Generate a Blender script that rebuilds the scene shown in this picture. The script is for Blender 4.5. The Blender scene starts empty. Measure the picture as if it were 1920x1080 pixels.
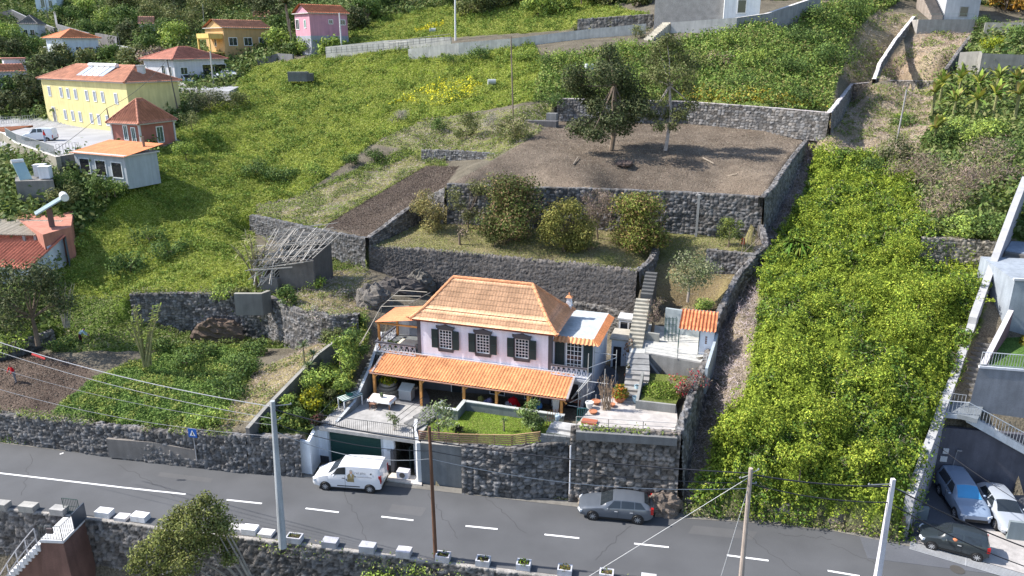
import bpy, math, random
import numpy as np
from mathutils import Vector, Matrix
from mathutils.bvhtree import BVHTree
from mathutils.geometry import delaunay_2d_cdt

# ------------------------------------------------------------------ camera, sky, sun, exposure
SC = bpy.context.scene
F_PX, PITCH, CAM_H = 1400.0, math.radians(18), 28.35
cam_d = bpy.data.cameras.new('camera'); cam = bpy.data.objects.new('camera', cam_d)
SC.collection.objects.link(cam); SC.camera = cam
cam.location = (0, 0, CAM_H); cam.rotation_euler = (math.radians(90) - PITCH, 0, 0)
cam_d.sensor_width = 36; cam_d.lens = 36 * F_PX / 1920; cam_d.clip_start = 0.5; cam_d.clip_end = 2000
SUN_EL, SUN_B = math.radians(44), math.radians(-8)
world = bpy.data.worlds.new('World'); SC.world = world; world.use_nodes = True
_n = world.node_tree.nodes; _bg = _n['Background']
_sky = _n.new('ShaderNodeTexSky'); _sky.sky_type = 'NISHITA'; _sky.sun_disc = False
_sky.sun_elevation = SUN_EL; _sky.sun_rotation = math.atan2(-math.cos(SUN_B), -math.sin(SUN_B))
world.node_tree.links.new(_sky.outputs[0], _bg.inputs[0]); _bg.inputs[1].default_value = 0.15
sd = bpy.data.lights.new('sun', 'SUN'); sd.energy = 4.9; sd.angle = math.radians(0.53); sd.color = (1, 0.95, 0.87)
sun = bpy.data.objects.new('sun', sd); SC.collection.objects.link(sun)
sun.rotation_euler = Vector((math.cos(SUN_B) * math.cos(SUN_EL), math.sin(SUN_B) * math.cos(SUN_EL), -math.sin(SUN_EL))).to_track_quat('-Z', 'Y').to_euler()
SC.view_settings.view_transform = 'Standard'; SC.view_settings.look = 'None'
SC.view_settings.gamma = 1; SC.view_settings.exposure = 0.84
SC.cycles.max_bounces = 5; SC.cycles.diffuse_bounces = 3; SC.cycles.glossy_bounces = 2; SC.cycles.transparent_max_bounces = 6

# ------------------------------------------------------------------ surveying helpers (photo pixel + height or range -> place)
CP, SP = math.cos(PITCH), math.sin(PITCH)
def W(x, y, z):
    t = (y - 540) / F_PX; Z = (CAM_H - z) / (SP + t * CP)
    return Vector(((x - 960) / F_PX * Z, Z * (CP - t * SP), z))
def D(x, y, Z):
    t = (y - 540) / F_PX
    return Vector(((x - 960) / F_PX * Z, Z * (CP - t * SP), CAM_H - Z * (SP + t * CP)))
def PX(P):                                         # numpy world -> pixel
    dz = P[:, 2] - CAM_H
    Z = P[:, 1] * CP - dz * SP
    Z = np.maximum(Z, 1)
    return 960 + F_PX * P[:, 0] / Z, 540 - F_PX * (P[:, 1] * SP + dz * CP) / Z
rnd = random.Random(7)
RS = np.random.RandomState(11)

# ------------------------------------------------------------------ noise
def _hash(i, j, s):
    h = (i.astype(np.int64) * 374761393 + j.astype(np.int64) * 668265263 + s * 974634) & 0x7fffffff
    h = (h ^ (h >> 13)) * 1274126177 & 0x7fffffff
    return ((h ^ (h >> 16)) & 0xffff) / 65535.0
def vn(x, y, s=0):
    i, j = np.floor(x), np.floor(y); u, v = x - i, y - j
    u = u * u * (3 - 2 * u); v = v * v * (3 - 2 * v)
    a, b, c, d = _hash(i, j, s), _hash(i + 1, j, s), _hash(i, j + 1, s), _hash(i + 1, j + 1, s)
    return (a * (1 - u) + b * u) * (1 - v) + (c * (1 - u) + d * u) * v
def fbm(x, y, s=0, o=4):
    r = 0; a = 0.5; t = 0
    for k in range(o):
        r = r + a * vn(x * 2 ** k + 17 * k, y * 2 ** k - 9 * k, s + k); t += a; a *= 0.55
    return r / t
def worley(x, y, s=0):
    i, j = np.floor(x), np.floor(y)
    f1 = np.full(x.shape, 9.0); f2 = np.full(x.shape, 9.0); ident = np.zeros(x.shape)
    for di in (-1, 0, 1):
        for dj in (-1, 0, 1):
            a, b = i + di, j + dj
            d = np.hypot(a + 0.15 + 0.7 * _hash(a, b, s) - x, b + 0.15 + 0.7 * _hash(a, b, s + 5) - y)
            m = d < f1
            f2 = np.where(m, f1, np.minimum(f2, d)); ident = np.where(m, _hash(a, b, s + 9), ident); f1 = np.where(m, d, f1)
    return f1, f2, ident

# ------------------------------------------------------------------ materials
def mat(name, rough=0.8, spec=0.3, n_amt=0.25, n_scale=3.0, fine=30.0, f_amt=0.15, bump=0.0, b_scale=20, metal=0.0, coat=0.0, transl=0.0, streak=False, b_dist=0.05):
    m = bpy.data.materials.new(name); m.use_nodes = True
    N = m.node_tree.nodes; L = m.node_tree.links; p = N['Principled BSDF']
    p.inputs['Roughness'].default_value = rough; p.inputs['Specular IOR Level'].default_value = spec
    p.inputs['Metallic'].default_value = metal; p.inputs['Coat Weight'].default_value = coat
    p.inputs['Coat Roughness'].default_value = 0.05
    at = N.new('ShaderNodeAttribute'); at.attribute_name = 'Col'
    g = N.new('ShaderNodeNewGeometry'); out = at.outputs['Color']
    def mul(src, scale, amt, det=5, stretch=None):
        if amt <= 0: return src
        t = N.new('ShaderNodeTexNoise'); t.inputs['Scale'].default_value = scale; t.inputs['Detail'].default_value = det
        if stretch:
            mp = N.new('ShaderNodeMapping'); mp.inputs['Scale'].default_value = stretch
            L.new(g.outputs['Position'], mp.inputs['Vector']); L.new(mp.outputs[0], t.inputs['Vector'])
        else: L.new(g.outputs['Position'], t.inputs['Vector'])
        r = N.new('ShaderNodeMapRange'); L.new(t.outputs[0], r.inputs[0])
        r.inputs[1].default_value = 0.3; r.inputs[2].default_value = 0.7
        r.inputs[3].default_value = 1 - amt; r.inputs[4].default_value = 1 + amt
        v = N.new('ShaderNodeVectorMath'); v.operation = 'SCALE'; L.new(src, v.inputs[0]); L.new(r.outputs[0], v.inputs['Scale'])
        return v.outputs[0]
    out = mul(out, n_scale, n_amt); out = mul(out, fine, f_amt, 3)
    if streak: out = mul(out, 1.0, streak, 4, (2.5, 2.5, 0.25))
    L.new(out, p.inputs['Base Color'])
    if bump:
        t = N.new('ShaderNodeTexNoise'); t.inputs['Scale'].default_value = b_scale; t.inputs['Detail'].default_value = 6
        L.new(g.outputs['Position'], t.inputs['Vector'])
        b = N.new('ShaderNodeBump'); b.inputs['Strength'].default_value = bump; b.inputs['Distance'].default_value = b_dist
        L.new(t.outputs[0], b.inputs['Height']); L.new(b.outputs[0], p.inputs['Normal'])
    if transl:
        tr = N.new('ShaderNodeBsdfTranslucent'); mx = N.new('ShaderNodeMixShader'); mx.inputs[0].default_value = transl
        L.new(out, tr.inputs[0]); L.new(p.outputs[0], mx.inputs[1]); L.new(tr.outputs[0], mx.inputs[2])
        L.new(mx.outputs[0], N['Material Output'].inputs['Surface'])
    return m
M = dict(
    ground=mat('ground', 0.95, 0.1, 0.22, 0.6, 9, 0.4, 0.9, 6, b_dist=0.12),
    asphalt=mat('asphalt', 0.85, 0.3, 0.14, 0.3, 30, 0.16, 0.3, 60, b_dist=0.01),
    stone=mat('stone', 0.85, 0.25, 0.15, 1.2, 25, 0.4, 0.8, 14, b_dist=0.06),
    concrete=mat('concrete', 0.85, 0.25, 0.14, 1.0, 20, 0.12, 0.3, 25, streak=0.14, b_dist=0.02),
    plaster=mat('plaster', 0.8, 0.25, 0.07, 0.8, 14, 0.05, 0.15, 40, streak=0.10, b_dist=0.01),
    tile=mat('tile', 0.75, 0.25, 0.17, 0.9, 9, 0.2, 0.2, 40, b_dist=0.01),
    wood=mat('wood', 0.7, 0.3, 0.12, 2, 30, 0.15, 0.2, 40, streak=0.1, b_dist=0.01),
    metal=mat('metal', 0.45, 0.5, 0.08, 2, 20, 0.05, metal=0.3),
    paint=mat('paint', 0.5, 0.4, 0.04, 1.5, 15, 0.03),
    carpaint=mat('car_paint', 0.28, 0.5, 0.02, 2, 15, 0.0, coat=0.7),
    glass=mat('glass', 0.06, 0.8, 0.05, 2, 15, 0.0),
    leaf=mat('leaf', 0.7, 0.12, 0.16, 0.9, 8, 0.12, transl=0.2),
    dryleaf=mat('dry_leaf', 0.8, 0.15, 0.16, 0.9, 8, 0.12, transl=0.1),
    bark=mat('bark', 0.9, 0.2, 0.2, 3, 25, 0.25, 0.6, 25, b_dist=0.03),
    cloth=mat('cloth', 0.9, 0.1, 0.05, 3, 25, 0.05),
)

# ------------------------------------------------------------------ mesh building
COLL = SC.collection
def finish(name, me, m, parent=None, smooth=False):
    me.materials.append(M[m] if isinstance(m, str) else m)
    if smooth: me.polygons.foreach_set('use_smooth', np.ones(len(me.polygons), bool))
    o = bpy.data.objects.new(name, me); COLL.objects.link(o)
    if parent is not None: o.parent = parent
    return o
def npmesh(name, V, Q, C, m, parent=None, smooth=False, k=4, world=False):
    """V (n,3) vertices, Q (f,k) faces, C (n,3) colour per vertex"""
    if parent is not None and world:
        Mi = np.array(root_matrix(parent).inverted()); V = V @ Mi[:3, :3].T + Mi[:3, 3]
    me = bpy.data.meshes.new(name); n, f = len(V), len(Q)
    me.vertices.add(n); me.vertices.foreach_set('co', np.ascontiguousarray(V, np.float32).ravel())
    me.loops.add(f * k); me.loops.foreach_set('vertex_index', np.ascontiguousarray(Q, np.int32).ravel())
    me.polygons.add(f); me.polygons.foreach_set('loop_start', np.arange(0, f * k, k, dtype=np.int32))
    me.update(calc_edges=True)
    a = me.attributes.new('Col', 'FLOAT_COLOR', 'POINT')
    a.data.foreach_set('color', np.concatenate([C, np.ones((n, 1))], 1).astype(np.float32).ravel())
    return finish(name, me, m, parent, smooth)
MATS = {}
def root_matrix(o):
    while o.parent is not None: o = o.parent
    return MATS.get(o.name, Matrix())
class MB:
    def __init__(s, col=(0.5, 0.5, 0.5), X=None): s.v = []; s.f = []; s.c = []; s.col = col; s.X = X
    def add(s, vs, fs, col=None):
        b = len(s.v); s.v += [tuple(s.X @ Vector(p)) if s.X else tuple(p) for p in vs]
        s.f += [tuple(b + i for i in q) for q in fs]; s.c += [col or s.col] * len(fs); return s
    def box(s, x0, x1, y0, y1, z0, z1, col=None, R=None):
        vs = [(x, y, z) for z in (z0, z1) for y in (y0, y1) for x in (x0, x1)]
        if R: vs = [R @ Vector(p) for p in vs]
        return s.add(vs, [(0, 2, 3, 1), (4, 5, 7, 6), (0, 1, 5, 4), (2, 6, 7, 3), (0, 4, 6, 2), (1, 3, 7, 5)], col)
    def cbox(s, c, d, rz=0, col=None, rx=0, ry=0):
        R = Matrix.Translation(c) @ Matrix.Rotation(rz, 4, 'Z') @ Matrix.Rotation(ry, 4, 'Y') @ Matrix.Rotation(rx, 4, 'X')
        return s.box(-d[0] / 2, d[0] / 2, -d[1] / 2, d[1] / 2, -d[2] / 2, d[2] / 2, col, R)
    def prism(s, pts, z0, z1, col=None):          # pts: list of xy (or xyz: top follows own z), ccw
        n = len(pts)
        lo = [(p[0], p[1], z0 if len(p) < 3 else z0 + 0) for p in pts]; hi = [(p[0], p[1], z1 if len(p) < 3 else p[2]) for p in pts]
        return s.add(lo + hi, [tuple(range(n - 1, -1, -1)), tuple(range(n, 2 * n))] + [(i, (i + 1) % n, n + (i + 1) % n, n + i) for i in range(n)], col)
    def tube(s, p0, p1, r0, r1=None, n=6, col=None, cap=True):
        r1 = r0 if r1 is None else r1; p0, p1 = Vector(p0), Vector(p1); d = (p1 - p0)
        if d.length < 1e-6: return s
        d.normalize(); a = d.orthogonal().normalized(); b = d.cross(a)
        vs = [p + (a * math.cos(2 * math.pi * i / n) + b * math.sin(2 * math.pi * i / n)) * r for p, r in ((p0, r0), (p1, r1)) for i in range(n)]
        fs = [(i, (i + 1) % n, n + (i + 1) % n, n + i) for i in range(n)]
        if cap: fs += [tuple(range(n - 1, -1, -1)), tuple(range(n, 2 * n))]
        return s.add(vs, fs, col)
    def path(s, pts, r0, r1=None, n=6, col=None):
        r1 = r0 if r1 is None else r1; k = len(pts) - 1
        for i in range(k): s.tube(pts[i], pts[i + 1], r0 + (r1 - r0) * i / k, r0 + (r1 - r0) * (i + 1) / k, n, col)
        return s
    def lathe(s, c, prof, n=16, col=None, axis='Z'):  # prof: (r,z)
        vs = []
        for r, z in prof:
            for i in range(n):
                a = 2 * math.pi * i / n; p = (r * math.cos(a), r * math.sin(a), z)
                if axis == 'X': p = (p[2], p[0], p[1])
                if axis == 'Y': p = (p[0], p[2], p[1])
                vs.append(Vector(p) + Vector(c))
        k = len(prof)
        fs = [(j * n + i, j * n + (i + 1) % n, (j + 1) * n + (i + 1) % n, (j + 1) * n + i) for j in range(k - 1) for i in range(n)]
        return s.add(vs, fs + [tuple(range(n - 1, -1, -1)), tuple(range((k - 1) * n, k * n))], col)
    def blob(s, c, r, seed=0, n=8, m=6, rough=0.25, col=None):
        R = random.Random(seed); vs = []; k1, k2 = R.uniform(0, 6), R.uniform(0, 6)
        r = (r, r, r) if isinstance(r, (int, float)) else r
        for j in range(m + 1):
            th = math.pi * j / m
            for i in range(n):
                a = 2 * math.pi * i / n; q = 1 + rough * (math.sin(3 * a + k1 + 2 * th) * 0.5 + R.uniform(-0.6, 0.6)) * (0 < j < m)
                vs.append((c[0] + r[0] * q * math.sin(th) * math.cos(a), c[1] + r[1] * q * math.sin(th) * math.sin(a), c[2] + r[2] * q * math.cos(th)))
        return s.add(vs, [(j * n + i, (j + 1) * n + i, (j + 1) * n + (i + 1) % n, j * n + (i + 1) % n) for j in range(m) for i in range(n)], col)
    def build(s, name, m='paint', parent=None, world=False, smooth=False, bevel=0):
        vs = s.v
        if world and parent is not None:
            Mi = root_matrix(parent).inverted(); vs = [tuple(Mi @ Vector(p)) for p in vs]
        me = bpy.data.meshes.new(name); me.from_pydata(vs, [], s.f); me.update()
        a = me.attributes.new('Col', 'FLOAT_COLOR', 'FACE')
        a.data.foreach_set('color', np.array([(c[0], c[1], c[2], 1) for c in s.c], np.float32).ravel())
        o = finish(name, me, m, parent, smooth)
        if bevel:
            b = o.modifiers.new('bevel', 'BEVEL'); b.width = bevel; b.segments = 2; b.limit_method = 'ANGLE'
        return o
def tag(o, label, cat, group=None, kind=None):
    if label: o['label'] = label
    if cat: o['category'] = cat
    if group: o['group'] = group
    if kind: o['kind'] = kind
    return o
def thing(name, label, cat, loc=(0, 0, 0), rz=0, group=None):
    o = bpy.data.objects.new(name, None); COLL.objects.link(o); o.empty_display_size = 0.3
    o.location = loc; o.rotation_euler = (0, 0, rz); MATS[o.name] = Matrix.Translation(loc) @ Matrix.Rotation(rz, 4, 'Z')
    return tag(o, label, cat, group)
def dup(root, loc=None, rz=None, label=None, group=None):
    def cp(o, par):
        c = o.copy(); COLL.objects.link(c); c.parent = par
        for ch in list(o.children): cp(ch, c)
        return c
    r = cp(root, root.parent)
    if loc is not None: r.location = loc
    if rz is not None: r.rotation_euler = (0, 0, rz)
    if label: r['label'] = label
    if group: r['group'] = group
    MATS[r.name] = Matrix.Translation(r.location) @ Matrix.Rotation(r.rotation_euler[2], 4, 'Z')
    return r
def frame(p0, p1):                                 # origin and yaw from two base corners (left, right of the facade)
    return Vector(p0), math.atan2(p1[1] - p0[1], p1[0] - p0[0]), (Vector(p1).xy - Vector(p0).xy).length
def nrm(a): return a / np.maximum(np.linalg.norm(a, axis=1, keepdims=True), 1e-9)
def leafmesh(name, P, Nn, S, C, m='leaf', parent=None, aspect=0.55, world=True):
    """one rhombic leaf per point: P centres, Nn facing, S size, C colour"""
    n = len(P); Nn = nrm(Nn); r = nrm(RS.normal(size=(n, 3))); t = nrm(np.cross(Nn, r)); b = np.cross(Nn, t)
    S = S[:, None]; V = np.empty((n, 4, 3))
    V[:, 0] = P - t * S; V[:, 1] = P - b * S * aspect + Nn * S * 0.15; V[:, 2] = P + t * S; V[:, 3] = P + b * S * aspect + Nn * S * 0.15
    return npmesh(name, V.reshape(-1, 3), np.arange(n * 4).reshape(n, 4), np.repeat(C, 4, 0), m, parent, world=world)
def pal(n, cols, jit=0.18):
    c = np.array(cols)[RS.randint(0, len(cols), n)]
    return np.clip(c * (1 + RS.uniform(-jit, jit, (n, 1))) * (1 + RS.uniform(-0.06, 0.06, (n, 3))), 0, 1)
# ------------------------------------------------------------------ land form: walls as breaklines, surveyed points between them
def inside(px, py, poly):
    r = np.zeros(px.shape, bool); n = len(poly)
    for i in range(n):
        (x1, y1), (x2, y2) = poly[i], poly[(i + 1) % n]
        if y1 == y2: continue
        r ^= ((y1 > py) != (y2 > py)) & (px < (x2 - x1) * (py - y1) / (y2 - y1) + x1)
    return r
# retaining walls: (px, py, z_top, z_bottom) from left to right, exposed side towards the viewer
WALLS = {}
def wl(key, pts): WALLS[key] = [(W(x, y, zt), zb) for x, y, zt, zb in pts]
wl('road_left', [(-90, 765, 2.2, 0), (0, 777, 2.2, 0), (100, 788, 2.3, 0), (210, 801, 2.4, 0), (330, 812, 2.5, 0), (462, 818, 2.8, 0)])
wl('lot_left', [(462, 818, 2.8, 0), (562, 822, 2.9, 0)])
wl('lawn_front', [(866, 836, 3.4, 0), (960, 842, 3.5, 0), (1066, 826, 4.0, 0)])
wl('patio_front', [(1070, 803, 5.1, 0), (1170, 808, 5.2, 0), (1277, 813, 5.3, 0)])
wl('mid_left', [(243, 551, 6.6, 3.7), (340, 550, 6.7, 3.0), (440, 552, 6.8, 2.7), (500, 556, 6.8, 2.7), (560, 582, 6.8, 3.1), (620, 592, 7.0, 4.0), (672, 590, 7.2, 5.4)])
wl('garden_side', [(467, 803, 3.5, 2.8), (500, 765, 4.0, 2.85), (560, 703, 5.0, 3.2), (600, 662, 5.9, 3.9), (640, 632, 6.8, 5.2)])
wl('plot', [(468, 403, 9.6, 7.6), (540, 418, 9.9, 7.4), (605, 433, 10.2, 7.4), (686, 447, 10.4, 7.4)])
wl('plot_side', [(690, 447, 10.4, 9.6), (722, 425, 11.0, 9.7), (760, 396, 11.8, 9.9), (795, 372, 12.6, 10.2), (835, 352, 14.4, 10.6)])
wl('terrace_low', [(692, 463, 9.5, 7.4), (800, 470, 9.5, 5.6), (900, 478, 9.5, 5.6), (1000, 489, 9.5, 5.6), (1100, 498, 9.6, 5.6), (1195, 509, 9.6, 5.8)])
wl('terrace_high', [(838, 344, 14.8, 10.7), (1000, 351, 14.8, 10.7), (1110, 353, 14.8, 10.7), (1300, 361, 14.8, 10.7), (1432, 369, 14.8, 10.7)])
wl('terrace_back', [(1045, 184, 21.2, 18.0), (1180, 187, 21.2, 18.0), (1290, 190, 21.0, 18.0), (1430, 200, 20.8, 17.8), (1556, 211, 20.6, 17.6)])
wl('white_top', [(1600, 157, 22.6, 20.4), (1680, 150, 22.8, 20.6), (1760, 152, 22.8, 20.6)])
wl('small_mid', [(1325, 468, 10.6, 8.4), (1380, 473, 10.6, 8.6), (1418, 478, 10.6, 8.8)])
wl('shed_back', [(1222, 563, 8.0, 6.2), (1280, 572, 8.0, 6.2), (1338, 583, 8.0, 6.2)])
wl('shed_front', [(1212, 664, 6.1, 4.6), (1270, 673, 6.1, 4.6), (1326, 684, 6.1, 4.6)])
wl('plot_end', [(790, 281, 15.2, 13.6), (860, 283, 15.4, 14.2), (930, 288, 15.6, 15.0)])
wl('ladder', [(1728, 446, 12.6, 9.8), (1790, 449, 12.6, 9.6), (1868, 455, 12.6, 9.4)])
WALLS['up_small'] = [(D(1083, 36, 134), D(1083, 36, 134).z - 2.1), (D(1225, 26, 131), D(1225, 26, 131).z - 2.5)]
wl('field_far', [(-60, 665, 3.6, 2.4), (40, 640, 3.8, 2.6), (100, 620, 3.9, 2.8)])
wl('side_low', [(1277, 813, 5.3, 0), (1300, 745, 6.0, 2.5), (1332, 665, 6.4, 4.6), (1350, 590, 8.0, 6.0), (1385, 520, 9.4, 7.2), (1420, 476, 10.6, 8.6)])
wl('side_high', [(1433, 370, 14.9, 10.6), (1450, 352, 15.2, 11.2), (1485, 300, 16.2, 13.0), (1515, 262, 17.2, 15.4)])
wl('side_top', [(1558, 211, 20.6, 17.8), (1578, 185, 21.6, 18.6), (1600, 156, 22.6, 20.2)])
wl('house_back', [(1075, 568, 6.6, 4.4), (1130, 575, 6.6, 4.4), (1172, 590, 6.4, 4.4)])
WALLS['garage_line'] = [(W(x, y, 0) + Vector((0, 0, 2.75)), -0.06) for x, y in ((563, 885), (584, 888), (603, 865), (670, 874), (740, 884), (786, 890), (794, 905), (864, 913))]
BP, BDIR = Vector((24.05, 38.5, 0)), Vector((.6225, .7826, 0))
def BL(s_, z): return BP + BDIR * s_ + Vector((0, 0, z))
BAYX = Vector((math.cos(math.radians(-12)), math.sin(math.radians(-12)), 0)); RB = BL(7.0, 0)
WALLS['bay'] = [(BL(-.3, 2.0), -.06), (BL(3, 3.4), -.06), (RB + Vector((0, 0, 5.0)), -.06), (RB + BAYX * 6 + Vector((0, 0, 4.6)), -.06), (RB + BAYX * 18 + Vector((0, 0, 3.0)), -.06)]
_pe = WALLS['terrace_high'][-1][0]; WALLS['side_low'] += [(Vector((_pe.x - .25, _pe.y - 3.2, 11.0)), 9.4), (Vector((_pe.x + .15, _pe.y - .5, 12.2)), 10.2)]
PTS = []
PTS += [Vector((_pe.x + a, _pe.y + b, 10.7)) for a, b in ((-.6, -1.2), (-1.2, -3), (-3, -1.5), (-3, -3.2), (-1.4, -4.4))]
def g(*a): PTS.extend(W(*q) for q in a)
def gd(*a): PTS.extend(D(*q) for q in a)
# below the road, road
NEAR = [(-80, 938), (0, 950), (100, 960), (200, 972), (290, 985), (400, 998), (490, 1008), (620, 1023), (757, 1041), (905, 1060), (1058, 1079), (1250, 1104), (1500, 1138), (1900, 1195), (2100, 1222)]
FAR = [(-90, 815), (0, 826), (100, 838), (200, 850), (330, 866), (465, 882), (600, 893), (800, 913), (1000, 936), (1276, 966), (1420, 975), (1560, 990), (1700, 1018), (1800, 1046), (1920, 1082), (2100, 1135)]
near_line = [W(x, y, 0) for x, y in NEAR]; far_line = [W(x, y, 0) for x, y in FAR]
for p in near_line: PTS.append(Vector((p.x, p.y, -0.08)))
low = [Vector((p.x, p.y - 0.9, -6.5)) for p in near_line]
for p in low: PTS.append(p)
for x in range(-60, 71, 10): PTS.append(Vector((x, 18, -8.5)))
for p in far_line: PTS.append(Vector((p.x, p.y, -0.06)))
# field on the left
g((100, 720, 3.1), (250, 730, 3.2), (200, 660, 3.9), (0, 690, 3.3), (-90, 700, 3.2), (330, 672, 3.1), (430, 678, 3.0), (430, 760, 3.0), (455, 800, 2.8),
  (555, 668, 4.4), (600, 640, 5.3), (-60, 640, 3.9), (60, 600, 4.2), (150, 600, 4.3), (210, 640, 3.7), (190, 570, 4.8), (520, 700, 3.9), (470, 745, 3.4))
# garden left of the house and patio
g((470, 800, 2.9), (590, 800, 2.9), (600, 760, 3.0), (545, 770, 2.95), (620, 715, 3.7), (645, 670, 4.6), (690, 640, 5.2), (680, 605, 6.0), (700, 600, 5.9), (780, 800, 2.9), (790, 780, 2.95), (700, 770, 2.95))
# house pad and lawn
for a in [(-12.5, 52, 2.95), (-9, 55, 2.95), (4, 48, 2.95), (5, 52, 2.95), (-7, 60, 3.4), (3, 58, 3.4), (7, 52, 3.6), (-14, 58, 4.6), (-15, 64, 6.2), (-6, 64, 5.2), (4, 61.5, 5.0), (9, 58, 5.0)]: PTS.append(Vector(a))
g((868, 826, 3.35), (960, 832, 3.4), (1060, 815, 3.5), (800, 825, 3.1), (860, 790, 3.4), (1000, 800, 3.45), (1020, 790, 3.45))
g((1080, 795, 3.6), (1260, 808, 4.2), (1180, 770, 3.9), (1265, 765, 4.2), (1100, 770, 3.6), (1200, 720, 4.2), (1270, 735, 4.4), (1300, 690, 4.4), (1180, 690, 4.0), (1150, 650, 3.9), (1185, 640, 4.6),
  (1240, 630, 5.7), (1330, 640, 5.7), (1215, 600, 5.7), (1335, 600, 5.7), (1180, 570, 6.2), (1210, 535, 7.6), (1260, 530, 7.9), (1345, 560, 8.1), (1340, 520, 8.5), (1230, 490, 8.6), (1250, 450, 10.4), (1300, 430, 10.7), (1400, 448, 10.7), (1240, 425, 10.6))
# right flank: gully and vine slope
g((1285, 900, 0.8), (1300, 820, 2.2), (1345, 800, 3.4), (1350, 700, 5.6), (1370, 600, 7.2), (1410, 520, 8.6), (1450, 440, 10.2), (1500, 330, 13.6), (1545, 262, 16.8),
  (1350, 940, 0.5), (1450, 965, 0.4), (1560, 975, 0.4), (1660, 1000, 0.4), (1380, 880, 3.2), (1500, 880, 3.4), (1620, 900, 3.2), (1680, 930, 2.4),
  (1400, 780, 5.2), (1500, 780, 5.6), (1620, 790, 5.6), (1730, 800, 5.0), (1450, 650, 7.8), (1560, 650, 8.0), (1680, 660, 8.0), (1785, 670, 7.4),
  (1480, 540, 9.6), (1600, 530, 10.0), (1720, 540, 9.6), (1828, 550, 10.8), (1520, 430, 11.6), (1640, 420, 12.0), (1540, 340, 13.6), (1640, 340, 14.0), (1760, 370, 14.0), (1860, 380, 14.6),
  (1590, 280, 16.2), (1700, 270, 16.8), (1800, 270, 17.6), (1930, 290, 17.6), (1620, 220, 18.6), (1740, 200, 20.0), (1690, 185, 20.2), (1850, 190, 21.0), (1990, 200, 21.5), (1580, 235, 17.8))
# terrace floors
g((900, 440, 10.0), (1000, 430, 10.3), (1150, 440, 10.2), (1200, 470, 9.9), (780, 440, 9.9), (860, 470, 9.55), (1215, 430, 10.5))
g((900, 303, 15.9), (930, 292, 16.3), (1000, 255, 17.6), (1050, 222, 18.3), (1000, 300, 16.0), (1120, 300, 15.9), (1250, 300, 15.9), (1380, 300, 15.9))
# middle slopes
g((110, 525, 6.6), (200, 500, 6.9), (300, 505, 7.0), (400, 490, 7.4), (480, 520, 7.2), (560, 545, 7.2), (640, 545, 7.3), (690, 530, 7.3), (740, 520, 7.0),
  (500, 380, 10.2), (620, 350, 11.6), (740, 318, 12.9), (640, 420, 10.3), (700, 380, 11.3), (780, 330, 12.8), (830, 325, 13.4))
gd((130, 455, 78), (210, 410, 85), (320, 410, 87), (420, 400, 87), (270, 358, 88), (300, 290, 99), (400, 300, 107), (520, 300, 104), (640, 300, 100), (760, 265, 102), (340, 240, 107), (480, 240, 115), (620, 230, 115), (760, 220, 113), (870, 240, 106), (960, 215, 104),
   (330, 205, 122), (420, 185, 130), (520, 170, 130), (660, 160, 130), (820, 150, 125), (960, 150, 117), (1000, 190, 108),
   (490, 130, 142), (620, 112, 140), (760, 102, 133), (900, 92, 128), (1060, 82, 124), (1200, 72, 122), (1330, 70, 119), (1100, 140, 112), (1250, 130, 112), (1400, 120, 110), (1500, 150, 106), (1540, 190, 101), (1440, 60, 118), (1560, 90, 113), (1560, 30, 128), (1600, 130, 110),
   (1640, 120, 116), (1700, 72, 130), (1760, 100, 122), (1820, 80, 126), (1680, 20, 136), (1850, 120, 112), (1930, 120, 110), (1880, 60, 120), (2000, 60, 120))
# left: yard, gully, houses
gd((0, 262, 108), (60, 270, 104), (150, 262, 108), (220, 262, 109), (100, 235, 127), (0, 225, 137), (-90, 225, 137), (230, 240, 123), (330, 262, 109), (300, 300, 95), (230, 345, 85), (290, 332, 90), (140, 345, 85), (120, 370, 84), (60, 330, 86), (-60, 330, 86), (0, 400, 80), (110, 430, 79), (60, 470, 76), (-60, 480, 76), (60, 560, 70), (-60, 560, 70), (20, 600, 67), (350, 166, 137), (428, 172, 132), (460, 150, 141),
   (330, 170, 135), (440, 165, 138), (400, 150, 142), (470, 140, 146), (300, 160, 140), (200, 130, 160), (100, 125, 168), (0, 130, 168), (-100, 130, 168), (0, 190, 142), (60, 180, 143), (280, 120, 158), (370, 105, 165), (450, 110, 160), (540, 95, 155),
   (600, 92, 152), (700, 75, 150), (850, 55, 148), (1000, 45, 142), (1080, 50, 138), (1150, 45, 136), (1240, 50, 128), (1420, 40, 128), (650, 40, 168), (760, 30, 168), (900, 15, 165), (1050, 10, 158),
   (500, 60, 180), (420, 60, 185), (300, 60, 195), (150, 60, 205), (0, 60, 210), (-150, 60, 210), (0, 20, 235), (200, 10, 235), (400, 10, 230), (600, -20, 220), (800, -30, 200), (1000, -30, 185), (1240, -10, 150), (1500, -20, 150), (1700, -30, 150), (1950, 0, 145), (2100, 0, 145),
   (-300, -160, 300), (0, -160, 300), (300, -150, 300), (900, -150, 280), (1400, -120, 240), (2000, -90, 220), (2400, -60, 200), (2200, 300, 90), (2300, 100, 130))
for a in [(60, 40, -1), (60, 60, 6), (75, 90, 16), (-75, 45, 1), (-85, 60, 2), (-95, 80, 4), (60, 20, -8), (-95, 110, 9), (-140, 150, 12), (-160, 220, 50), (-160, 60, 3), (-160, 18, -8), (160, 18, -6), (160, 60, 8), (160, 150, 32), (160, 320, 80), (-160, 340, 90), (0, 345, 90), (-240, 100, 15), (-240, 220, 50), (-240, 345, 90), (240, 345, 80), (240, 100, 25), (-240, 18, -5), (240, 18, -5), (-160, 270, 75), (33, 38, -0.06), (30, 40, -0.06), (27.5, 40.5, -0.06), (36, 40, -.06), (33, 46.5, 6.0), (38, 46, 6), (44, 60, 13), (40, 52, 9), (50, 60, 13)]: PTS.append(Vector(a))

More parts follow.
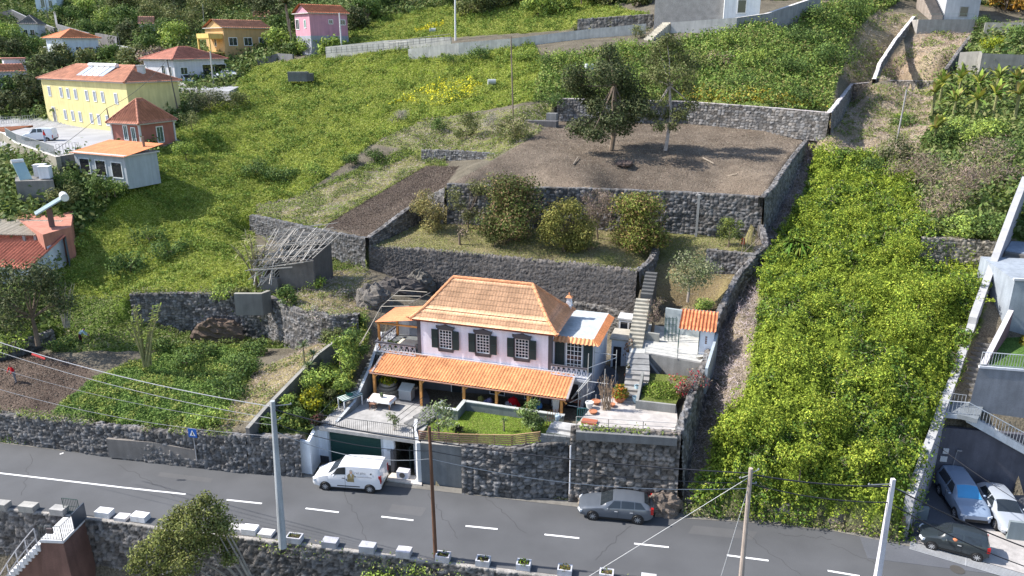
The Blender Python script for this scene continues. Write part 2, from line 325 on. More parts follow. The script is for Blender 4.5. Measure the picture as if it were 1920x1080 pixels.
VV = []; EE = []
def polyl(ps, closed=False):
    b = len(VV); VV.extend(ps); EE.extend((b + i, b + i + 1) for i in range(len(ps) - 1))
def normals2(ps):
    out = []
    for i in range(len(ps)):
        a = ps[max(i - 1, 0)]; b = ps[min(i + 1, len(ps) - 1)]; d = Vector((b.x - a.x, b.y - a.y)).normalized(); out.append(Vector((d.y, -d.x)))
    return out
for k, w in WALLS.items():
    ps = [p for p, zb in w]; nn = normals2(ps)
    polyl([Vector((p.x - n.x * 0.2, p.y - n.y * 0.2, p.z - 0.12)) for p, n in zip(ps, nn)])
    polyl([Vector((p.x + n.x * 0.4, p.y + n.y * 0.4, zb)) for (p, zb), n in zip(w, nn)])
polyl([Vector((p.x, p.y, -0.08)) for p in near_line]); polyl(low)
for p in PTS: VV.append(p)
res = delaunay_2d_cdt([v.xy for v in VV], EE, [], 0, 0.01)
zz = []
for i, src in enumerate(res[3]):
    if src: zz.append(VV[src[0]].z)
    else:
        q = res[0][i]; zz.append(min(VV, key=lambda v: (v.xy - q).length).z)
TV = [Vector((p.x, p.y, z)) for p, z in zip(res[0], zz)]
bvh = BVHTree.FromPolygons(TV, [tuple(t) for t in res[2]])
def axis(a, b, fine0, fine1, step, grow):
    xs = list(np.arange(fine0, fine1, step)); h = step; x = fine0
    while x > a: h *= grow; x -= h; xs.insert(0, x)
    h = step; x = xs[-1]
    while x < b: h *= grow; x += h; xs.append(x)
    return np.array(xs)
GX = axis(-235, 235, -46, 50, 0.4, 1.02); GY = axis(20, 335, 36, 118, 0.4, 1.02)
GZ = np.zeros((len(GY), len(GX)))
for j, y in enumerate(GY):
    last = 0
    for i, x in enumerate(GX):
        h = bvh.ray_cast(Vector((x, y, 200)), Vector((0, 0, -1)))[0]
        if h is not None: last = h.z
        GZ[j, i] = last
# keep the land below the road sheet and clear of the foot of every wall
_X, _Y = np.meshgrid(GX, GY); _fix = np.zeros(GZ.shape, bool)
for k, w in WALLS.items():
    for (p, za), (q, zb) in zip(w, w[1:]):
        L_ = (q.xy - p.xy).length; d = (q.xy - p.xy) / L_; s_ = (_X - p.x) * d.x + (_Y - p.y) * d.y; o_ = (_X - p.x) * d.y - (_Y - p.y) * d.x
        _fix |= (s_ > -1.0) & (s_ < L_ + 1.0) & (np.abs(o_) < 1.3)
for _ in range(14):
    B = GZ.copy(); B[1:-1, 1:-1] = (GZ[:-2, 1:-1] + GZ[2:, 1:-1] + GZ[1:-1, :-2] + GZ[1:-1, 2:]) / 4; GZ = np.where(_fix, GZ, B)
_rp = [(p.x, p.y) for p in near_line] + [(p.x, p.y + .3) for p in far_line[::-1]]
GZ[inside(_X, _Y, _rp)] = -0.08
for k, w in WALLS.items():
    for (p, za), (q, zb) in zip(w, w[1:]):
        L_ = (q.xy - p.xy).length; d = (q.xy - p.xy) / L_; s_ = (_X - p.x) * d.x + (_Y - p.y) * d.y; o_ = (_X - p.x) * d.y - (_Y - p.y) * d.x
        m_ = (s_ > -.25) & (s_ < L_ + .25) & (o_ > -.3) & (o_ < .95); zl = za + (zb - za) * np.clip(s_ / L_, 0, 1)
        GZ[m_] = np.minimum(GZ[m_], zl[m_] - .02)
_gp = [W(584, 889, 0), W(601, 864, 0) + Vector((0, 1.3, 0)), W(740, 883, 0) + Vector((0, 1.3, 0)), W(744, 884, 0) + Vector((0, 3.4, 0)), W(784, 890, 0) + Vector((0, 3.4, 0)), W(794, 907, 0), W(700, 905, 0)]
_m = inside(_X, _Y, [(p.x, p.y) for p in _gp]); GZ[_m] = np.minimum(GZ[_m], -.08)
def gz(x, y):
    x = np.asarray(x, float); y = np.asarray(y, float)
    i = np.clip(np.searchsorted(GX, x) - 1, 0, len(GX) - 2); j = np.clip(np.searchsorted(GY, y) - 1, 0, len(GY) - 2)
    u = np.clip((x - GX[i]) / (GX[i + 1] - GX[i]), 0, 1); v = np.clip((y - GY[j]) / (GY[j + 1] - GY[j]), 0, 1)
    return (GZ[j, i] * (1 - u) + GZ[j, i + 1] * u) * (1 - v) + (GZ[j + 1, i] * (1 - u) + GZ[j + 1, i + 1] * u) * v
def gp(p, dz=0): return Vector((p[0], p[1], float(gz(p[0], p[1])) + dz))
def ray(px, py):                                    # where a sight line first meets the land
    o = Vector((0, 0, CAM_H)); d = (D(px, py, 100) - o).normalized()
    h = bvh.ray_cast(o + d * 20, d)[0]
    return h if h is not None else D(px, py, 150)

# zones: polygon in photo pixels, ground colours, lump height, lump size
Z = [
 ('vine', [(1300, 965), (1330, 880), (1345, 800), (1400, 740), (1420, 600), (1430, 500), (1500, 380), (1530, 290), (1640, 290), (1700, 330), (1740, 440), (1860, 520), (1840, 600), (1762, 800), (1714, 960), (1700, 1015), (1560, 988), (1420, 972)], [(0.07, 0.10, 0.012), (0.09, 0.13, 0.015)], 1.65, 2.6),
 ('gully', [(1276, 812), (1330, 650), (1390, 520), (1480, 320), (1530, 250), (1545, 290), (1500, 380), (1430, 500), (1420, 600), (1400, 740), (1345, 800), (1330, 880), (1300, 965), (1278, 965)], [(0.17, 0.14, 0.10), (0.23, 0.19, 0.13)], 0.35, 1.0),
 ('lawn', [(800, 835), (1060, 835), (1040, 770), (860, 760), (800, 790)], [(0.11, 0.18, 0.02), (0.15, 0.21, 0.03)], 0.03, 1.0),
 ('soil', [(-100, 690), (60, 655), (170, 690), (180, 705), (95, 775), (-100, 765)], [(0.075, 0.055, 0.045), (0.10, 0.075, 0.06)], 0.12, 0.6),
 ('soil', [(605, 425), (690, 375), (800, 310), (860, 312), (835, 350), (790, 372), (690, 446)], [(0.06, 0.046, 0.038), (0.08, 0.062, 0.05)], 0.06, 0.6),
 ('bare', [(845, 345), (930, 298), (1010, 250), (1060, 215), (1200, 225), (1540, 250), (1500, 290), (1432, 372), (1200, 360)], [(0.11, 0.087, 0.068), (0.155, 0.125, 0.098)], 0.06, 0.8),
 ('terrace', [(690, 465), (730, 425), (840, 350), (1430, 378), (1430, 478), (1320, 470), (1195, 512)], [(0.15, 0.15, 0.05), (0.20, 0.17, 0.09)], 0.05, 0.8),
 ('dirt', [(1195, 512), (1320, 470), (1418, 480), (1345, 585), (1215, 565)], [(0.14, 0.105, 0.06), (0.18, 0.15, 0.07)], 0.06, 0.8),
 ('dry', [(1530, 250), (1556, 215), (1600, 160), (1760, 155), (1745, 250), (1700, 300), (1640, 295), (1545, 292)], [(0.27, 0.21, 0.14), (0.31, 0.26, 0.17)], 0.15, 0.8),
 ('dry', [(1635, 150), (1722, 60), (1830, 62), (1790, 130), (1760, 155)], [(0.27, 0.20, 0.14), (0.32, 0.26, 0.18)], 0.15, 0.8),
 ('dry', [(1600, 155), (1635, 150), (1722, 30), (1650, 20), (1600, 60), (1570, 140)], [(0.24, 0.19, 0.12), (0.28, 0.23, 0.13)], 0.2, 0.8),
 ('green', [(1000, 190), (1020, 110), (1230, 85), (1400, 55), (1560, 10), (1690, 0), (1600, 60), (1570, 140), (1560, 212), (1300, 200)], [(0.08, 0.12, 0.03), (0.14, 0.16, 0.05)], 0.9, 2.4),
 ('garden', [(465, 812), (600, 665), (680, 600), (690, 640), (640, 760), (600, 810)], [(0.05, 0.08, 0.02), (0.08, 0.10, 0.03)], 0.2, 1.0),
 ('crop', [(95, 775), (180, 705), (330, 650), (480, 650), (480, 700), (400, 800), (300, 808)], [(0.035, 0.07, 0.015), (0.05, 0.09, 0.02)], 0.25, 0.9),
 ('drybank', [(400, 815), (470, 700), (560, 660), (640, 600), (690, 545), (640, 540), (540, 590), (620, 640), (465, 790)], [(0.20, 0.16, 0.09), (0.24, 0.21, 0.10)], 0.15, 0.8),
 ('drybank', [(560, 520), (690, 500), (690, 590), (600, 596), (530, 560)], [(0.20, 0.17, 0.08), (0.12, 0.15, 0.04)], 0.15, 0.8),
 ('drybank', [(480, 385), (560, 370), (780, 290), (800, 310), (690, 372), (600, 425), (480, 400)], [(0.20, 0.19, 0.07), (0.13, 0.16, 0.04)], 0.15, 0.8),
 ('drybank', [(700, 270), (800, 225), (920, 210), (1040, 190), (1010, 250), (920, 300), (800, 285)], [(0.17, 0.18, 0.06), (0.13, 0.15, 0.04)], 0.25, 0.9),
 ('yard', [(-100, 220), (60, 224), (92, 226), (250, 248), (340, 262), (288, 282), (150, 294), (105, 308), (-100, 262)], [(0.26, 0.26, 0.27), (0.29, 0.29, 0.30)], 0, 1),
 ('meadow', [(100, 560), (120, 470), (250, 350), (330, 240), (420, 180), (480, 125), (640, 100), (1000, 80), (1020, 120), (1000, 190), (800, 225), (700, 270), (560, 370), (480, 400), (470, 560), (240, 560)], [(0.11, 0.16, 0.015), (0.18, 0.21, 0.03)], 0.45, 2.2),
 ('meadow', [(600, 92), (700, 40), (900, 0), (1090, 0), (1230, 30), (1080, 55), (820, 72)], [(0.12, 0.16, 0.03), (0.20, 0.21, 0.04)], 0.4, 2.2),
 ('greenslope', [(480, 410), (560, 366), (830, 245), (840, 330), (600, 432)], [(0.09, 0.13, 0.02), (0.15, 0.15, 0.05)], 0.2, 1.2),
 ('scrub', [(1700, 330), (1740, 250), (1760, 155), (1830, 60), (2200, 40), (2200, 450), (1860, 450), (1740, 440)], [(0.06, 0.09, 0.02), (0.08, 0.11, 0.02)], 0.5, 1.6),
 ('scrub', [(-300, 640), (-300, -300), (2300, -300), (2300, 40), (1700, 0), (1250, 0), (700, 40), (600, 92), (480, 125), (330, 240), (250, 350), (120, 470), (100, 560), (100, 640)], [(0.045, 0.075, 0.015), (0.08, 0.11, 0.02)], 1.0, 4.0),
 ('greenslope', [(100, 660), (100, 540), (690, 480), (690, 650)], [(0.09, 0.13, 0.02), (0.06, 0.10, 0.02)], 0.25, 1.2),
]
def classify(P):
    px, py = PX(P); idx = np.full(len(P), -1)
    for k in range(len(Z) - 1, -1, -1): idx[inside(px, py, Z[k][1])] = k
    return idx
def lumps(P, idx):
    out = np.zeros(len(P))
    for k, z in enumerate(Z):
        m = idx == k
        if m.any() and z[3]:
            q = P[m]; a = fbm(q[:, 0] / z[4], q[:, 1] / z[4], 31, 4); b = fbm(q[:, 0] / z[4] / 3, q[:, 1] / z[4] / 3, 77, 2)
            out[m] = z[3] * ((a - 0.5) * 1.4 + (b - 0.5))
            if z[0] in ('vine', 'green', 'scrub'):
                s_ = 2.3 if z[0] != 'scrub' else 3.2; f1, f2, _i = worley(q[:, 0] / s_ + a * 1.2, q[:, 1] / s_ + b, 7)
                out[m] = z[3] * (0.62 * (1 - 1.7 * f1 ** 2) * (.5 + _i) - .28 + (a - 0.5) * .9 + (b - 0.5) * .5)
    return out
XX, YY = np.meshgrid(GX, GY); GP = np.stack([XX.ravel(), YY.ravel(), GZ.ravel()], 1)
gi = classify(GP); gl = lumps(GP, gi)
keep = np.ones(len(GP), bool)
ca = np.zeros((len(GP), 3)); t = np.clip(fbm(GP[:, 0] / 3, GP[:, 1] / 3, 3) * 2.4 - 0.7, 0, 1)[:, None]
for k, z in enumerate(Z):
    m = gi == k; ca[m] = np.array(z[2][0]) * (1 - t[m]) + np.array(z[2][1]) * t[m]
ca[gi < 0] = (0.12, 0.105, 0.08)
GL = gl.reshape(GZ.shape)
V = GP.copy(); V[:, 2] += gl
ny, nx = GZ.shape; a = (np.arange(ny - 1)[:, None] * nx + np.arange(nx - 1)[None]).ravel()
o = npmesh('ground', V, np.stack([a, a + 1, a + nx + 1, a + nx], 1), ca, 'ground', smooth=True); o['kind'] = 'structure'

# ground cover: countless leaves over the land
def cover(name, label, zones, dens, size, cols, up=0.1, jit=0.5, m='leaf', poly=None, patch=0.0, spread=0.6, tuft=0.0, aspect=0.55, edge=0.0):
    ks = [k for k, z in enumerate(Z) if z[0] in zones]; xs = [];
    P0 = GP[np.isin(gi, ks)]
    if poly: px, py = PX(P0); P0 = P0[inside(px, py, poly)]
    if not len(P0): return
    cell = np.hypot(0, 0); x0, x1, y0, y1 = P0[:, 0].min() - .5, P0[:, 0].max() + .5, P0[:, 1].min() - .5, P0[:, 1].max() + .5
    n = int((x1 - x0) * (y1 - y0) * dens); n = min(n, 4000000)
    x = RS.uniform(x0, x1, n); y = RS.uniform(y0, y1, n); z = gz(x, y); P = np.stack([x, y, z], 1)
    idx = classify(P); ok = np.isin(idx, ks)
    if poly: px, py = PX(P); ok &= inside(px, py, poly)
    # fewer where far away: keep leaf area roughly even in the eye
    dist = np.hypot(P[:, 0], P[:, 1]); keepp = np.clip(60 / dist, 0, 1) ** 1.2
    ok &= RS.uniform(size=n) < keepp
    if patch: ok &= fbm(x / 1.7, y / 1.7, 91, 3) > patch
    P = P[ok]; idx = idx[ok]; n = len(P)
    sc = np.clip(np.hypot(P[:, 0], P[:, 1]) / 60, 1, 3) ** 0.65
    e = 0.25; l0 = lumps(P, idx)
    gxn = (lumps(P + np.array([e, 0, 0]), idx) + gz(P[:, 0] + e, P[:, 1]) - l0 - P[:, 2]) / e; gyn = (lumps(P + np.array([0, e, 0]), idx) + gz(P[:, 0], P[:, 1] + e) - l0 - P[:, 2]) / e
    N0 = nrm(np.stack([-np.clip(gxn, -2, 2), -np.clip(gyn, -2, 2), np.ones(n)], 1))
    hh = np.abs(RS.normal(size=n)) * up * sc
    if tuft: hh += tuft * np.clip(fbm(P[:, 0] / 0.45, P[:, 1] / 0.45, 55, 3) * 3 - 1.3, 0, 1.4)
    P = P.copy(); P[:, 2] += l0; P += N0 * hh[:, None]
    tint = np.clip(fbm(P[:, 0] / 2.2, P[:, 1] / 2.2, 15, 3) * 3 - 1, 0, 1)
    C = pal(n, cols); A = np.array(cols[0]); C = C * (1 - 0.5 * tint[:, None]) + 0.5 * tint[:, None] * A * (1 + RS.uniform(-.15, .15, (n, 1)))
    NN = N0 + RS.normal(size=(n, 3)) * spread
    o = leafmesh(name, P, NN, size * sc * RS.uniform(0.6, 1.3, n), C, m, aspect=aspect); tag(o, label, name.replace('_', ' '), kind='stuff'); return o
# ------------------------------------------------------------------ stone walls
BAS = (0.15, 0.144, 0.144)
def stonewall(name, label, w, cell=0.34, th=0.55, col=BAS, jag=0.12, bulge=0.09, cap=None, seed=1, group=None, step=0.095, var=1.15, gap=0.72, flat=False):
    ps = [Vector(p) for p, zb in w]; L = [0]
    for i in range(1, len(ps)): L.append(L[-1] + (ps[i].xy - ps[i - 1].xy).length)
    S = np.arange(0, L[-1] + step, step); S = np.minimum(S, L[-1]); L = np.array(L)
    X = np.interp(S, L, [p.x for p in ps]); Y = np.interp(S, L, [p.y for p in ps])
    ZT = np.interp(S, L, [p.z for p in ps]); ZB = np.interp(S, L, [zb for p, zb in w]) - 0.5
    nn = normals2(ps); NX = np.interp(S, L, [n.x for n in nn]); NY = np.interp(S, L, [n.y for n in nn])
    H = (ZT - ZB).max(); nz = int(H / step) + 1; nt = max(3, int(th / step))
    q = np.concatenate([np.linspace(0, 1, nz), 1 + np.arange(1, nt + 1) / nt, [3.0]])
    Q, SS = np.meshgrid(q, S); hh = (ZT - ZB)[:, None]
    zr = ZB[:, None] + hh * np.minimum(Q, 1); back = np.clip(Q - 1, 0, 1) * th
    zz = zr - (Q > 2.5) * np.minimum(hh, 1.0)
    u = (SS + 0.12 * vn(SS * 3, zr * 3, seed)) / cell; v = (zr - back) / (cell * 0.72)
    f1, f2, ident = worley(u, v, seed)
    dome = np.clip((f2 - f1) / 0.3, 0, 1) ** 0.7
    big = (fbm(SS / 2.5, zr / 1.5, seed + 3) - 0.5)
    amp = 0 if flat else bulge
    out = (0.35 * (1 - np.minimum(Q, 1)) * hh / 5 + amp * (dome * (0.5 + ident) ) + 0.16 * big) - back
    PXx = X[:, None] + NX[:, None] * out; PYy = Y[:, None] + NY[:, None] * out
    top = np.clip((Q - 0.9) * 10, 0, 1); PZ = zz + top * (Q < 2.5) * (jag * (ident - 0.4) * dome * 1.5 + jag * 0.6 * (fbm(SS / 1.2, SS * 0, seed) - .5))
    c = np.array(col)[None, None] * (1 - var / 2 + var * ident[..., None]) * (1 - gap + gap * dome[..., None])
    warm = _hash(np.floor(u), np.floor(v), seed + 31)[..., None]
    c = c * (1 + np.array([0.12, 0.02, -0.1])[None, None] * (warm - 0.4)) * (0.85 + 0.3 * fbm(SS / 1.8, zr / 1.8, seed + 8)[..., None])
    if cap is not None:
        mcap = ((Q > 0.999) & (Q < 2.5))[..., None]; c = np.where(mcap, np.array(cap)[None, None] * (0.85 + 0.3 * ident[..., None]), c)
    V = np.stack([PXx, PYy, PZ], 2).reshape(-1, 3); nS, nQ = Q.shape
    a = (np.arange(nS - 1)[:, None] * nQ + np.arange(nQ - 1)[None]).ravel()
    F = np.stack([a, a + nQ, a + nQ + 1, a + 1], 1)
    o = npmesh(name, V, F, c.reshape(-1, 3), 'stone'); tag(o, label, 'wall', group); return o
W_ = WALLS
stonewall('stone_wall', 'long dark basalt retaining wall along the left stretch of the road', W_['road_left'], seed=2, jag=0.2)
stonewall('stone_wall', 'short dark stone wall between the lamp pole and the white garage pillar', W_['lot_left'], seed=3)
stonewall('stone_wall', 'rough dark stone road wall under the wooden fence and lawn', W_['lawn_front'], seed=4, cell=0.42, bulge=0.13)
stonewall('stone_wall', 'tall dark stone road wall behind the grey estate car', W_['patio_front'], seed=5, cell=0.42, bulge=0.15, col=(0.165, 0.15, 0.14))
stonewall('stone_wall', 'dark stone wall above the left vegetable field with a rocky hollow in it', W_['mid_left'], seed=6)
stonewall('stone_wall', 'stone wall holding the front end of the long brown soil plot', W_['plot'], seed=7, col=(0.12, 0.12, 0.125))
stonewall('stone_wall', 'ragged dry stone wall on the right edge of the long brown plot', W_['plot_side'], seed=8)
stonewall('stone_wall', 'grey rendered retaining wall with a stone rim right behind the house', W_['terrace_low'], seed=9, cell=0.16, bulge=0.05, col=(0.13, 0.12, 0.115), jag=0.25, var=0.7, gap=0.5)
stonewall('stone_wall', 'tall dark stone wall behind the five garden trees', W_['terrace_high'], seed=10, cell=0.42, jag=0.04)
stonewall('stone_wall', 'stone wall with a pale mortar top behind the bare brown terrace', W_['terrace_back'], seed=11, cell=0.5, col=(0.15, 0.145, 0.145), cap=(0.42, 0.38, 0.38), jag=0.03)
stonewall('stone_wall', 'pale stone wall stepping up right of the white topped diagonal wall', W_['white_top'], seed=12, cell=0.4, col=(0.22, 0.20, 0.18), cap=(0.40, 0.36, 0.36), jag=0.03)
stonewall('stone_wall', 'small dark stone wall below the lone citrus tree and wire fence', W_['small_mid'], seed=13)
stonewall('stone_wall', 'low dry stone wall closing the upper end of the brown soil plot', W_['plot_end'], seed=14, col=(0.13, 0.13, 0.135))
stonewall('stone_wall', 'grey dry stone wall behind the white ladder', W_['ladder'], seed=15, col=(0.24, 0.22, 0.19), cell=0.36)
stonewall('stone_wall', 'stone wall above the concrete ramp left of the block building', W_['up_small'], seed=16, cell=0.6, col=(0.15, 0.145, 0.14), step=0.17)
stonewall('stone_wall', 'shaded stone wall at the upper edge of the dug vegetable field', W_['field_far'], seed=17)
stonewall('stone_wall', 'stone wall behind the flat roofed wing of the house', W_['house_back'], seed=18, cell=0.2, col=(0.15, 0.14, 0.13))
# lower parapet wall of the road
lowwall = [(Vector((p.x, p.y - 0.15, -0.02)), -6.4) for p in near_line]
stonewall('stone_wall', 'dark stone wall falling away below the near edge of the road', lowwall, seed=19, th=0.5, cap=(0.30, 0.28, 0.26), jag=0.0, step=0.12)
# side walls (facing right, in shade) running up the slope: points are tops
def sidewall(label, pts, seed, drop=1.5, th=0.5, **kw):
    w = [(Vector(p), zb) for p, zb in pts]; return stonewall('stone_wall', label, w, seed=seed, th=th, **kw)
def dp(*a): return [(D(x, y, Z), D(x, y, Z).z - h) for x, y, Z, h in a]
def wp(*a): return [(W(x, y, zt), zb) for x, y, zt, zb in a]
sidewall('dark stone side wall of the house plot facing the vine slope', WALLS['side_low'], 21)
sidewall('dark stone side wall of the bare brown terrace above the gully', wp((1432, 370, 14.9, 10.6), (1450, 352, 15.2, 11.2), (1485, 300, 16.2, 13.0), (1515, 262, 17.2, 15.4)), 22)
sidewall('white topped stone wall climbing right from the terrace corner', wp((1558, 211, 20.6, 17.8), (1578, 185, 21.6, 18.6), (1600, 156, 22.6, 20.2)), 23, cap=(0.5, 0.46, 0.46), jag=0.02)
sidewall('thin white topped boundary wall climbing towards the hilltop house', dp((1642, 148, 113, .9), (1652, 118, 118, .9), (1680, 75, 125, .9), (1716, 30, 134, .9)), 24, cap=(0.6, 0.56, 0.55), jag=0.04)
sidewall('stone edge wall between dry terrace and banana grove', [(D(1776, 130, 112) , D(1776, 130, 112).z - 2), (D(1800, 95, 119), D(1800, 95, 119).z - 2), (D(1826, 62, 128), D(1826, 62, 128).z - 2)], 25)
pwall_later = WALLS['garden_side']
sidewall('curved dark stone wall beside the garden stairs', wp((1197, 509, 9.6, 6.4), (1222, 488, 9.8, 7.6), (1235, 462, 10.2, 8.6)), 26)

# ------------------------------------------------------------------ road
def strip(name, A, B, z, col, m='asphalt', nA=1, kind='structure'):
    n = 220; V = []; 
    def rs(ps):
        L = [0]
        for i in range(1, len(ps)): L.append(L[-1] + (ps[i] - ps[i - 1]).length)
        s = np.linspace(0, L[-1], n); return np.stack([np.interp(s, L, [p.x for p in ps]), np.interp(s, L, [p.y for p in ps])], 1)
    a, b = rs(A), rs(B); k = 12
    for i in range(k + 1): V.append(np.concatenate([a * (1 - i / k) + b * i / k, np.full((n, 1), z)], 1))
    V = np.stack(V, 1).reshape(-1, 3); q = (np.arange(n - 1)[:, None] * (k + 1) + np.arange(k)[None]).ravel()
    F = np.stack([q, q + k + 1, q + k + 2, q + 1], 1)
    tt = fbm(V[:, 0] / 6, V[:, 1] / 1.5, 5)[:, None]; C = np.array(col)[None] * (0.9 + 0.2 * tt)
    o = npmesh(name, V, F, C, m); o['kind'] = kind; return o
def resamp(ps, n=120):
    L = [0]
    for i in range(1, len(ps)): L.append(L[-1] + (ps[i] - ps[i - 1]).length)
    s = np.linspace(0, L[-1], n); return [Vector((np.interp(v, L, [p.x for p in ps]), np.interp(v, L, [p.y for p in ps]), 0)) for v in s]
strip('road', near_line, far_line, 0.0, (0.085, 0.087, 0.093))
# pale gutter strip along the far edge
gut = [p + Vector((0, -0.35, 0)) for p in far_line]
strip('gutter', gut, [p + Vector((0, 0.25, 0)) for p in far_line], 0.02, (0.17, 0.16, 0.145), 'concrete')
mk = MB((0.78, 0.78, 0.78))
def dash(x0, y0, x1, y1, w=0.14):
    a, b = W(x0, y0, 0.006), W(x1, y1, 0.006); n = max(1, int((b - a).length / 3))
    d = (b - a).normalized(); s = Vector((-d.y, d.x, 0)) * w / 2
    mk.add([a - s, b - s, b + s, a + s], [(0, 1, 2, 3)])
for q in [(-90, 876, 0, 887), (0, 887, 120, 901), (120, 901, 240, 915), (240, 915, 348, 926.5), (425, 937, 491, 944), (573, 953, 635, 960.5), (715, 968.5, 775, 975.5), (873, 986, 933, 992), (1021, 1002, 1086, 1009), (1189, 1019, 1254, 1026), (1363, 1041, 1441, 1051), (1552, 1070, 1612, 1080), (112, 851.5, 119, 849)]:
    dash(*q)
mk.build('road_marking', 'paint')['kind'] = 'structure'
ck_ = MB((0.035, 0.035, 0.037)); pt_ = MB((0.10, 0.10, 0.104))
for x0, y0, x1, y1 in ((640, 905, 690, 1015), (905, 925, 985, 1000), (1180, 985, 1120, 1050), (1380, 985, 1500, 1080), (1460, 1000, 1560, 1010), (220, 870, 330, 930), (60, 850, 40, 930), (800, 925, 860, 1010), (1560, 1020, 1650, 1060)):
    a, b_ = W(x0, y0, .004), W(x1, y1, .004); n = 14; pp = [a.lerp(b_, i / n) + Vector((rnd.uniform(-.14, .14), rnd.uniform(-.14, .14), 0)) for i in range(n + 1)]
    for p, q in zip(pp, pp[1:]): d = (q - p).normalized(); s_ = Vector((-d.y, d.x, 0)) * .011; ck_.add([p - s_, q - s_, q + s_, p + s_], [(0, 1, 2, 3)])
for q in (((735, 945), (800, 952), (790, 968), (728, 960)), ((1300, 985), (1420, 997), (1410, 1012), (1290, 1000)), ((300, 885), (400, 897), (395, 905), (296, 893))): pt_.add([W(x, y, .003) for x, y in q], [(3, 2, 1, 0)])
mh = W(1795, 1068, .012); pt_.lathe(mh, [(.001, 0), (.38, 0), (.38, .008), (.001, .008)], 20, (.07, .065, .06))
ck_.build('road_crack', 'asphalt')['kind'] = 'structure'; pt_.build('road_patch', 'asphalt')['kind'] = 'structure'
YG = [(0.254, 0.305, 0.065), (0.181, 0.234, 0.050), (0.339, 0.352, 0.102), (0.120, 0.175, 0.042)]
cover('vine_cover', 'bright yellow green creeper blanketing the steep bank right of the house', ['vine'], 360, 0.085, [(0.29, 0.36, 0.045), (0.20, 0.28, 0.035), (0.37, 0.42, 0.06), (0.12, 0.18, 0.025), (0.07, 0.11, 0.02)], up=0.12, tuft=0.9, spread=0.7)
cover('meadow_grass', 'yellow green grass covering the open hillside', ['meadow'], 190, 0.095, [(0.33, 0.37, 0.08), (0.25, 0.31, 0.06), (0.40, 0.41, 0.12), (0.17, 0.24, 0.045)], up=0.06, tuft=0.28, spread=0.8, aspect=.3)
cover('meadow_clumps', 'darker green tussocks dotted over the open hillside', ['meadow'], 110, 0.10, [(0.15, 0.22, 0.04), (0.20, 0.26, 0.05), (0.11, 0.17, 0.03)], up=0.2, tuft=0.3, spread=0.8, patch=.60)
cover('green_weeds', 'dense green weeds above the back terrace wall', ['green'], 90, 0.13, [(0.15, 0.23, 0.05), (0.20, 0.28, 0.06), (0.09, 0.15, 0.04), (0.25, 0.28, 0.08)], up=0.25, tuft=0.8, spread=0.8)
cover('dry_stalks', 'brown and yellow stalks between the green weeds', ['green'], 60, 0.12, [(0.34, 0.30, 0.14), (0.26, 0.24, 0.09), (0.30, 0.33, 0.07)], up=0.3, tuft=0.5, spread=0.9, patch=.55, aspect=.3)
cover('scrub_cover', 'tangled green scrub over the outlying slopes', ['scrub'], 26, 0.22, [(0.120, 0.175, 0.050), (0.169, 0.211, 0.065), (0.083, 0.128, 0.042), (0.205, 0.211, 0.087)], up=0.35, tuft=0.8, spread=0.8)
cover('crop_leaves', 'leafy green vegetable crop in the left field', ['crop'], 230, 0.075, [(0.17, 0.26, 0.06), (0.22, 0.31, 0.075), (0.11, 0.18, 0.045)], up=0.08, tuft=0.25, spread=0.7)
cover('crop_weeds', 'yellow green weeds through the left field', ['crop'], 150, 0.08, [(0.28, 0.33, 0.07), (0.34, 0.34, 0.10)], up=0.12, tuft=0.2, spread=0.8, patch=.56)
cover('vine_dark_leaves', 'deeper green leaves in patches through the creeper slope', ['vine'], 230, 0.11, [(0.11, 0.19, 0.035), (0.15, 0.24, 0.04), (0.07, 0.12, 0.025)], up=0.22, tuft=0.6, spread=0.8, patch=.57)  # deep green leaf colour in noise patches, for variety
cover('vine_dead_stems', 'pale dead stems showing through the creepers', ['vine'], 60, 0.20, [(0.36, 0.32, 0.24), (0.24, 0.20, 0.15)], up=0.35, tuft=0.4, spread=1.3, m='dryleaf', patch=.62, aspect=.05)
cover('slope_weeds', 'patchy weeds and grass on the left terraces', ['greenslope'], 130, 0.10, [(0.169, 0.222, 0.057), (0.230, 0.270, 0.072), (0.108, 0.163, 0.050), (0.254, 0.222, 0.147)], up=0.10, tuft=0.4, spread=0.8, aspect=.4)
cover('garden_plants', 'mixed low garden plants on the bank left of the house', ['garden'], 300, 0.09, [(0.156, 0.222, 0.057), (0.254, 0.293, 0.057), (0.095, 0.140, 0.050), (0.327, 0.293, 0.057)], up=0.15, tuft=0.7, spread=0.8)
cover('dry_grass', 'bleached dry grass on banks and dry terraces', ['dry', 'drybank', 'gully'], 130, 0.11, [(0.449, 0.364, 0.312), (0.339, 0.270, 0.222), (0.522, 0.447, 0.402), (0.254, 0.211, 0.162)], up=0.05, tuft=0.25, spread=1.0, m='dryleaf', aspect=.12)
cover('bank_weeds', 'green weeds between the dry grass of the banks', ['drybank', 'dry'], 90, 0.10, [(0.181, 0.234, 0.057), (0.254, 0.270, 0.087), (0.120, 0.163, 0.050)], up=0.10, tuft=0.3, spread=0.8, patch=.52, aspect=.4)
cover('gully_twigs', 'pale dead twigs and stalks filling the gully by the vine slope', ['gully'], 60, 0.22, [(0.498, 0.423, 0.432), (0.352, 0.293, 0.297), (0.205, 0.163, 0.162)], up=0.25, tuft=0.4, spread=1.2, m='dryleaf', aspect=.06)
cover('terrace_grass', 'short patchy grass on the tree terrace', ['terrace'], 160, 0.07, [(0.254, 0.293, 0.087), (0.339, 0.305, 0.162), (0.181, 0.222, 0.057), (0.376, 0.305, 0.237)], up=0.03, spread=0.9, aspect=.25, patch=.42)
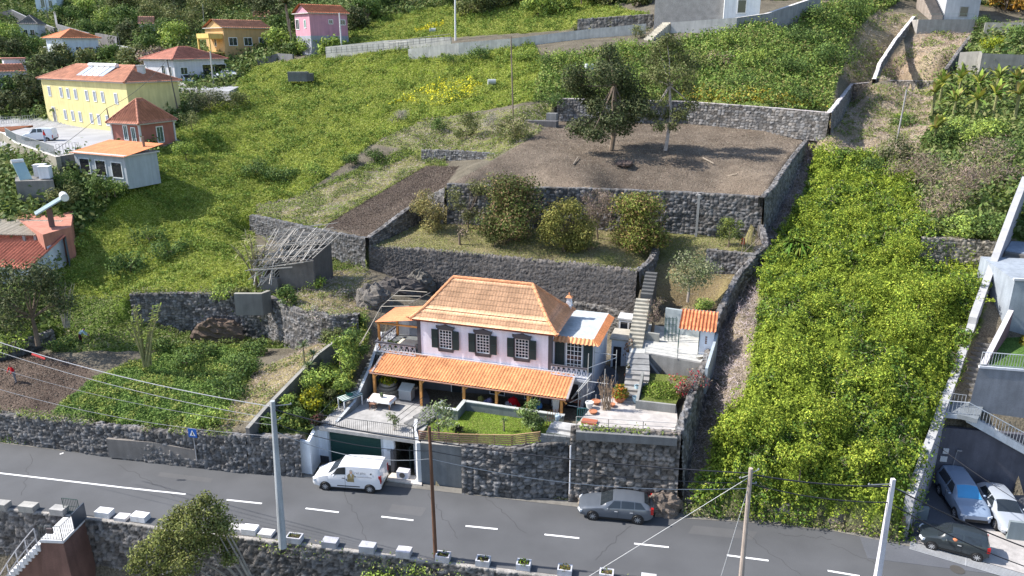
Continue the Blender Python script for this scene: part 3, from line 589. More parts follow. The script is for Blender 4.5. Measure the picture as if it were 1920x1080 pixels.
cover('leaf_litter', 'fallen leaves and straw scattered on the bare brown terrace', ['bare', 'dirt', 'terrace'], 60, 0.055, [(0.30, 0.25, 0.19), (0.19, 0.145, 0.11), (0.36, 0.32, 0.26), (0.10, 0.075, 0.06)], up=0.02, spread=0.7, m='dryleaf', aspect=.35)
cover('soil_litter', 'clods and pale straw on the dug brown soil', ['soil'], 90, 0.055, [(0.10, 0.075, 0.06), (0.14, 0.11, 0.085), (0.05, 0.04, 0.033), (0.26, 0.22, 0.18)], up=0.03, spread=0.9, m='dryleaf', aspect=.5)
cover('lawn_grass', 'bright mown lawn blades in front of the porch', ['lawn'], 900, 0.04, [(0.254, 0.364, 0.057), (0.193, 0.293, 0.050), (0.327, 0.411, 0.087), (0.352, 0.329, 0.132)], up=0.02, spread=0.8, aspect=.3)
cover('yellow_flowers', 'patches of yellow flowers on the grassy slope', ['meadow'], 60, 0.12, [(0.681, 0.624, 0.042), (0.559, 0.553, 0.057)], up=0.15, spread=0.6, poly=[(680, 205), (745, 190), (760, 180), (830, 148), (880, 140), (905, 160), (890, 190), (820, 200), (760, 190)], patch=.46)
cover('yellow_flowers', 'thin band of yellow flowers behind the ramp wall', ['meadow'], 60, 0.14, [(0.620, 0.553, 0.042)], up=0.15, spread=0.6, poly=[(775, 58), (830, 42), (835, 48), (785, 62)])
cover('yellow_flowers', 'yellow orange weeds along the top of the back terrace wall', ['green'], 90, 0.12, [(0.474, 0.435, 0.057), (0.449, 0.317, 0.072)], up=0.25, spread=0.6, poly=[(1275, 170), (1440, 178), (1560, 205), (1440, 198), (1275, 188)])
def verge(label, A, cols, dens=60, w=.5, h=.25, size=.07, z0=0):
    n_ = int((A[-1] - A[0]).length * dens); L = [0]
    for a, c in zip(A, A[1:]): L.append(L[-1] + (c - a).length)
    s_ = RS.uniform(0, L[-1], n_); s_ = s_[fbm(s_ / 1.3, s_ * 0, 5) > .47]; n_ = len(s_); X = np.interp(s_, L, [p.x for p in A]); Y = np.interp(s_, L, [p.y for p in A]) + RS.uniform(-w, w, n_) * .5
    P = np.stack([X, Y, np.interp(s_, L, [p.z for p in A]) + z0 + np.abs(RS.normal(size=n_)) * h * (.3 + fbm(s_ * 1.5, s_ * 0, 9))], 1)
    tag(leafmesh('verge_weeds', P, RS.normal(size=(n_, 3)) + [0, -.6, 1], RS.uniform(.6, 1.4, n_) * size, pal(n_, cols), 'leaf'), label, 'weeds', kind='stuff')
VW = [(0.205, 0.270, 0.057), (0.278, 0.317, 0.087), (0.132, 0.187, 0.057), (0.352, 0.305, 0.192)]
verge('weeds along the foot of the left road wall', [W(x, y, 0) for x, y in ((-40, 822), (100, 837), (200, 849), (330, 865), (440, 878))], VW, 200)
verge('weeds along the road edge under the vines', [W(x, y, 0) for x, y in ((1280, 962), (1420, 972), (1560, 987), (1690, 1012))], VW, 260, .9, .4)
verge('thin weeds at the foot of the tall road wall', [W(x, y, 0) for x, y in ((870, 915), (1060, 935), (1275, 962))], [(0.278, 0.246, 0.192), (0.181, 0.199, 0.087)], 60, .4, .1)
verge('weeds hanging on the top of the left road wall', [p + Vector((0, .1, .05)) for p, _ in WALLS['road_left']], VW + [(0.095, 0.140, 0.042)], 120, .8, .35)
verge('plants growing along the patio edge', [W(1085, 806, 5.1), W(1268, 818, 5.1)], [(0.181, 0.246, 0.057), (0.254, 0.317, 0.072)], 90, .35, .25)
verge('green tufts on the rim of the wall behind the house', [p + Vector((0, .2, .05)) for p, _ in WALLS['terrace_low']], [(0.254, 0.270, 0.102), (0.327, 0.293, 0.192)], 60, .6, .12)
verge('weeds on the rim of the mid left stone wall', [p + Vector((0, .2, .05)) for p, _ in WALLS['mid_left']], VW, 90, .8, .3)
verge('creepers trailing over the lower road wall', [Vector((p.x, p.y - .3, -.6)) for p in near_line[6:12]], VW, 50, 1.0, .5)
# ------------------------------------------------------------------ builders shared by the buildings
def tiles(name, bl, br, tr, tl, parent, pitch=0.24, course=0.38, amp=0.03, lift=0.03, col=(0.62, 0.26, 0.12), var=0.25, world=False, m='tile', per=5, dark=0.55):
    bl, br, tr, tl = (np.array(p, float) for p in (bl, br, tr, tl))
    u = br - bl; wid = np.linalg.norm(u); u /= wid; up = ((tl + tr) / 2 - (bl + br) / 2); nn = np.cross(u, up); nn /= np.linalg.norm(nn)
    vv = np.cross(nn, u); hgt = np.dot(tl - bl, vv); nc = max(1, round(hgt / course))
    lu0, lu1, ru1 = 0.0, np.dot(tl - bl, u), np.dot(tr - bl, u)
    umin, umax = min(0, lu1), max(wid, ru1); us = np.arange(umin, umax + pitch / per, pitch / per)
    V = []; C = []; nr = 0; eps = 1e-3
    for k in range(nc):
        for fr in (0.0, 1 - eps):
            t = (k + fr) / nc; a = lu0 + (lu1 - lu0) * t; b = wid + (ru1 - wid) * t
            x = np.clip(us, a, b); h = amp * (0.5 + 0.5 * np.cos(2 * np.pi * us / pitch)) ** 0.8 + lift * (1 - fr)
            V.append(bl + np.outer(x, u) + vv * t * hgt + np.outer(h, nn)); nr += 1
            tl_ = np.floor(us / pitch + 0.5 * (k % 2)); r = _hash(tl_, np.full_like(tl_, k), 3)
            valley = (0.5 + 0.5 * np.cos(2 * np.pi * us / pitch))
            C.append(np.outer((1 - var / 2 + var * r) * (1 - 0.15 * (1 - valley)), np.array(col)))
    n = len(us); V = np.concatenate(V); C = np.concatenate(C)
    if world and parent is not None:
        Mi = np.array(root_matrix(parent).inverted()); V = V @ Mi[:3, :3].T + Mi[:3, 3]
    a = (np.arange(nr - 1)[:, None] * n + np.arange(n - 1)[None]).ravel()
    return npmesh(name, V, np.stack([a, a + 1, a + n + 1, a + n], 1), C, m, parent)
def ridge(mb, p, q, r=0.13, seg=0.42, col=(0.62, 0.28, 0.14)):
    p, q = Vector(p), Vector(q); n = max(1, int((q - p).length / seg))
    for i in range(n):
        a, b = p.lerp(q, i / n), p.lerp(q, (i + 1.08) / n); k = 0.85 + 0.3 * rnd.random()
        mb.tube(a, b, r * 1.12, r * 0.92, 8, tuple(c * k for c in col))
def railing(mb, pts, h=0.9, bars=0.14, r=0.012, post=0.025, col=(0.03, 0.035, 0.04), mid=(), rail=0.02):
    for i in range(len(pts) - 1):
        a, b = Vector(pts[i]), Vector(pts[i + 1]); n = max(1, int((b - a).length / bars)) if bars else 0
        up = Vector((0, 0, h)); mb.tube(a + up, b + up, rail, n=5, col=col)
        for f in mid: mb.tube(a + up * f, b + up * f, rail * 0.7, n=4, col=col)
        if bars:
            mb.tube(a + up * 0.1, b + up * 0.1, rail * 0.7, n=4, col=col)
            for k in range(1, n): p = a.lerp(b, k / n); mb.tube(p + up * 0.1, p + up, r, n=4, col=col, cap=False)
        mb.tube(a, a + up, post, n=5, col=col); mb.tube(b, b + up, post, n=5, col=col)
def pwall(name, label, cat, tops, zb, th=0.2, m='concrete', col=(0.3, 0.3, 0.3), cap=None, parent=None, side=1, group=None):
    """smooth wall whose top follows the given points; zb number or list"""
    ps = [Vector(p) for p in tops]; nn = normals2(ps); zb = zb if isinstance(zb, (list, tuple)) else [zb] * len(ps)
    mb = MB(col); n = len(ps); vs = []
    for p, q, z in zip(ps, nn, zb):
        f = Vector((q.x, q.y, 0)) * 0; bk = Vector((-q.x, -q.y, 0)) * th * side
        vs += [(p.x, p.y, z), (p.x, p.y, p.z), (p.x + bk.x, p.y + bk.y, p.z), (p.x + bk.x, p.y + bk.y, z)]
    fs = []; cs = []
    for i in range(n - 1):
        a, b = 4 * i, 4 * i + 4
        mb.add([vs[k] for k in (a, b, b + 1, a + 1)], [(0, 1, 2, 3)]); mb.add([vs[k] for k in (a + 2, b + 2, b + 3, a + 3)], [(0, 1, 2, 3)])
        mb.add([vs[k] for k in (a + 1, b + 1, b + 2, a + 2)], [(0, 1, 2, 3)], cap or col)
    mb.add(vs[:4], [(3, 2, 1, 0)]); mb.add(vs[-4:], [(0, 1, 2, 3)])
    o = mb.build(name, m, parent, world=parent is not None)
    return tag(o, label, cat, group) if label else o
def slab(name, pts, thick, m, col, kind='structure'):
    mb = MB(col); pts = [Vector(p) for p in pts]
    a = sum(pts[i].x * pts[(i + 1) % len(pts)].y - pts[(i + 1) % len(pts)].x * pts[i].y for i in range(len(pts)))
    if a < 0: pts = pts[::-1]
    n = len(pts); lo = [(p.x, p.y, p.z - thick) for p in pts]; hi = [tuple(p) for p in pts]
    mb.add(lo + hi, [tuple(range(n - 1, -1, -1)), tuple(range(n, 2 * n))] + [(i, (i + 1) % n, n + (i + 1) % n, n + i) for i in range(n)])
    o = mb.build(name, m)
    if kind: o['kind'] = kind
    return o
def stairs(mb, p0, p1, wid, n, col, thick=0.4, under=None, yaw=None):
    p0, p1 = Vector(p0), Vector(p1); d = (p1 - p0); run = Vector((d.x, d.y)).length / n; rise = d.z / n
    ang = math.atan2(d.y, d.x)
    for i in range(n):
        c = p0 + Vector((d.x, d.y, 0)) * ((i + 0.5) / n); z1 = p0.z + rise * (i + 1)
        zb = (z1 - thick) if under is None else under
        k = 0.93 + 0.14 * rnd.random()
        mb.cbox((c.x, c.y, (z1 + zb) / 2), (run + 0.03, wid, z1 - zb), ang, tuple(q * k for q in col))
def window(parent, x, y, z0, z1, w, cols=2, rows=2, frame=(0.8, 0.8, 0.82), pane=(0.02, 0.025, 0.035), trim=None, sh=None, depth=0.05, axis='y', fw=0.05, name='window', crown=False, open_w=None):
    """window in a facade at local y (faces -y), or at local x when axis='x' (faces +x), 'w' (faces -x)"""
    if axis == 'y': T = Matrix.Translation((x, y, 0))
    elif axis == 'x': T = Matrix.Translation((x, y, 0)) @ Matrix.Rotation(math.pi / 2, 4, 'Z')
    else: T = Matrix.Translation((x, y, 0)) @ Matrix.Rotation(-math.pi / 2, 4, 'Z')
    a, b = -w / 2, w / 2; d = depth
    f = MB(frame, T)
    f.box(a, a + fw, -d, 0.01, z0, z1); f.box(b - fw, b, -d, 0.01, z0, z1); f.box(a + fw, b - fw, -d, 0.01, z0, z0 + fw); f.box(a + fw, b - fw, -d, 0.01, z1 - fw, z1)
    iw, ih = w - 2 * fw, z1 - z0 - 2 * fw; t = 0.018 if w < 1.5 else 0.03
    for i in range(1, cols): xx = a + fw + iw * i / cols; f.box(xx - t, xx + t, -d * 0.8, 0.0, z0 + fw, z1 - fw)
    for j in range(1, rows): zz_ = z0 + fw + ih * j / rows; f.box(a + fw, b - fw, -d * 0.78, 0.002, zz_ - t, zz_ + t)
    wo = f.build(name, 'paint', parent)
    p = MB(pane, T); p.box(a + fw * .5, b - fw * .5, -d * 0.35, 0.006, z0 + fw * .5, z1 - fw * .5); p.build('pane', 'glass', wo)
    if trim:
        q = MB(trim, T); tw = 0.13; e = d + 0.04
        q.box(a - tw, a, -e, 0.004, z0 - tw, z1 + tw); q.box(b, b + tw, -e, 0.004, z0 - tw, z1 + tw); q.box(a, b, -e, 0.004, z1, z1 + tw)
        q.box(a - tw * 1.6, b + tw * 1.6, -e - 0.05, 0.003, z0 - tw * 1.9, z0 - tw + 0.002) if not crown else None
        q.box(a, b, -e - .02, 0.004, z0 - tw, z0)
        if crown:
            q.box(a - tw * 0.7, b + tw * 0.7, -e - 0.01, 0.003, z0 - tw * 2.1, z0 - tw - 0.002)
            n = 12; pts = []
            for i in range(n + 1):
                s = i / n * 2 - 1; hh = 0.16 + 0.16 * (1 - abs(s)) ** 2 + (0.03 if abs(s) > 0.9 else 0)
                pts.append((s * (w / 2 + tw * 1.7), z1 + tw + hh))
            base = [((w / 2 + tw * 1.4), z1 + tw), (-(w / 2 + tw * 1.4), z1 + tw)]
            poly = base + pts; k = len(poly); e2 = e + 0.06
            vs = [(px_, -e2, pz) for px_, pz in poly] + [(px_, 0.004, pz) for px_, pz in poly]
            q.add(vs, [tuple(range(k - 1, -1, -1)), tuple(range(k, 2 * k))] + [(i, (i + 1) % k, k + (i + 1) % k, k + i) for i in range(k)])
        q.build('surround', 'paint', wo)
    if sh:
        sw = open_w or w * 0.42
        for s in (-1, 1):
            h = MB(sh, T); x0 = (b + 0.09) if s > 0 else (a - 0.09 - sw)
            h.box(x0, x0 + sw, -d - 0.11, -d - 0.07, z0 + 0.02, z1 + 0.02)
            for zq in (z0 + 0.02, (z0 + z1) / 2, z1 - 0.04): h.box(x0 + 0.02, x0 + sw - 0.02, -d - 0.125, -d - 0.11, zq, zq + 0.05, tuple(c * 1.5 for c in sh))
            h.build('shutter', 'paint', wo)
    return wo
ORANGE = (0.60, 0.25, 0.115); LIL = (0.76, 0.73, 0.82); DG = (0.075, 0.072, 0.085); DGREEN = (0.012, 0.028, 0.032); PINE = (0.42, 0.19, 0.06)
GREYW = (0.16, 0.18, 0.19)
# ------------------------------------------------------------------ the house
HO, HY = Vector((-7.16, 52.87, 0)), math.radians(-17.5)
house = thing('house', 'two storey lilac white house with orange hipped tile roof and long tiled porch', 'house', HO, HY)
HM = MATS[house.name]; HMi = HM.inverted()
def HL(x, y, z): return HMi @ W(x, y, z)
def hw(x, y, z): return HM @ Vector((x, y, z))
b = MB(LIL); b.box(0, 10.5, 0, 4.95, 5.7, 8.78)
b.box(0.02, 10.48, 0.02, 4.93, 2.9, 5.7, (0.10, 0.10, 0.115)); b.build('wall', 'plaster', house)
b = MB(DG)
for x0, x1 in ((-0.03, 0.25), (10.25, 10.53)): b.box(x0, x1, -0.03, 0.25, 5.72, 8.72)
b.box(-0.02, 10.52, -0.05, 0.0, 5.72, 5.86); b.build('pilaster', 'paint', house)
b = MB((0.20, 0.06, 0.04)); b.box(-0.3, 10.8, -0.3, 5.25, 8.68, 8.8); b.build('eave', 'paint', house)
for xc in (2.3, 5.27, 8.28): window(house, xc, -0.005, 6.62, 8.1, 1.02, 4, 6, trim=DG, sh=DGREEN, crown=True, open_w=0.5, depth=0.06)
# sash meeting rails are heavier: second bar set as sub-part of the front windows comes with the rows above
# ground floor openings under the porch
window(house, 6.35, -0.005, 3.35, 5.1, 1.2, 2, 1, name='french_window'); window(house, 9.1, -0.005, 3.35, 5.1, 1.2, 2, 1, name='french_window'); window(house, 3.1, -0.005, 3.0, 5.1, 0.95, 1, 1, name='door', pane=(0.03, 0.035, 0.04))
# main roof, slightly flared hips
E0 = [(-0.45, -0.38), (10.95, -0.38), (10.95, 5.33), (-0.45, 5.33)]; ez = 8.8; fz = 9.47; F0 = [(0.38, 0.42), (10.12, 0.42), (10.12, 4.53), (0.38, 4.53)]; R1, R2 = (2.05, 2.48, 11.5), (8.35, 2.48, 11.5)
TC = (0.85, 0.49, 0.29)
rf = thing('roof', None, None); rf.parent = house; del_ = None
def P3(p, z): return (p[0], p[1], z)
roofparts = []
def roofside(i, j, ra, rb, col=TC):
    tiles('roof_slope', P3(E0[i], ez), P3(E0[j], ez), P3(F0[j], fz), P3(F0[i], fz), rf, pitch=0.24, course=0.40, amp=0.010, lift=0.075, col=col, var=0.2)
    tiles('roof_slope', P3(F0[i], fz), P3(F0[j], fz), rb, ra, rf, pitch=0.24, course=0.40, amp=0.010, lift=0.075, col=col, var=0.2)
roofside(0, 1, R1, R2); roofside(1, 2, R2, R2, (0.66, 0.32, 0.18)); roofside(2, 3, R2, R1); roofside(3, 0, R1, R1)  # right hip: its weaker sunlight is painted in as a darker tile colour
rb = MB((0.6, 0.3, 0.16)); ridge(rb, R1, R2)
for i, rr in ((0, R1), (1, R2), (2, R2), (3, R1)): ridge(rb, P3(E0[i], ez + 0.03), P3(F0[i], fz + 0.03)); ridge(rb, P3(F0[i], fz + 0.03), rr)
rb.build('ridge_tiles', 'tile', rf)
for q in (E0[0], E0[1]):
    d_ = 1 if q[0] > 5 else -1; c_ = MB((0.5, 0.24, 0.13)); c_.tube(P3(q, ez + 0.1), (q[0] + 0.22 * d_, q[1] - 0.15, ez + 0.22), 0.09, 0.02, 6); c_.build('roof_finial', 'tile', rf)
ch = MB((0.72, 0.72, 0.76)); cx, cy = 10.55, 5.05
ch.box(cx - .2, cx + .2, cy - .2, cy + .2, 8.6, 9.55); ch.box(cx - .25, cx + .25, cy - .25, cy + .25, 9.2, 9.26, (0.4, 0.4, 0.45)); ch.box(cx - .17, cx + .17, cy - .17, cy + .17, 9.55, 9.85); ch.box(cx - .23, cx + .23, cy - .23, cy + .23, 9.85, 9.9, (0.45, 0.45, 0.5))
for k in (-.1, .1): ch.box(cx + k - .05, cx + k + .05, cy - .206, cy - .2, 9.0, 9.12, (0.03, 0.03, 0.03)); 
ch.add([(cx - .26, cy - .26, 9.9), (cx + .26, cy - .26, 9.9), (cx + .26, cy + .26, 9.9), (cx - .26, cy + .26, 9.9), (cx, cy, 10.12)], [(0, 1, 4), (1, 2, 4), (2, 3, 4), (3, 0, 4)], ORANGE)
ch.blob((cx, cy, 10.2), 0.07, 1, 6, 4, 0, ORANGE); ch.build('chimney', 'plaster', rf)
# long porch roof
tiles('porch_roof', (-2.8, -2.85, 5.2), (12.35, -2.85, 5.2), (12.25, -0.04, 5.83), (-2.5, -0.04, 5.83), house, pitch=0.235, course=0.36, amp=0.06, lift=0.04, col=(0.72, 0.30, 0.13), var=0.3)
b = MB((0.30, 0.27, 0.27))
b.cbox((-2.66, -1.44, 5.54), (0.16, 2.9, 0.12), 0.1, rx=math.atan2(.63, 2.8)); b.cbox((12.33, -1.44, 5.54), (0.16, 2.9, 0.12), 0.03, rx=math.atan2(.63, 2.8)); b.box(-2.45, 12.2, -0.16, -0.06, 5.84, 5.93, (0.5, 0.48, 0.5)); b.build('verge', 'plaster', house)
b = MB((0.28, 0.10, 0.05)); b.box(-2.7, 12.25, -2.78, -2.66, 5.06, 5.2); b.tube((-2.7, -2.9, 5.16), (12.3, -2.9, 5.16), 0.055, n=6, col=(0.30, 0.16, 0.12)); b.build('gutter_beam', 'wood', house)
b = MB((0.30, 0.15, 0.07)); b.add([(-2.7, -2.75, 5.12), (12.25, -2.75, 5.12), (12.2, -0.02, 5.72), (-2.4, -0.02, 5.72)], [(0, 3, 2, 1)])
for k in range(26): x = -2.6 + k * 0.58; b.add([(x, -2.75, 5.0), (x + .08, -2.75, 5.0), (x + .08, -0.02, 5.6), (x, -0.02, 5.6), (x, -2.75, 5.1), (x + .08, -2.75, 5.1), (x + .08, -0.02, 5.7), (x, -0.02, 5.7)], [(0, 3, 2, 1), (0, 1, 5, 4), (1, 2, 6, 5), (3, 0, 4, 7)])
b.build('porch_ceiling', 'wood', house)
for x, zb in ((-2.45, 2.95), (1.35, 2.95), (4.72, 4.05), (7.2, 4.05), (9.55, 4.05), (11.95, 4.05)):
    b = MB((0.55, 0.26, 0.08)); b.box(x - .09, x + .09, -2.84 + .06, -2.66 + .06, zb, 5.08); b.cbox((x + .2, -2.69, 4.93), (0.45, 0.09, 0.08), 0, ry=-0.75 if x < 11 else 0.75); b.build('post', 'wood', house)
# left balcony with lean to roof
OR2 = (0.62, 0.215, 0.10)
tiles('side_roof', (-3.5, 3.4, 8.12), (-3.5, -0.15, 8.12), (0.1, -0.15, 8.66), (0.1, 3.4, 8.66), house, pitch=0.5, course=1.9, amp=0.008, lift=0.01, col=OR2, var=0.08)
b = MB(PINE)
b.box(-3.4, -0.0, -0.1, 0.02, 8.0, 8.12); b.box(-3.42, -3.3, 0.03, 3.3, 7.98, 8.1)
for x, y in ((-3.3, 0.06), (-3.3, 3.2)): b.box(x - .08, x + .08, y - .08, y + .08, 5.8, 8.0)
b.tube((-3.2, 0.3, 5.9), (-2.6, 0.0, 8.0), 0.03, n=5, col=(0.5, 0.42, 0.3)); b.build('balcony_post', 'wood', house)
b = MB((0.15, 0.16, 0.165)); b.box(-3.45, -0.02, -0.45, 3.6, 5.52, 5.8); b.box(-3.42, -3.28, -0.4, 3.6, 2.9, 5.52); b.box(-3.42, -0.02, 3.45, 3.58, 2.9, 8.0, (0.30, 0.31, 0.34)); b.build('balcony_floor', 'concrete', house)
def lattice(name, a, c, z0, z1, col=(0.68, 0.68, 0.74), n=None, solid=None):
    mb = MB(col); a, c = Vector(a), Vector(c); L = (c - a).length; h = z1 - z0; n = n or max(2, int(L / (h * 0.62))); d = (c - a) / n
    for z_ in (z0, z1): mb.tube((a.x, a.y, z_), (c.x, c.y, z_), 0.035, n=4)
    for k in range(n):
        p = a + d * k; q = a + d * (k + 1); m_ = (p + q) / 2; zm = (z0 + z1) / 2
        mb.tube((p.x, p.y, z0), (p.x, p.y, z1), 0.02, n=4, cap=False)
        N = 10; rx = d.length / 2; ring = [m_ + d.normalized() * rx * math.cos(t * 2 * math.pi / N) + Vector((0, 0, zm - m_.z + h / 2 * math.sin(t * 2 * math.pi / N))) for t in range(N + 1)]
        mb.path(ring, 0.022, n=4)
        for s in (1, -1): mb.tube((p.x, p.y, zm - s * h / 2), (q.x, q.y, zm + s * h / 2), 0.018, n=4, cap=False)
    return mb.build(name, 'plaster', house)
lattice('balcony_railing', (-3.35, -0.42, 0), (-0.05, -0.42, 0), 5.85, 6.55); lattice('balcony_railing', (-3.36, 3.0, 0), (-3.36, -0.4, 0), 5.85, 6.55)
b = MB(DG); b.box(-3.45, -0.02, -0.5, -0.34, 6.58, 6.68); b.box(-3.44, -3.28, -0.34, 3.0, 6.58, 6.68); b.build('railing_cap', 'paint', house)
# right wing, flat grey roof with a tile edge
b = MB((0.60, 0.60, 0.64)); b.box(10.53, 13.3, 1.0, 6.9, 2.9, 8.05); b.box(10.54, 13.28, -0.5, 1.0, 5.5, 5.7, (0.5, 0.5, 0.52)); b.box(10.6, 13.0, -0.3, 1.0, 2.9, 5.5, (0.42, 0.42, 0.44)); b.build('wing_wall', 'plaster', house)
b = MB((0.42, 0.45, 0.46)); b.box(10.4, 13.35, 0.8, 7.0, 8.05, 8.2); b.build('flat_roof', 'concrete', house)
tiles('roof_edging', (10.3, 0.35, 8.0), (13.85, 0.35, 8.0), (13.35, 0.85, 8.3), (10.3, 0.85, 8.3), house, pitch=0.3, course=0.7, amp=0.11, lift=0.02, col=(0.68, 0.33, 0.16), var=0.2)
tiles('roof_edging', (13.85, 0.35, 8.0), (13.85, 6.6, 8.0), (13.35, 6.6, 8.3), (13.35, 0.85, 8.3), house, pitch=0.22, course=0.7, amp=0.05, lift=0.02, col=(0.66, 0.25, 0.10), var=0.2)
window(house, 11.95, 0.995, 5.75, 8.0, 1.25, 4, 6, name='french_window', depth=0.06, fw=0.09, sh=DGREEN, open_w=0.66)
lattice('balcony_railing', (10.6, -0.45, 0), (13.2, -0.45, 0), 5.85, 6.5, n=7); b = MB(DG); b.box(10.56, 13.3, -0.52, -0.38, 6.52, 6.62); b.box(10.56, 13.28, 0.93, 0.995, 5.7, 5.95, (0.10, 0.12, 0.14)); b.build('railing_cap', 'paint', house)
b = MB((0.015, 0.015, 0.02)); b.box(11.0, 12.6, -0.33, -0.3, 3.2, 5.2); b.build('basement_door', 'paint', house)
b = MB((0.5, 0.5, 0.55)); b.tube((13.33, 0.95, 8.0), (13.33, 0.95, 4.6), 0.05, n=6); b.build('downpipe', 'paint', house)
# porch floor and grey parapet
slab('porch_floor', [hw(-3.9, -3.0, 3.0), hw(14.5, -3.0, 3.0), hw(14.5, 0.1, 3.0), hw(-3.9, 0.3, 3.0)], 0.3, 'concrete', (0.17, 0.17, 0.18))
par = MB(GREYW)
par.box(4.95, 12.2, -3.06, -2.86, 3.0, 4.0); par.box(4.75, 4.95, -4.55, -2.86, 3.0, 4.0); par.box(3.2, 4.75, -4.55, -4.35, 3.0, 4.0); par.box(3.2, 3.4, -4.35, -3.3, 3.0, 4.0)
for q in ((4.96, 12.25, -3.1, -2.82), (4.7, 4.99, -4.6, -2.82), (3.15, 4.7, -4.6, -4.3)): par.box(*q, 4.0, 4.06, (0.42, 0.44, 0.44))
o = par.build('parapet', 'concrete', None); o.location = HO; o.rotation_euler = (0, 0, HY); tag(o, 'grey rendered low wall between porch and lawn', 'low wall')
# ------------------------------------------------------------------ terrace, garage, gate
terr = [W(598, 801, 3.05), W(778, 826, 3.05), W(800, 800, 3.05), hw(2.6, -3.0, 3.05), hw(-4.4, -3.0, 3.05), W(625, 768, 3.05)]
slab('terrace', terr, 0.25, 'concrete', (0.33, 0.32, 0.31))
gA, gB = W(601, 864, 0), W(790, 891, 0); gO, gR, gLn = frame(gA, gB)
gar = thing('garage', 'white garage with dark green door under the tiled terrace', 'garage', (gA.x, gA.y, 0), gR)
GW = (0.72, 0.76, 0.82); DB = (0.06, 0.062, 0.07)
def gl_(x, y, z): return MATS[gar.name].inverted() @ W(x, y, z)
d0, d1, e0, e1 = gl_(621, 867, 0).x, gl_(718, 880, 0).x, gl_(741, 884, 0).x, gl_(779, 890, 0).x
b = MB(GW); b.box(0, d0 - .14, 0, .25, .45, 2.8); b.box(d1 + .14, e0, 0, .25, .45, 2.8); b.box(d0 - .14, d1 + .14, 0, .25, 2.62, 2.8); b.box(e0, e1 + .3, 0, .25, 2.45, 2.8)
b.box(0, d0 - .14, -.01, .25, -.1, .45, DB); b.box(d1 + .14, e0, -.01, .25, -.1, .45, DB); b.build('wall', 'plaster', gar)
b = MB((0.45, 0.5, 0.55)); b.box(d0 - .14, d0, -.03, .25, 0, 2.62); b.box(d1, d1 + .14, -.03, .25, 0, 2.62); b.box(d0, d1, -.03, .25, 2.5, 2.62); b.build('door_frame', 'paint', gar)
b = MB((0.012, 0.055, 0.05))
for k in range(12): b.box(d0, d1, .12 + .012 * (k % 2), .2, .02 + k * .207, .02 + (k + 1) * .207)
b.build('garage_door', 'paint', gar)
b = MB((0.10, 0.105, 0.12)); b.box(-.3, e1 + .35, -.3, .6, 2.8, 3.0); b.box(-.35, e1 + .4, -.38, -.3, 2.72, 3.04, (0.16, 0.17, 0.19)); b.box(-.3, e1 + .3, -.3, .1, 3.0, 3.02, (0.3, 0.32, 0.34)); b.build('slab_edge', 'concrete', gar)
b = MB((0.02, 0.02, 0.02)); b.box(e0, e1, 2.4, 2.5, 0, 2.6); b.build('passage_shade_panel', 'concrete', gar); b = MB((0.17, 0.15, 0.12)); b.box(e0 + .6, e1, 1.6, 1.8, 0, 2.4); b.build('inner_wall', 'concrete', gar); b = MB((0.12, 0.12, 0.13)); b.box(e0 - .18, e0 + .02, -.25, .3, 0, 1.75); b.build('gate_pier', 'concrete', gar)  # near-black back panel puts the shade inside the passage into colour
b = MB((0.03, 0.05, 0.05)); b.box(e1 - .5, e1 - .45, .2, 1.4, .1, 1.9); b.build('gate', 'metal', gar)
b = MB((0.02, 0.02, 0.02)); b.box(d1 + .42, d1 + .75, -.02, -.005, 1.55, 1.7, (0.5, 0.52, 0.55)); b.build('house_number_plate', 'paint', gar)
pwall('wall', 'white return wall and pillar left of the green garage door', 'wall', [W(563, 887, 0) + Vector((0, 0, 2.6)), W(586, 890, 0) + Vector((0, 0, 2.6)), gA + Vector((0.02, 0.0, 2.78))], -0.1, 0.25, 'plaster', GW, side=1)
pwall('wall', 'white return wall at the right side of the entrance gate', 'wall', [gB + Vector((-0.35, 2.2, 3.2)), gB + Vector((-0.3, .6, 3.2)), W(791, 906, 0) + Vector((0, 0, 3.1))], -0.1, 0.25, 'plaster', (0.5, 0.51, 0.53), side=-1)
rough = (0.135, 0.145, 0.155)
pwall('wall', 'grey roughcast wall section between gate and stone road wall', 'wall', [W(791, 906, 0) + Vector((0, 0, 3.1)), W(868, 914.5, 0) + Vector((0, 0, 3.1))], -0.1, 0.4, 'concrete', rough, cap=(0.3, 0.29, 0.28))
slab('pavement', [W(735, 886, 0.12), W(790, 893, 0.12), W(791, 909, 0.12), W(722, 899, 0.12)], 0.2, 'concrete', (0.5, 0.46, 0.42))
# entrance stairs from gate towards the porch
st = MB((0.14, 0.14, 0.14)); stairs(st, W(770, 800, 3.06), hw(2.9, -3.4, 3.4), 1.3, 3, (0.15, 0.15, 0.15)); tag(st.build('stairs', 'concrete'), 'dark stair ramp between the two terrace railings', 'stairs')
rl = MB(); railing(rl, [W(600, 799, 3.06), W(690, 811, 3.06), W(776, 823, 3.06)], 0.9, 0.15); tag(rl.build('railing', 'metal'), 'black bar railing along the terrace edge above the garage', 'railing')
rl = MB(); railing(rl, [W(600, 799, 3.06), hw(-4.3, -5.9, 3.06), hw(-4.35, -4.6, 3.06)], 0.9, 0); tag(rl.build('railing', 'metal'), 'plain dark rail at the left end of the terrace', 'railing')
rl = MB(); railing(rl, [W(742, 806, 3.06), hw(1.7, -3.2, 3.06)], 0.9, 0, mid=(.5,)); tag(rl.build('railing', 'metal'), 'dark handrail between terrace table and entrance stairs', 'railing')
rl = MB(); railing(rl, [W(777, 823, 3.06), hw(3.1, -3.9, 3.3)], 0.95, 0, mid=(.5,)); tag(rl.build('railing', 'metal'), 'dark handrail between entrance stairs and the silver leaved shrub', 'railing')
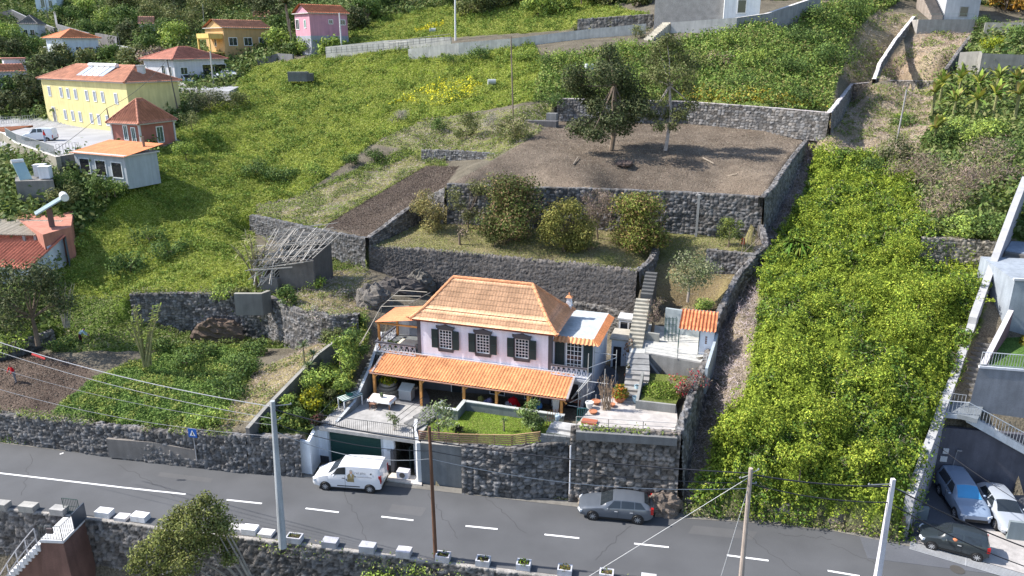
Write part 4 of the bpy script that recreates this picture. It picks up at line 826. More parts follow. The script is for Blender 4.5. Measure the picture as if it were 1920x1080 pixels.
pwall('garden_wall', 'long dark rendered wall between the vegetable field and the left garden', 'wall', [p for p, _ in WALLS['garden_side']], [z - .4 for _, z in WALLS['garden_side']], .3, 'concrete', (.13, .125, .125), cap=(.24, .23, .21))
pq = [W(205, 806, 2.0) + Vector((0, -.6, -.4)), W(290, 813, 2.0) + Vector((0, -.62, -.35)), W(372, 822, 2.0) + Vector((0, -.62, -.6))]
pwall('plaster_patch', 'long grey brown rendered patch on the left stone road wall', 'wall patch', pq, .1, .3, 'concrete', (.20, .18, .165))
# curved stair wall left of the house
pwall('wall', 'sloping grey wall topped white climbing beside the side stairs left of the house', 'wall', [W(628, 790, 3.1), W(662, 752, 3.6), W(690, 690, 5.0), W(712, 622, 6.6)], [2.9, 2.9, 3.0, 3.2], 0.22, 'concrete', (0.15, 0.16, 0.17), cap=(0.42, 0.44, 0.46), side=-1)
st = MB((0.2, 0.2, 0.2)); stairs(st, hw(-3.9, -2.7, 3.0), hw(-3.95, 3.2, 6.0), 1.1, 16, (0.22, 0.225, 0.22), under=2.9); tag(st.build('stairs', 'concrete'), 'grey side stairs rising along the left balcony', 'stairs')
# front wall details
tag(MB((0.62, 0.62, 0.66)).tube(W(1067, 936, 0) + Vector((0, -.25, 0)), W(1067, 936, 0) + Vector((0, -.05, 4.0)), 0.05, n=6).build('drainpipe', 'paint'), 'white drainpipe down the dark stone road wall', 'pipe')
bl = MB((0.19, 0.195, 0.20)); p0, p1 = W(1014, 829, 3.75), W(1068, 829, 3.95); oo, rr, ll = frame(p0, p1)
for j in range(3):
    for i in range(5):
        k = 0.85 + .3 * rnd.random(); xx = i * .42 - .2 * (j % 2); bl.box(xx, xx + .4, 0, .2, j * .2, j * .2 + .19, tuple(c * k for c in (0.17, 0.175, 0.18)))
o = bl.build('block_wall', 'concrete'); o.location = (p0.x, p0.y, 3.7); o.rotation_euler = (0, 0, rr); tag(o, 'small grey concrete block parapet at the right end of the wooden fence', 'block wall')
fe = thing('fence', 'low brown horizontal board fence on the wall below the lawn', 'fence', (0, 0, 0))
fp = [W(786, 826, 3.45), W(862, 832, 3.45), W(960, 834, 3.6), W(1012, 828, 3.75)]
fb = MB((0.28, 0.17, 0.12)); lt = MB((0.40, 0.26, 0.12))
for i in range(3):
    a, c = fp[i], fp[i + 1]; n = int((c - a).length / 1.2) + 1
    for k in range(n + 1): p = a.lerp(c, k / n); fb.cbox((p.x, p.y, p.z + .35), (.07, .07, .8), rr)
    for k in range(5): fb.tube(a + Vector((0, -.05, .12 + .15 * k)), c + Vector((0, -.05, .12 + .15 * k)), .05, n=4, col=tuple(q * rnd.uniform(.85, 1.15) for q in (0.33, 0.20, 0.14) ) if i == 0 else (0.38, 0.25, 0.13))
fb.build('fence_boards', 'wood', fe)
# ------------------------------------------------------------------ vehicles: x from nose (0) to tail (L), y across, z up
BLACK = (0.012, 0.012, 0.013); RUB = (0.018, 0.018, 0.02)
def wheel(parent, x, y, r, w=0.2, spokes=7, rimc=(0.5, 0.5, 0.52), hub=(0.35, 0.35, 0.36)):
    s = 1 if y > 0 else -1; t = MB(RUB); prof = [(r * .62, -w / 2), (r * .93, -w / 2), (r, -w * .3), (r, w * .3), (r * .93, w / 2), (r * .62, w / 2)]
    t.lathe((x, y, r), prof, 20, axis='Y'); o = t.build('wheel', 'paint', parent)
    q = MB(rimc); yo = y + s * (w / 2 + .005); q.lathe((x, y + s * w * .3, r), [(r * .66, -.01), (r * .66, w * .2 * 1), (r * .60, w * .21), (r * .58, .0)], 20, axis='Y')
    q.lathe((x, y + s * w * .28, r), [(.001, -.01), (r * .6, -.01), (r * .6, .0), (.001, .0)], 16, col=(0.03, 0.03, 0.03), axis='Y')
    for k in range(spokes):
        a = 2 * math.pi * k / spokes; q.tube((x + r * .1 * math.cos(a), yo - s * .02, r + r * .1 * math.sin(a)), (x + r * .62 * math.cos(a), yo - s * .015, r + r * .62 * math.sin(a)), r * .09, r * .07, 4)
    q.lathe((x, yo - s * .02, r), [(.001, -.02), (r * .16, -.02), (r * .14, .02), (.001, .02)], 8, col=hub, axis='Y'); q.build('rim', 'metal', o)
def car(label, pos, yaw, st, hw_, col, wh, r, cat='car', name='car', ws=None, side=None, rear=None, group=None, glass=(0.02, 0.025, 0.03), spokes=7, rimc=(0.5, 0.5, 0.52), doors=(), tail=None, skirt=None, wsglass=None, roofc=None, simple=False, lampc=(0.7, 0.72, 0.75)):
    """st: stations (x, z_low, z_belt, z_top, roof half-width ratio, width ratio)"""
    T = thing(name, label, cat, pos, yaw, group); st = np.array(st, float)
    def S(x): return [np.interp(x, st[:, 0], st[:, i]) for i in range(1, 6)]
    def pt(x, s, k):                                # k: 0 belt .. 1 roof edge .. 2 centre ; s side
        zl, zb, zt, wr, wd = S(x); w = hw_ * wd
        if k <= 1:
            y0, z0, y1, z1 = w * .965, zb, hw_ * wr, zt - .05 * (zt - zb > .15); return Vector((x, s * (y0 + (y1 - y0) * k), z0 + (z1 - z0) * k))
        q = k - 1; y1, z1 = hw_ * wr, zt - .05 * (zt - zb > .15); return Vector((x, s * y1 * (1 - q), z1 + (zt + .015 - z1) * math.sin(q * math.pi / 2)))
    xs = sorted(set(list(st[:, 0]) + list(np.linspace(st[0, 0], st[-1, 0], 26)))); V = []; n = 0
    for x in xs:
        zl, zb, zt, wr, wd = S(x); w = hw_ * wd; half = [(0.0, zl), (w * .8, zl), (w * .96, zl + .06), (w, zl + (zb - zl) * .35), (w * 1.0, zl + (zb - zl) * .7), (w * .965, zb)]
        R_ = [Vector((x, y, z)) for y, z in half] + [pt(x, 1, k) for k in (.5, 1, 1.3, 1.65, 2)]
        Lf = [Vector((x, -p.y, p.z)) for p in reversed(R_[1:-1])]; ring = R_ + Lf; n = len(ring); V += ring
    b = MB(col); F = [(i * n + j, (i + 1) * n + j, (i + 1) * n + (j + 1) % n, i * n + (j + 1) % n) for i in range(len(xs) - 1) for j in range(n)]
    F += [tuple(range(n)), tuple((len(xs) - 1) * n + j for j in range(n - 1, -1, -1))]
    b.add(V, F); bo = b.build('body', 'carpaint', T, smooth=True)
    me = bo.data; me.polygons.foreach_set('use_smooth', np.array([len(p.vertices) == 4 for p in me.polygons]))
    me.set_sharp_from_angle(angle=math.radians(38))
    def patch(nm, x0, x1, k0, k1, s, off, c, m='glass', x0b=None, x1b=None, nx_=4, nk=3):
        """panel over the body skin; x0b, x1b: ends at k1"""
        x0b = x0 if x0b is None else x0b; x1b = x1 if x1b is None else x1b; g_ = MB(c); vs = []
        for j in range(nk + 1):
            k = k0 + (k1 - k0) * j / nk; a = x0 + (x0b - x0) * j / nk; e = x1 + (x1b - x1) * j / nk
            for i in range(nx_ + 1): vs.append(pt(a + (e - a) * i / nx_, s, k))
        out = []
        for p in vs: d = Vector((0, p.y, p.z - .6)); d.normalize(); out.append(p + d * off)
        N_ = nx_ + 1; fs = [(j * N_ + i, j * N_ + i + 1, (j + 1) * N_ + i + 1, (j + 1) * N_ + i) for j in range(nk) for i in range(nx_)]
        g_.add(out, fs); return g_.build(nm, m, T)
    if ws:                                           # windscreen as one curved sheet across
        for nm, (x0, x1, marg) in (('windscreen', ws), ('rear_window', rear or (None, None, None))):
            if x0 is None: continue
            g_ = MB((wsglass if nm == 'windscreen' and wsglass else glass)); vs = []; N_ = 9
            for j in range(7):
                x = x0 + (x1 - x0) * j / 6; zl, zb, zt, wr, wd = S(x)
                for i in range(N_):
                    q = (i / (N_ - 1) * 2 - 1) * marg; k = 2 - min(1, abs(q)) * 1.0; p = pt(x, 1 if q >= 0 else -1, k); vs.append(p + Vector((0, 0, .012)) + Vector((-.012 if nm == 'windscreen' else .012, 0, 0)))
            g_.add(vs, [(j * N_ + i, j * N_ + i + 1, (j + 1) * N_ + i + 1, (j + 1) * N_ + i) for j in range(6) for i in range(N_ - 1)]); g_.build(nm, 'glass', T)
    for x0, x1, x0b, x1b in (side or []):
        for s in (1, -1): patch('side_window', x0, x1, .1, .9, s, .012, glass, x0b=x0b, x1b=x1b)
    for x in wh:
        for s in (1, -1):
            a = MB(BLACK); a.lathe((x, s * hw_ * .985, r), [(.001, -.03), (r * 1.16, -.03), (r * 1.16, .028), (.001, .028)], 20, axis='Y'); a.build('wheel_arch', 'paint', T)
            wheel(T, x, s * (hw_ - .06), r, .2, spokes, rimc)
    zl, zb, zt, wr, wd = S(st[0, 0] + .1)
    for s in (1, -1):
        b = MB(lampc); b.cbox((st[0, 0] + .17, s * hw_ * .74, zb - .06), (.3, .34, .14), -s * .5); b.build('headlight', 'glass', T)
        x = st[-1, 0]; tz = tail or (zb - .3, zb + .15); b = MB((0.35, 0.01, 0.01)); b.cbox((x - .07, s * hw_ * .86, (tz[0] + tz[1]) / 2), (.16, .2, tz[1] - tz[0])); b.build('tail_light', 'glass', T)
        xm = (ws[0] + ws[1]) / 2 + .1 if ws else 1.5; b = MB(col if not simple else BLACK); zbm = S(xm)[1]; b.blob((xm, s * (hw_ + .1), zbm + .06), (.09, .11, .075), 2, 8, 5, 0); b.build('mirror', 'carpaint', T, smooth=True)
        for xd in doors:
            b = MB((0.6, 0.6, 0.62) if col[0] < .5 else (0.03, .03, .03)); b.cbox((xd, s * hw_ * 1.0, zbm - .16), (.2, .03, .035)); b.build('door_handle', 'metal', T)
    b = MB(skirt or BLACK); b.box(st[0, 0] - .01, st[0, 0] + .12, -hw_ * .7, hw_ * .7, st[0, 1] + .0, st[0, 1] + .18); b.build('bumper', 'paint', T); b = MB(skirt or BLACK); b.box(st[-1, 0] - .1, st[-1, 0] + .02, -hw_ * .8, hw_ * .8, st[-1, 1] - .02, st[-1, 1] + .14); b.build('bumper', 'paint', T)
    for s in (1, -1): b = MB(skirt or BLACK); b.box(wh[0] + r * 1.2, wh[1] - r * 1.2, s * hw_ * .99 - .015, s * hw_ * .99 + .015, .2, .3); b.build('sill', 'paint', T)
    b = MB((0.02, 0.02, 0.022))
    for xd in doors:
        for s in (1, -1):
            zl, zb_, zt_, _, wd_ = S(xd + .12); b.box(xd + .11, xd + .122, s * hw_ * 1.0 - .008, s * hw_ * 1.0 + .008, .35, zb_ - .02)
    if doors: b.build('door_gap', 'paint', T)
    b = MB((0.7, 0.7, 0.6)); b.box(st[-1, 0] + .012, st[-1, 0] + .03, -.25, .25, st[-1, 1] + .2, st[-1, 1] + .31); b.build('number_plate', 'paint', T)
    return T
def place2(xa, ya, xb, yb, r, w0, w1, hwid, z=0, side=1):
    """origin and yaw so that near-side wheel contacts fall on two photo points (front, rear)"""
    a, c = W(xa, ya, z), W(xb, yb, z); yaw = math.atan2(c.y - a.y, c.x - a.x); m = (a + c) / 2; mid = (w0 + w1) / 2
    d = Vector((math.cos(yaw), math.sin(yaw), 0)); n = Vector((-d.y, d.x, 0)) * hwid * side
    p = m - d * mid + n; return Vector((p.x, p.y, z)), yaw
VAN = [(0, .35, .62, .66, .6, .80), (.1, .25, .78, .86, .66, .88), (.5, .22, .98, 1.04, .78, .97), (.95, .2, 1.12, 1.17, .86, 1), (1.15, .2, 1.16, 1.24, .86, 1), (1.85, .2, 1.2, 1.80, .84, 1), (2.2, .2, 1.22, 1.87, .85, 1), (3.2, .2, 1.24, 1.90, .86, 1), (4.4, .22, 1.24, 1.88, .86, 1), (4.65, .25, 1.2, 1.84, .84, .99), (4.75, .32, 1.1, 1.2, .86, .95)]
p, y = place2(610, 918, 696, 924, .31, .92, 3.98, .84)
van = car('white panel van with writing and a picture on its side parked at the green garage', p, y, VAN, .915, (0.70, 0.70, 0.73), (.92, 3.98), .32, 'van', 'van', ws=(1.12, 1.86, 1.0), side=[(1.35, 2.35, 1.75, 2.35)], doors=(2.2,), tail=(.75, 1.3), spokes=9, glass=(0.03, 0.035, 0.04))
# lettering and printed picture on the van's side (the side towards the viewer is y = -hw)
def text(body, size, pos, col, parent, name='lettering', rx=math.pi / 2, rz=0, depth=0.002, m='paint', align='LEFT'):
    cu = bpy.data.curves.new(name, 'FONT'); cu.body = body; cu.size = size; cu.extrude = depth; cu.align_x = align; tmp = bpy.data.objects.new(name, cu)
    dg = bpy.context.evaluated_depsgraph_get(); COLL.objects.link(tmp); dg.update(); me = bpy.data.meshes.new_from_object(tmp.evaluated_get(dg)); bpy.data.objects.remove(tmp)
    a = me.attributes.new('Col', 'FLOAT_COLOR', 'FACE'); a.data.foreach_set('color', np.tile(np.array([*col, 1], np.float32), len(me.polygons)))
    me.transform(Matrix.Translation(pos) @ Matrix.Rotation(rz, 4, 'Z') @ Matrix.Rotation(rx, 4, 'X')); return finish(name, me, m, parent)
VY = -.915 - .006
text('CAT JETO', .17, (2.98, VY, 1.38), (0.12, 0.12, 0.13), van); text('Consultores Próximos', .115, (3.12, VY, 1.16), (0.15, 0.15, 0.17), van)
b = MB((0.15, .15, .17)); b.box(2.98, 3.07, VY - .002, VY + .002, 1.15, 1.25); b.box(4.05, 4.15, VY - .002, VY + .002, 1.38, 1.48, (0.04, .04, .05)); b.build('lettering', 'paint', van)
b = MB((0.30, 0.23, 0.10))                            # flat printed figure: jacket, head, shirt
def flat(pts, c, off): b.add([(x, VY - off, z * 1.15 + .18) for x, z in pts], [tuple(range(len(pts)))], c)
flat([(2.45, .52), (2.95, .52), (2.92, .75), (2.98, .95), (2.85, 1.05), (2.62, 1.05), (2.48, .92), (2.50, .72)], (0.27, 0.21, 0.10), .001)
flat([(2.68, 1.03), (2.80, 1.03), (2.77, .8)], (0.5, 0.52, 0.55), .002)
flat([(2.66, 1.07), (2.70, 1.02), (2.78, 1.02), (2.82, 1.07), (2.83, 1.17), (2.78, 1.24), (2.70, 1.24), (2.65, 1.17)], (0.42, 0.27, 0.20), .002)
flat([(2.64, 1.17), (2.84, 1.17), (2.83, 1.25), (2.74, 1.28), (2.65, 1.25)], (0.35, 0.33, 0.31), .003); b.build('printed_picture', 'paint', van)
b = MB((0.012, .012, .013)); b.box(1.75, 3.3, VY - .012, VY + .01, .42, .47); b.cbox((2.42, VY, .92), (.05, .02, .12)); b.build('side_moulding', 'paint', van)
for o_ in van.children:
    if o_.name.startswith(('lettering', 'printed')):
        for v_ in o_.data.vertices: v_.co.y += max(0, v_.co.z - 1.18) * .21 - .004
EST = [(0, .38, .58, .62, .6, .78), (.12, .24, .66, .72, .66, .88), (.5, .2, .76, .84, .74, .96), (1.0, .18, .86, .93, .78, 1), (1.35, .18, .90, .98, .80, 1), (1.75, .18, .93, 1.24, .70, 1), (2.15, .18, .94, 1.43, .66, 1), (2.8, .18, .96, 1.48, .67, 1), (3.5, .18, .99, 1.46, .66, 1), (4.05, .2, 1.02, 1.40, .64, .99), (4.3, .24, 1.04, 1.28, .66, .97), (4.52, .34, .98, 1.02, .74, .92), (4.63, .45, .8, .85, .78, .86)]
p, y = place2(1111, 974, 1195, 982, .33, .92, 3.70, .85)
car('metallic blue grey estate car parked against the tall stone wall', p, y, EST, .93, (0.085, 0.098, 0.12), (.92, 3.70), .33, 'car', 'car', ws=(1.38, 2.12, .98), side=[(1.75, 2.6, 2.2, 2.6), (2.66, 3.45, 2.66, 3.45), (3.5, 4.15, 3.5, 3.85)], rear=(4.06, 4.44, .95), doors=(2.35, 3.3), tail=(.75, 1.15), spokes=8, rimc=(0.32, .33, .35))
HAT = [(0, .35, .55, .6, .6, .8), (.1, .22, .65, .72, .66, .9), (.5, .2, .78, .84, .74, .98), (.85, .2, .86, .92, .78, 1), (1.3, .2, .92, 1.28, .70, 1), (1.6, .2, .93, 1.40, .68, 1), (2.2, .2, .95, 1.45, .69, 1), (3.0, .2, .98, 1.43, .68, 1), (3.35, .24, .96, 1.35, .68, .97), (3.52, .35, .88, .94, .76, .93)]
p, y = place2(1745, 1030, 1830, 1052, .28, .65, 2.95, .74)
hat = car('small black green hatchback pulling out in front of the shaded parking bay', p, y, HAT, .80, (0.022, 0.029, 0.034), (.65, 2.95), .28, 'car', 'car', ws=(.9, 1.58, .98), side=[(1.25, 2.1, 1.6, 2.1), (2.2, 3.1, 2.2, 2.95)], rear=(3.3, 3.48, .9), doors=(2.0,), tail=(.7, 1.0), spokes=8)
o = MB((0.55, 0.20, 0.10)); o.blob((1.75, -.66, .99), (.17, .12, .13), 3, 10, 6, .1); o.build('driver', 'cloth', hat, smooth=True)
PIC = [(0, .4, .75, .82, .62, .84), (.12, .3, .85, .93, .7, .92), (.6, .28, 1.02, 1.09, .80, 1), (1.3, .28, 1.12, 1.18, .82, 1), (1.7, .28, 1.15, 1.5, .72, 1), (2.1, .28, 1.16, 1.74, .68, 1), (3.6, .28, 1.18, 1.8, .68, 1), (4.4, .3, 1.18, 1.76, .67, .98), (4.65, .4, 1.1, 1.2, .75, .94)]
def facing(px_, py_, yaw, L_, z=0): return W(px_, py_, z), yaw
a = W(1828, 968, 0); c_ = W(1840, 905, 0)
yv = math.radians(80); nose = W(1828, 990, 0)
car('silver blue off road car with a blue sunshade parked deep in the shaded bay', (nose.x, nose.y, 0), yv, PIC, .93, (0.22, 0.28, 0.38), (.85, 3.5), .36, ws=(1.34, 2.08, .95), side=[(1.75, 2.7, 2.15, 2.7), (2.8, 4.2, 2.8, 4.1)], doors=(2.5,), wsglass=(0.05, 0.26, 0.50), spokes=6)
nose = W(1905, 1012, 0)
car('silver car cut by the right edge beside the blue sunshade car', (nose.x, nose.y, 0), math.radians(78), EST, .9, (0.34, 0.37, 0.42), (.92, 3.6), .32, ws=(1.38, 2.12, .98), side=[(1.75, 2.6, 2.2, 2.6), (2.7, 3.9, 2.7, 3.7)], doors=(2.3,), spokes=6)
# far cars in the hillside car park and the van in the school yard
def farcar(label, px_, py_, yaw, Zr, st, hwid, col, cat='car', name='car', wh=(.75, 3.1), **k):
    q = ray(px_, py_); return car(label, (q.x, q.y, q.z + .02), yaw, st, hwid, col, wh, .3, cat, name, ws=(1.1, 1.8, .95), side=[(1.4, 2.3, 1.8, 2.3), (2.4, 3.1, 2.4, 3.0)], spokes=5, simple=True, **k)
farcar('small white van parked nearest the white house in the hillside car park', 362, 160, math.radians(150), 140, [(q[0] * .9, *q[1:]) for q in VAN], .85, (0.75, .75, .77), 'van', 'van', (.8, 3.5))
farcar('silver white car in the middle of the hillside car park', 425, 151, math.radians(165), 145, HAT, .85, (0.65, 0.67, .7), wh=(.65, 2.95)); farcar('white car at the right end of the hillside car park', 448, 146, math.radians(165), 146, HAT, .85, (0.75, 0.76, .78), wh=(.65, 2.95))
farcar('white car at the top left corner beside the upper road', 8, 8, math.radians(10), 200, HAT, .85, (0.7, 0.7, .75), wh=(.65, 2.95))
q = D(88, 265, 102.5)
sv = farcar('white delivery van in the walled school yard with a man beside it', 46, 265, math.radians(4), 102, [(q[0] * .92, *q[1:]) for q in VAN], .85, (0.75, .77, .8), 'van', 'van', (.85, 3.6))
# ------------------------------------------------------------------ road edge blocks and planters
GP_ = 'whitewashed blocks along the near road edge'
def block(px_, py_, planter, w, h=.38, d=.58, col=(0.5, 0.5, 0.52), lab=None, kind=None):
    p = W(px_, py_, 0); i = min(range(len(near_line) - 1), key=lambda i: abs((near_line[i] + near_line[i + 1]).x / 2 - p.x)); dd = near_line[i + 1] - near_line[i]; yaw = math.atan2(dd.y, dd.x)
    T = thing('planter_block' if planter else 'road_block', lab, 'planter' if planter else 'block', (p.x, p.y, 0), yaw, GP_); b = MB(col)
    if not planter: b.box(-w / 2, w / 2, -d / 2, d / 2, -.05, h); b.box(-w / 2, w / 2, -d / 2, d / 2, h, h + .004, tuple(min(1, c * 1.15) for c in col)); b.build('block', 'concrete', T, bevel=.03)
    else:
        t = .08; b.box(-w / 2, w / 2, -d / 2, -d / 2 + t, 0, h); b.box(-w / 2, w / 2, d / 2 - t, d / 2, 0, h); b.box(-w / 2, -w / 2 + t, -d / 2 + t, d / 2 - t, 0, h); b.box(w / 2 - t, w / 2, -d / 2 + t, d / 2 - t, 0, h); b.build('trough', 'concrete', T)
        s = MB((0.06, 0.05, 0.035)); s.box(-w / 2 + t, w / 2 - t, -d / 2 + t, d / 2 - t, .05, h - .1); s.build('soil', 'ground', T)
    return T
blocks = [(3, 947, 0, 1.15, (0.33, 0.32, 0.30), 'grey worn block at the left picture edge'), (55, 951, 0, 1.15, (0.31, 0.30, 0.28), 'grey worn block second from the left picture edge'), (112, 957, 0, 1.05, (0.33, 0.32, 0.31), 'grey block just left of the small green gate'),
 (197, 962, 0, 1.1, (0.74, 0.74, 0.76), 'bright white block just right of the small green gate'), (264, 970, 0, 1.1, (0.74, 0.73, 0.75), 'bright white block left of the round tree'), (470, 994, 0, 1.0, (0.78, 0.78, 0.8), 'bright white block between round tree and lamp pole'),
 (553, 1010, 1, 1.0, (0.5, 0.5, 0.53), 'planter block touching the right side of the grey lamp pole'), (620, 1018, 0, 1.0, (0.38, 0.38, 0.42), 'whitewashed block with a grey top, second right of the lamp pole'), (690, 1027, 0, 1.0, (0.42, 0.42, 0.45), 'whitewashed block midway between lamp pole and brown pole'), (758, 1036, 0, .92, (0.50, 0.48, 0.50), 'whitewashed block left of the brown pole foot'),
 (831, 1045, 1, .9, (0.55, 0.53, 0.55), 'planter block right against the brown wooden pole'), (906, 1053, 1, .88, (0.5, 0.5, 0.53), 'planter block one place right of the brown pole'), (982, 1060, 1, .88, (0.5, 0.51, 0.56), 'planter block two places right of the brown pole'), (1059, 1070, 1, .88, (0.5, 0.51, 0.56), 'planter block three places right of the brown pole'), (1137, 1078, 1, .85, (0.55, 0.55, 0.58), 'planter block cut by the bottom edge with grass in it'), (1216, 1088, 0, .9, (0.45, 0.45, 0.46), 'last block at the bottom edge under the estate car')]
for x, y_, pl, w, c, lab in blocks: block(x, y_ + 4, pl, w * .92, col=tuple(q * .88 for q in c), lab=lab)
# pale low slabs between the left white blocks
tag(MB((0.5, 0.48, 0.48)).cbox(W(230, 972, 0) + Vector((0, 0, .05)), (.8, .6, .3), -.17).build('low_block', 'concrete'), 'low grey slab between the two bright white blocks', 'block')
tag(MB((0.62, 0.6, 0.6)).cbox(W(500, 1002, 0) + Vector((0, 0, .05)), (.9, .6, .3), -.17).build('low_block', 'concrete'), 'low white slab beside the foot of the grey lamp pole', 'block')
tag(MB((0.6, 0.58, 0.58)).cbox(W(443, 992, 0) + Vector((0, 0, .05)), (.9, .6, .3), -.17).build('low_block', 'concrete'), 'low white slab right of the round tree', 'block')
# ------------------------------------------------------------------ poles and wires
def pole(label, base, top, r0, r1, col, m='concrete', arms=(), square=False, n=10):
    base, top = Vector(base), Vector(top); T = thing('utility_pole', label, 'pole', base); b = MB(col)
    b.tube(base, top, r0, r1, 4 if square else n); b.build('shaft', m, T, world=True)
    for a, c in arms:
        q = MB((0.25, 0.26, 0.27)); q.tube(top + Vector(a), top + Vector(c), .03, n=5)
        q.lathe(top + Vector(c) + Vector((0, 0, -.02)), [(.03, 0), (.06, .05), (.03, .12)], 6); q.build('bracket', 'metal', T, world=True)
    return T, top
def up_from(base, xt, yt):                           # top of an upright-ish pole whose top is seen at (xt, yt), same range as its foot
    t = (yt - 540) / F_PX; fw = CP - t * SP; Zd = base.y / fw; return Vector(((xt - 960) / F_PX * Zd, base.y, CAM_H - Zd * (SP + t * CP)))
bA = W(533, 1020, 0) + Vector((0, -.3, 0)); tA = up_from(bA, 511, 752)
pole('tall tapered grey concrete lamp pole on the near road edge', bA, tA, .24, .13, (0.36, 0.38, 0.40), arms=[((0, 0, -.3), (.9, .3, -.35)), ((0, 0, -1.2), (.25, .2, -1.2))])
bB = W(817, 1043, 0) + Vector((0, -.1, 0)); tB = up_from(bB, 805, 800)
pole('slim brown wooden pole standing among the planter blocks', bB, tB, .12, .085, (0.13, 0.065, 0.04), 'wood')
bC = W(1388, 1100, 0); tC = up_from(bC, 1408, 878)
pole('weathered pale wooden pole at the bottom right of the road', bC, tC, .15, .11, (0.36, 0.30, 0.26), 'wood', arms=[((0, 0, -.3), (.4, 0, -.1)), ((0, 0, -.4), (-.5, 0, -.6)), ((0, 0, -.9), (.35, 0, -.9))])
bD = W(1640, 1115, 0); tD = up_from(bD, 1675, 898)
pole('square white concrete pole near the dark hatchback', bD, tD, .22, .13, (0.62, 0.60, 0.64), square=True, arms=[((0, 0, -.3), (-1.2, 0, -.35)), ((0, 0, -.5), (1.1, .2, -1.0))])
def up2(px0, py0, px1, py1, Zr=None): b0 = D(px0, py0, Zr) if Zr else ray(px0, py0); return b0, up_from(b0, px1, py1)
for lab, q, r, c, m in [('thin wooden pole in the middle of the grassy slope', (962, 216, 958, 68), .11, (0.22, 0.17, 0.13), 'wood'), ('pale concrete lamp pole at the left end of the ramp wall', (641, 98, 636, 24), .16, (0.6, .6, .62), 'concrete'), ('tall white concrete pole rising from the ramp wall', (854, 76, 853, -30), .17, (0.66, .66, .68), 'concrete'),
   ('pale pole in front of the raw concrete block building', (1256, 44, 1259, -20), .16, (0.6, .62, .66), 'concrete'), ('pale concrete pole at the hillside car park', (401, 166, 394, 96), .15, (0.52, .5, .47), 'concrete'), ('leaning dark wooden pole left of the car park wall', (336, 218, 313, 112), .10, (0.12, .1, .09), 'wood'), ('dark wooden pole between school yard and red tower', (214, 268, 200, 203), .10, (0.14, .11, .1), 'wood'),
   ('leaning grey pole on the dry slope above the vines', (1681, 268, 1700, 168), .11, (0.28, .27, .27), 'wood'), ('dark thin pole behind the white house with the hipped roof', (229, 104, 220, 62), .1, (0.15, .14, .13), 'wood'), ('thin dark pole below the palm tree by the pink house', (547, 100, 543, 35), .1, (0.16, .15, .12), 'wood'), ('dark pole in front of the orange house', (457, 95, 450, 38), .1, (0.12, .11, .1), 'wood'), ('dark pole rising behind the small grey roofed house', (93, 50, 85, 0), .1, (0.15, .14, .14), 'wood'), ('leaning thin pole at the small stone hut above the car park', (383, 52, 380, 8), .08, (0.3, .29, .27), 'wood')]:
    b0, t0 = up2(*q); pole(lab, b0, t0, r, r * .75, c, m)
def wire(label, pts, r=.02, sag=.6, col=(0.03, 0.03, 0.035), name='power_line', tagit=True):
    b = MB(col)
    for a, c in zip(pts, pts[1:]):
        a, c = Vector(a), Vector(c); N_ = 14; P_ = [a.lerp(c, i / N_) - Vector((0, 0, sag * 4 * (i / N_) * (1 - i / N_))) for i in range(N_ + 1)]; b.path(P_, r, n=4)
    o = b.build(name, 'paint'); tag(o, label, 'cable'); return o
L0 = tA + Vector((0, 0, -.6))
def off(p, z): return p + Vector((0, 0, z))
wire('thick pale cable from the lamp pole to the upper left edge', [off(tA, -.35), up_from(Vector((0, 46, 0)), -60, 622)], .024, .5, (0.42, .42, .44))
wire('second pale cable just under the thick one on the left', [off(tA, -1.1), up_from(Vector((0, 45.5, 0)), -60, 640)], .017, .5, (0.33, .33, .34))
wire('thin cable over the dug field on the left', [off(tA, -1.5), up_from(Vector((0, 45.2, 0)), -60, 672)], .012, .6, (0.25, .25, .26))
wire('lowest thin cable left of the lamp pole', [off(tA, -2.2), up_from(Vector((0, 44.9, 0)), -60, 712)], .013, .7, (0.28, .28, .3))
rm = MB((0.75, 0.08, 0.07)); rm.tube(up_from(Vector((0, 45.9, 0)), 60, 664), up_from(Vector((0, 45.85, 0)), 84, 673), .07, n=8); tag(rm.build('cable_marker', 'paint'), 'red sleeve on the thick pale cable at the left', 'marker')
wire('black cable from lamp pole over the white van to the wooden pole', [off(tA, -.5), off(tB, -.9), off(tC, -.3)], .035, .25)
wire('thin black cable along the stone road wall', [off(tA, -1.4), off(tB, -1.5), off(tC, -.9)], .02, .45)
wire('thin pale cable crossing the green garage door', [off(tA, -1.9), off(tB, -2.0), off(tC, -1.2)], .018, .7, (0.3, .31, .32))
wire('black cable between the two right road poles and beyond', [off(tC, -.35), off(tD, -.45), up_from(Vector((0, 34, 0)), 1960, 1040)], .04, .2)
wire('lower black cable at the right road poles', [off(tC, -.9), off(tD, -1.4), up_from(Vector((0, 33, 0)), 1960, 1075)], .03, .3)
wire('thin cable from the vine wall pipe across the parked cars', [up_from(W(1752, 860, 3), 1750, 830), up_from(Vector((0, 35, 0)), 1960, 970)], .02, .15)
wire('stay wire from the pale wooden pole to the road edge', [off(tC, -.5), W(1070, 1102, .1)], .015, 0, (0.5, .5, .5)); wire('second stay wire of the pale wooden pole', [off(tC, -1.0), W(1340, 1120, .1)], .015, 0, (0.5, .5, .5))
q0, q1 = up2(214, 268, 200, 203); wire('two thin wires from the school yard pole to the roofs on the left', [q1, D(48, 312, 92)], .03, .6); wire('wire from the school yard pole over the yellow building', [q1, up2(336, 218, 313, 112)[1], up2(401, 166, 394, 96)[1]], .03, .8)
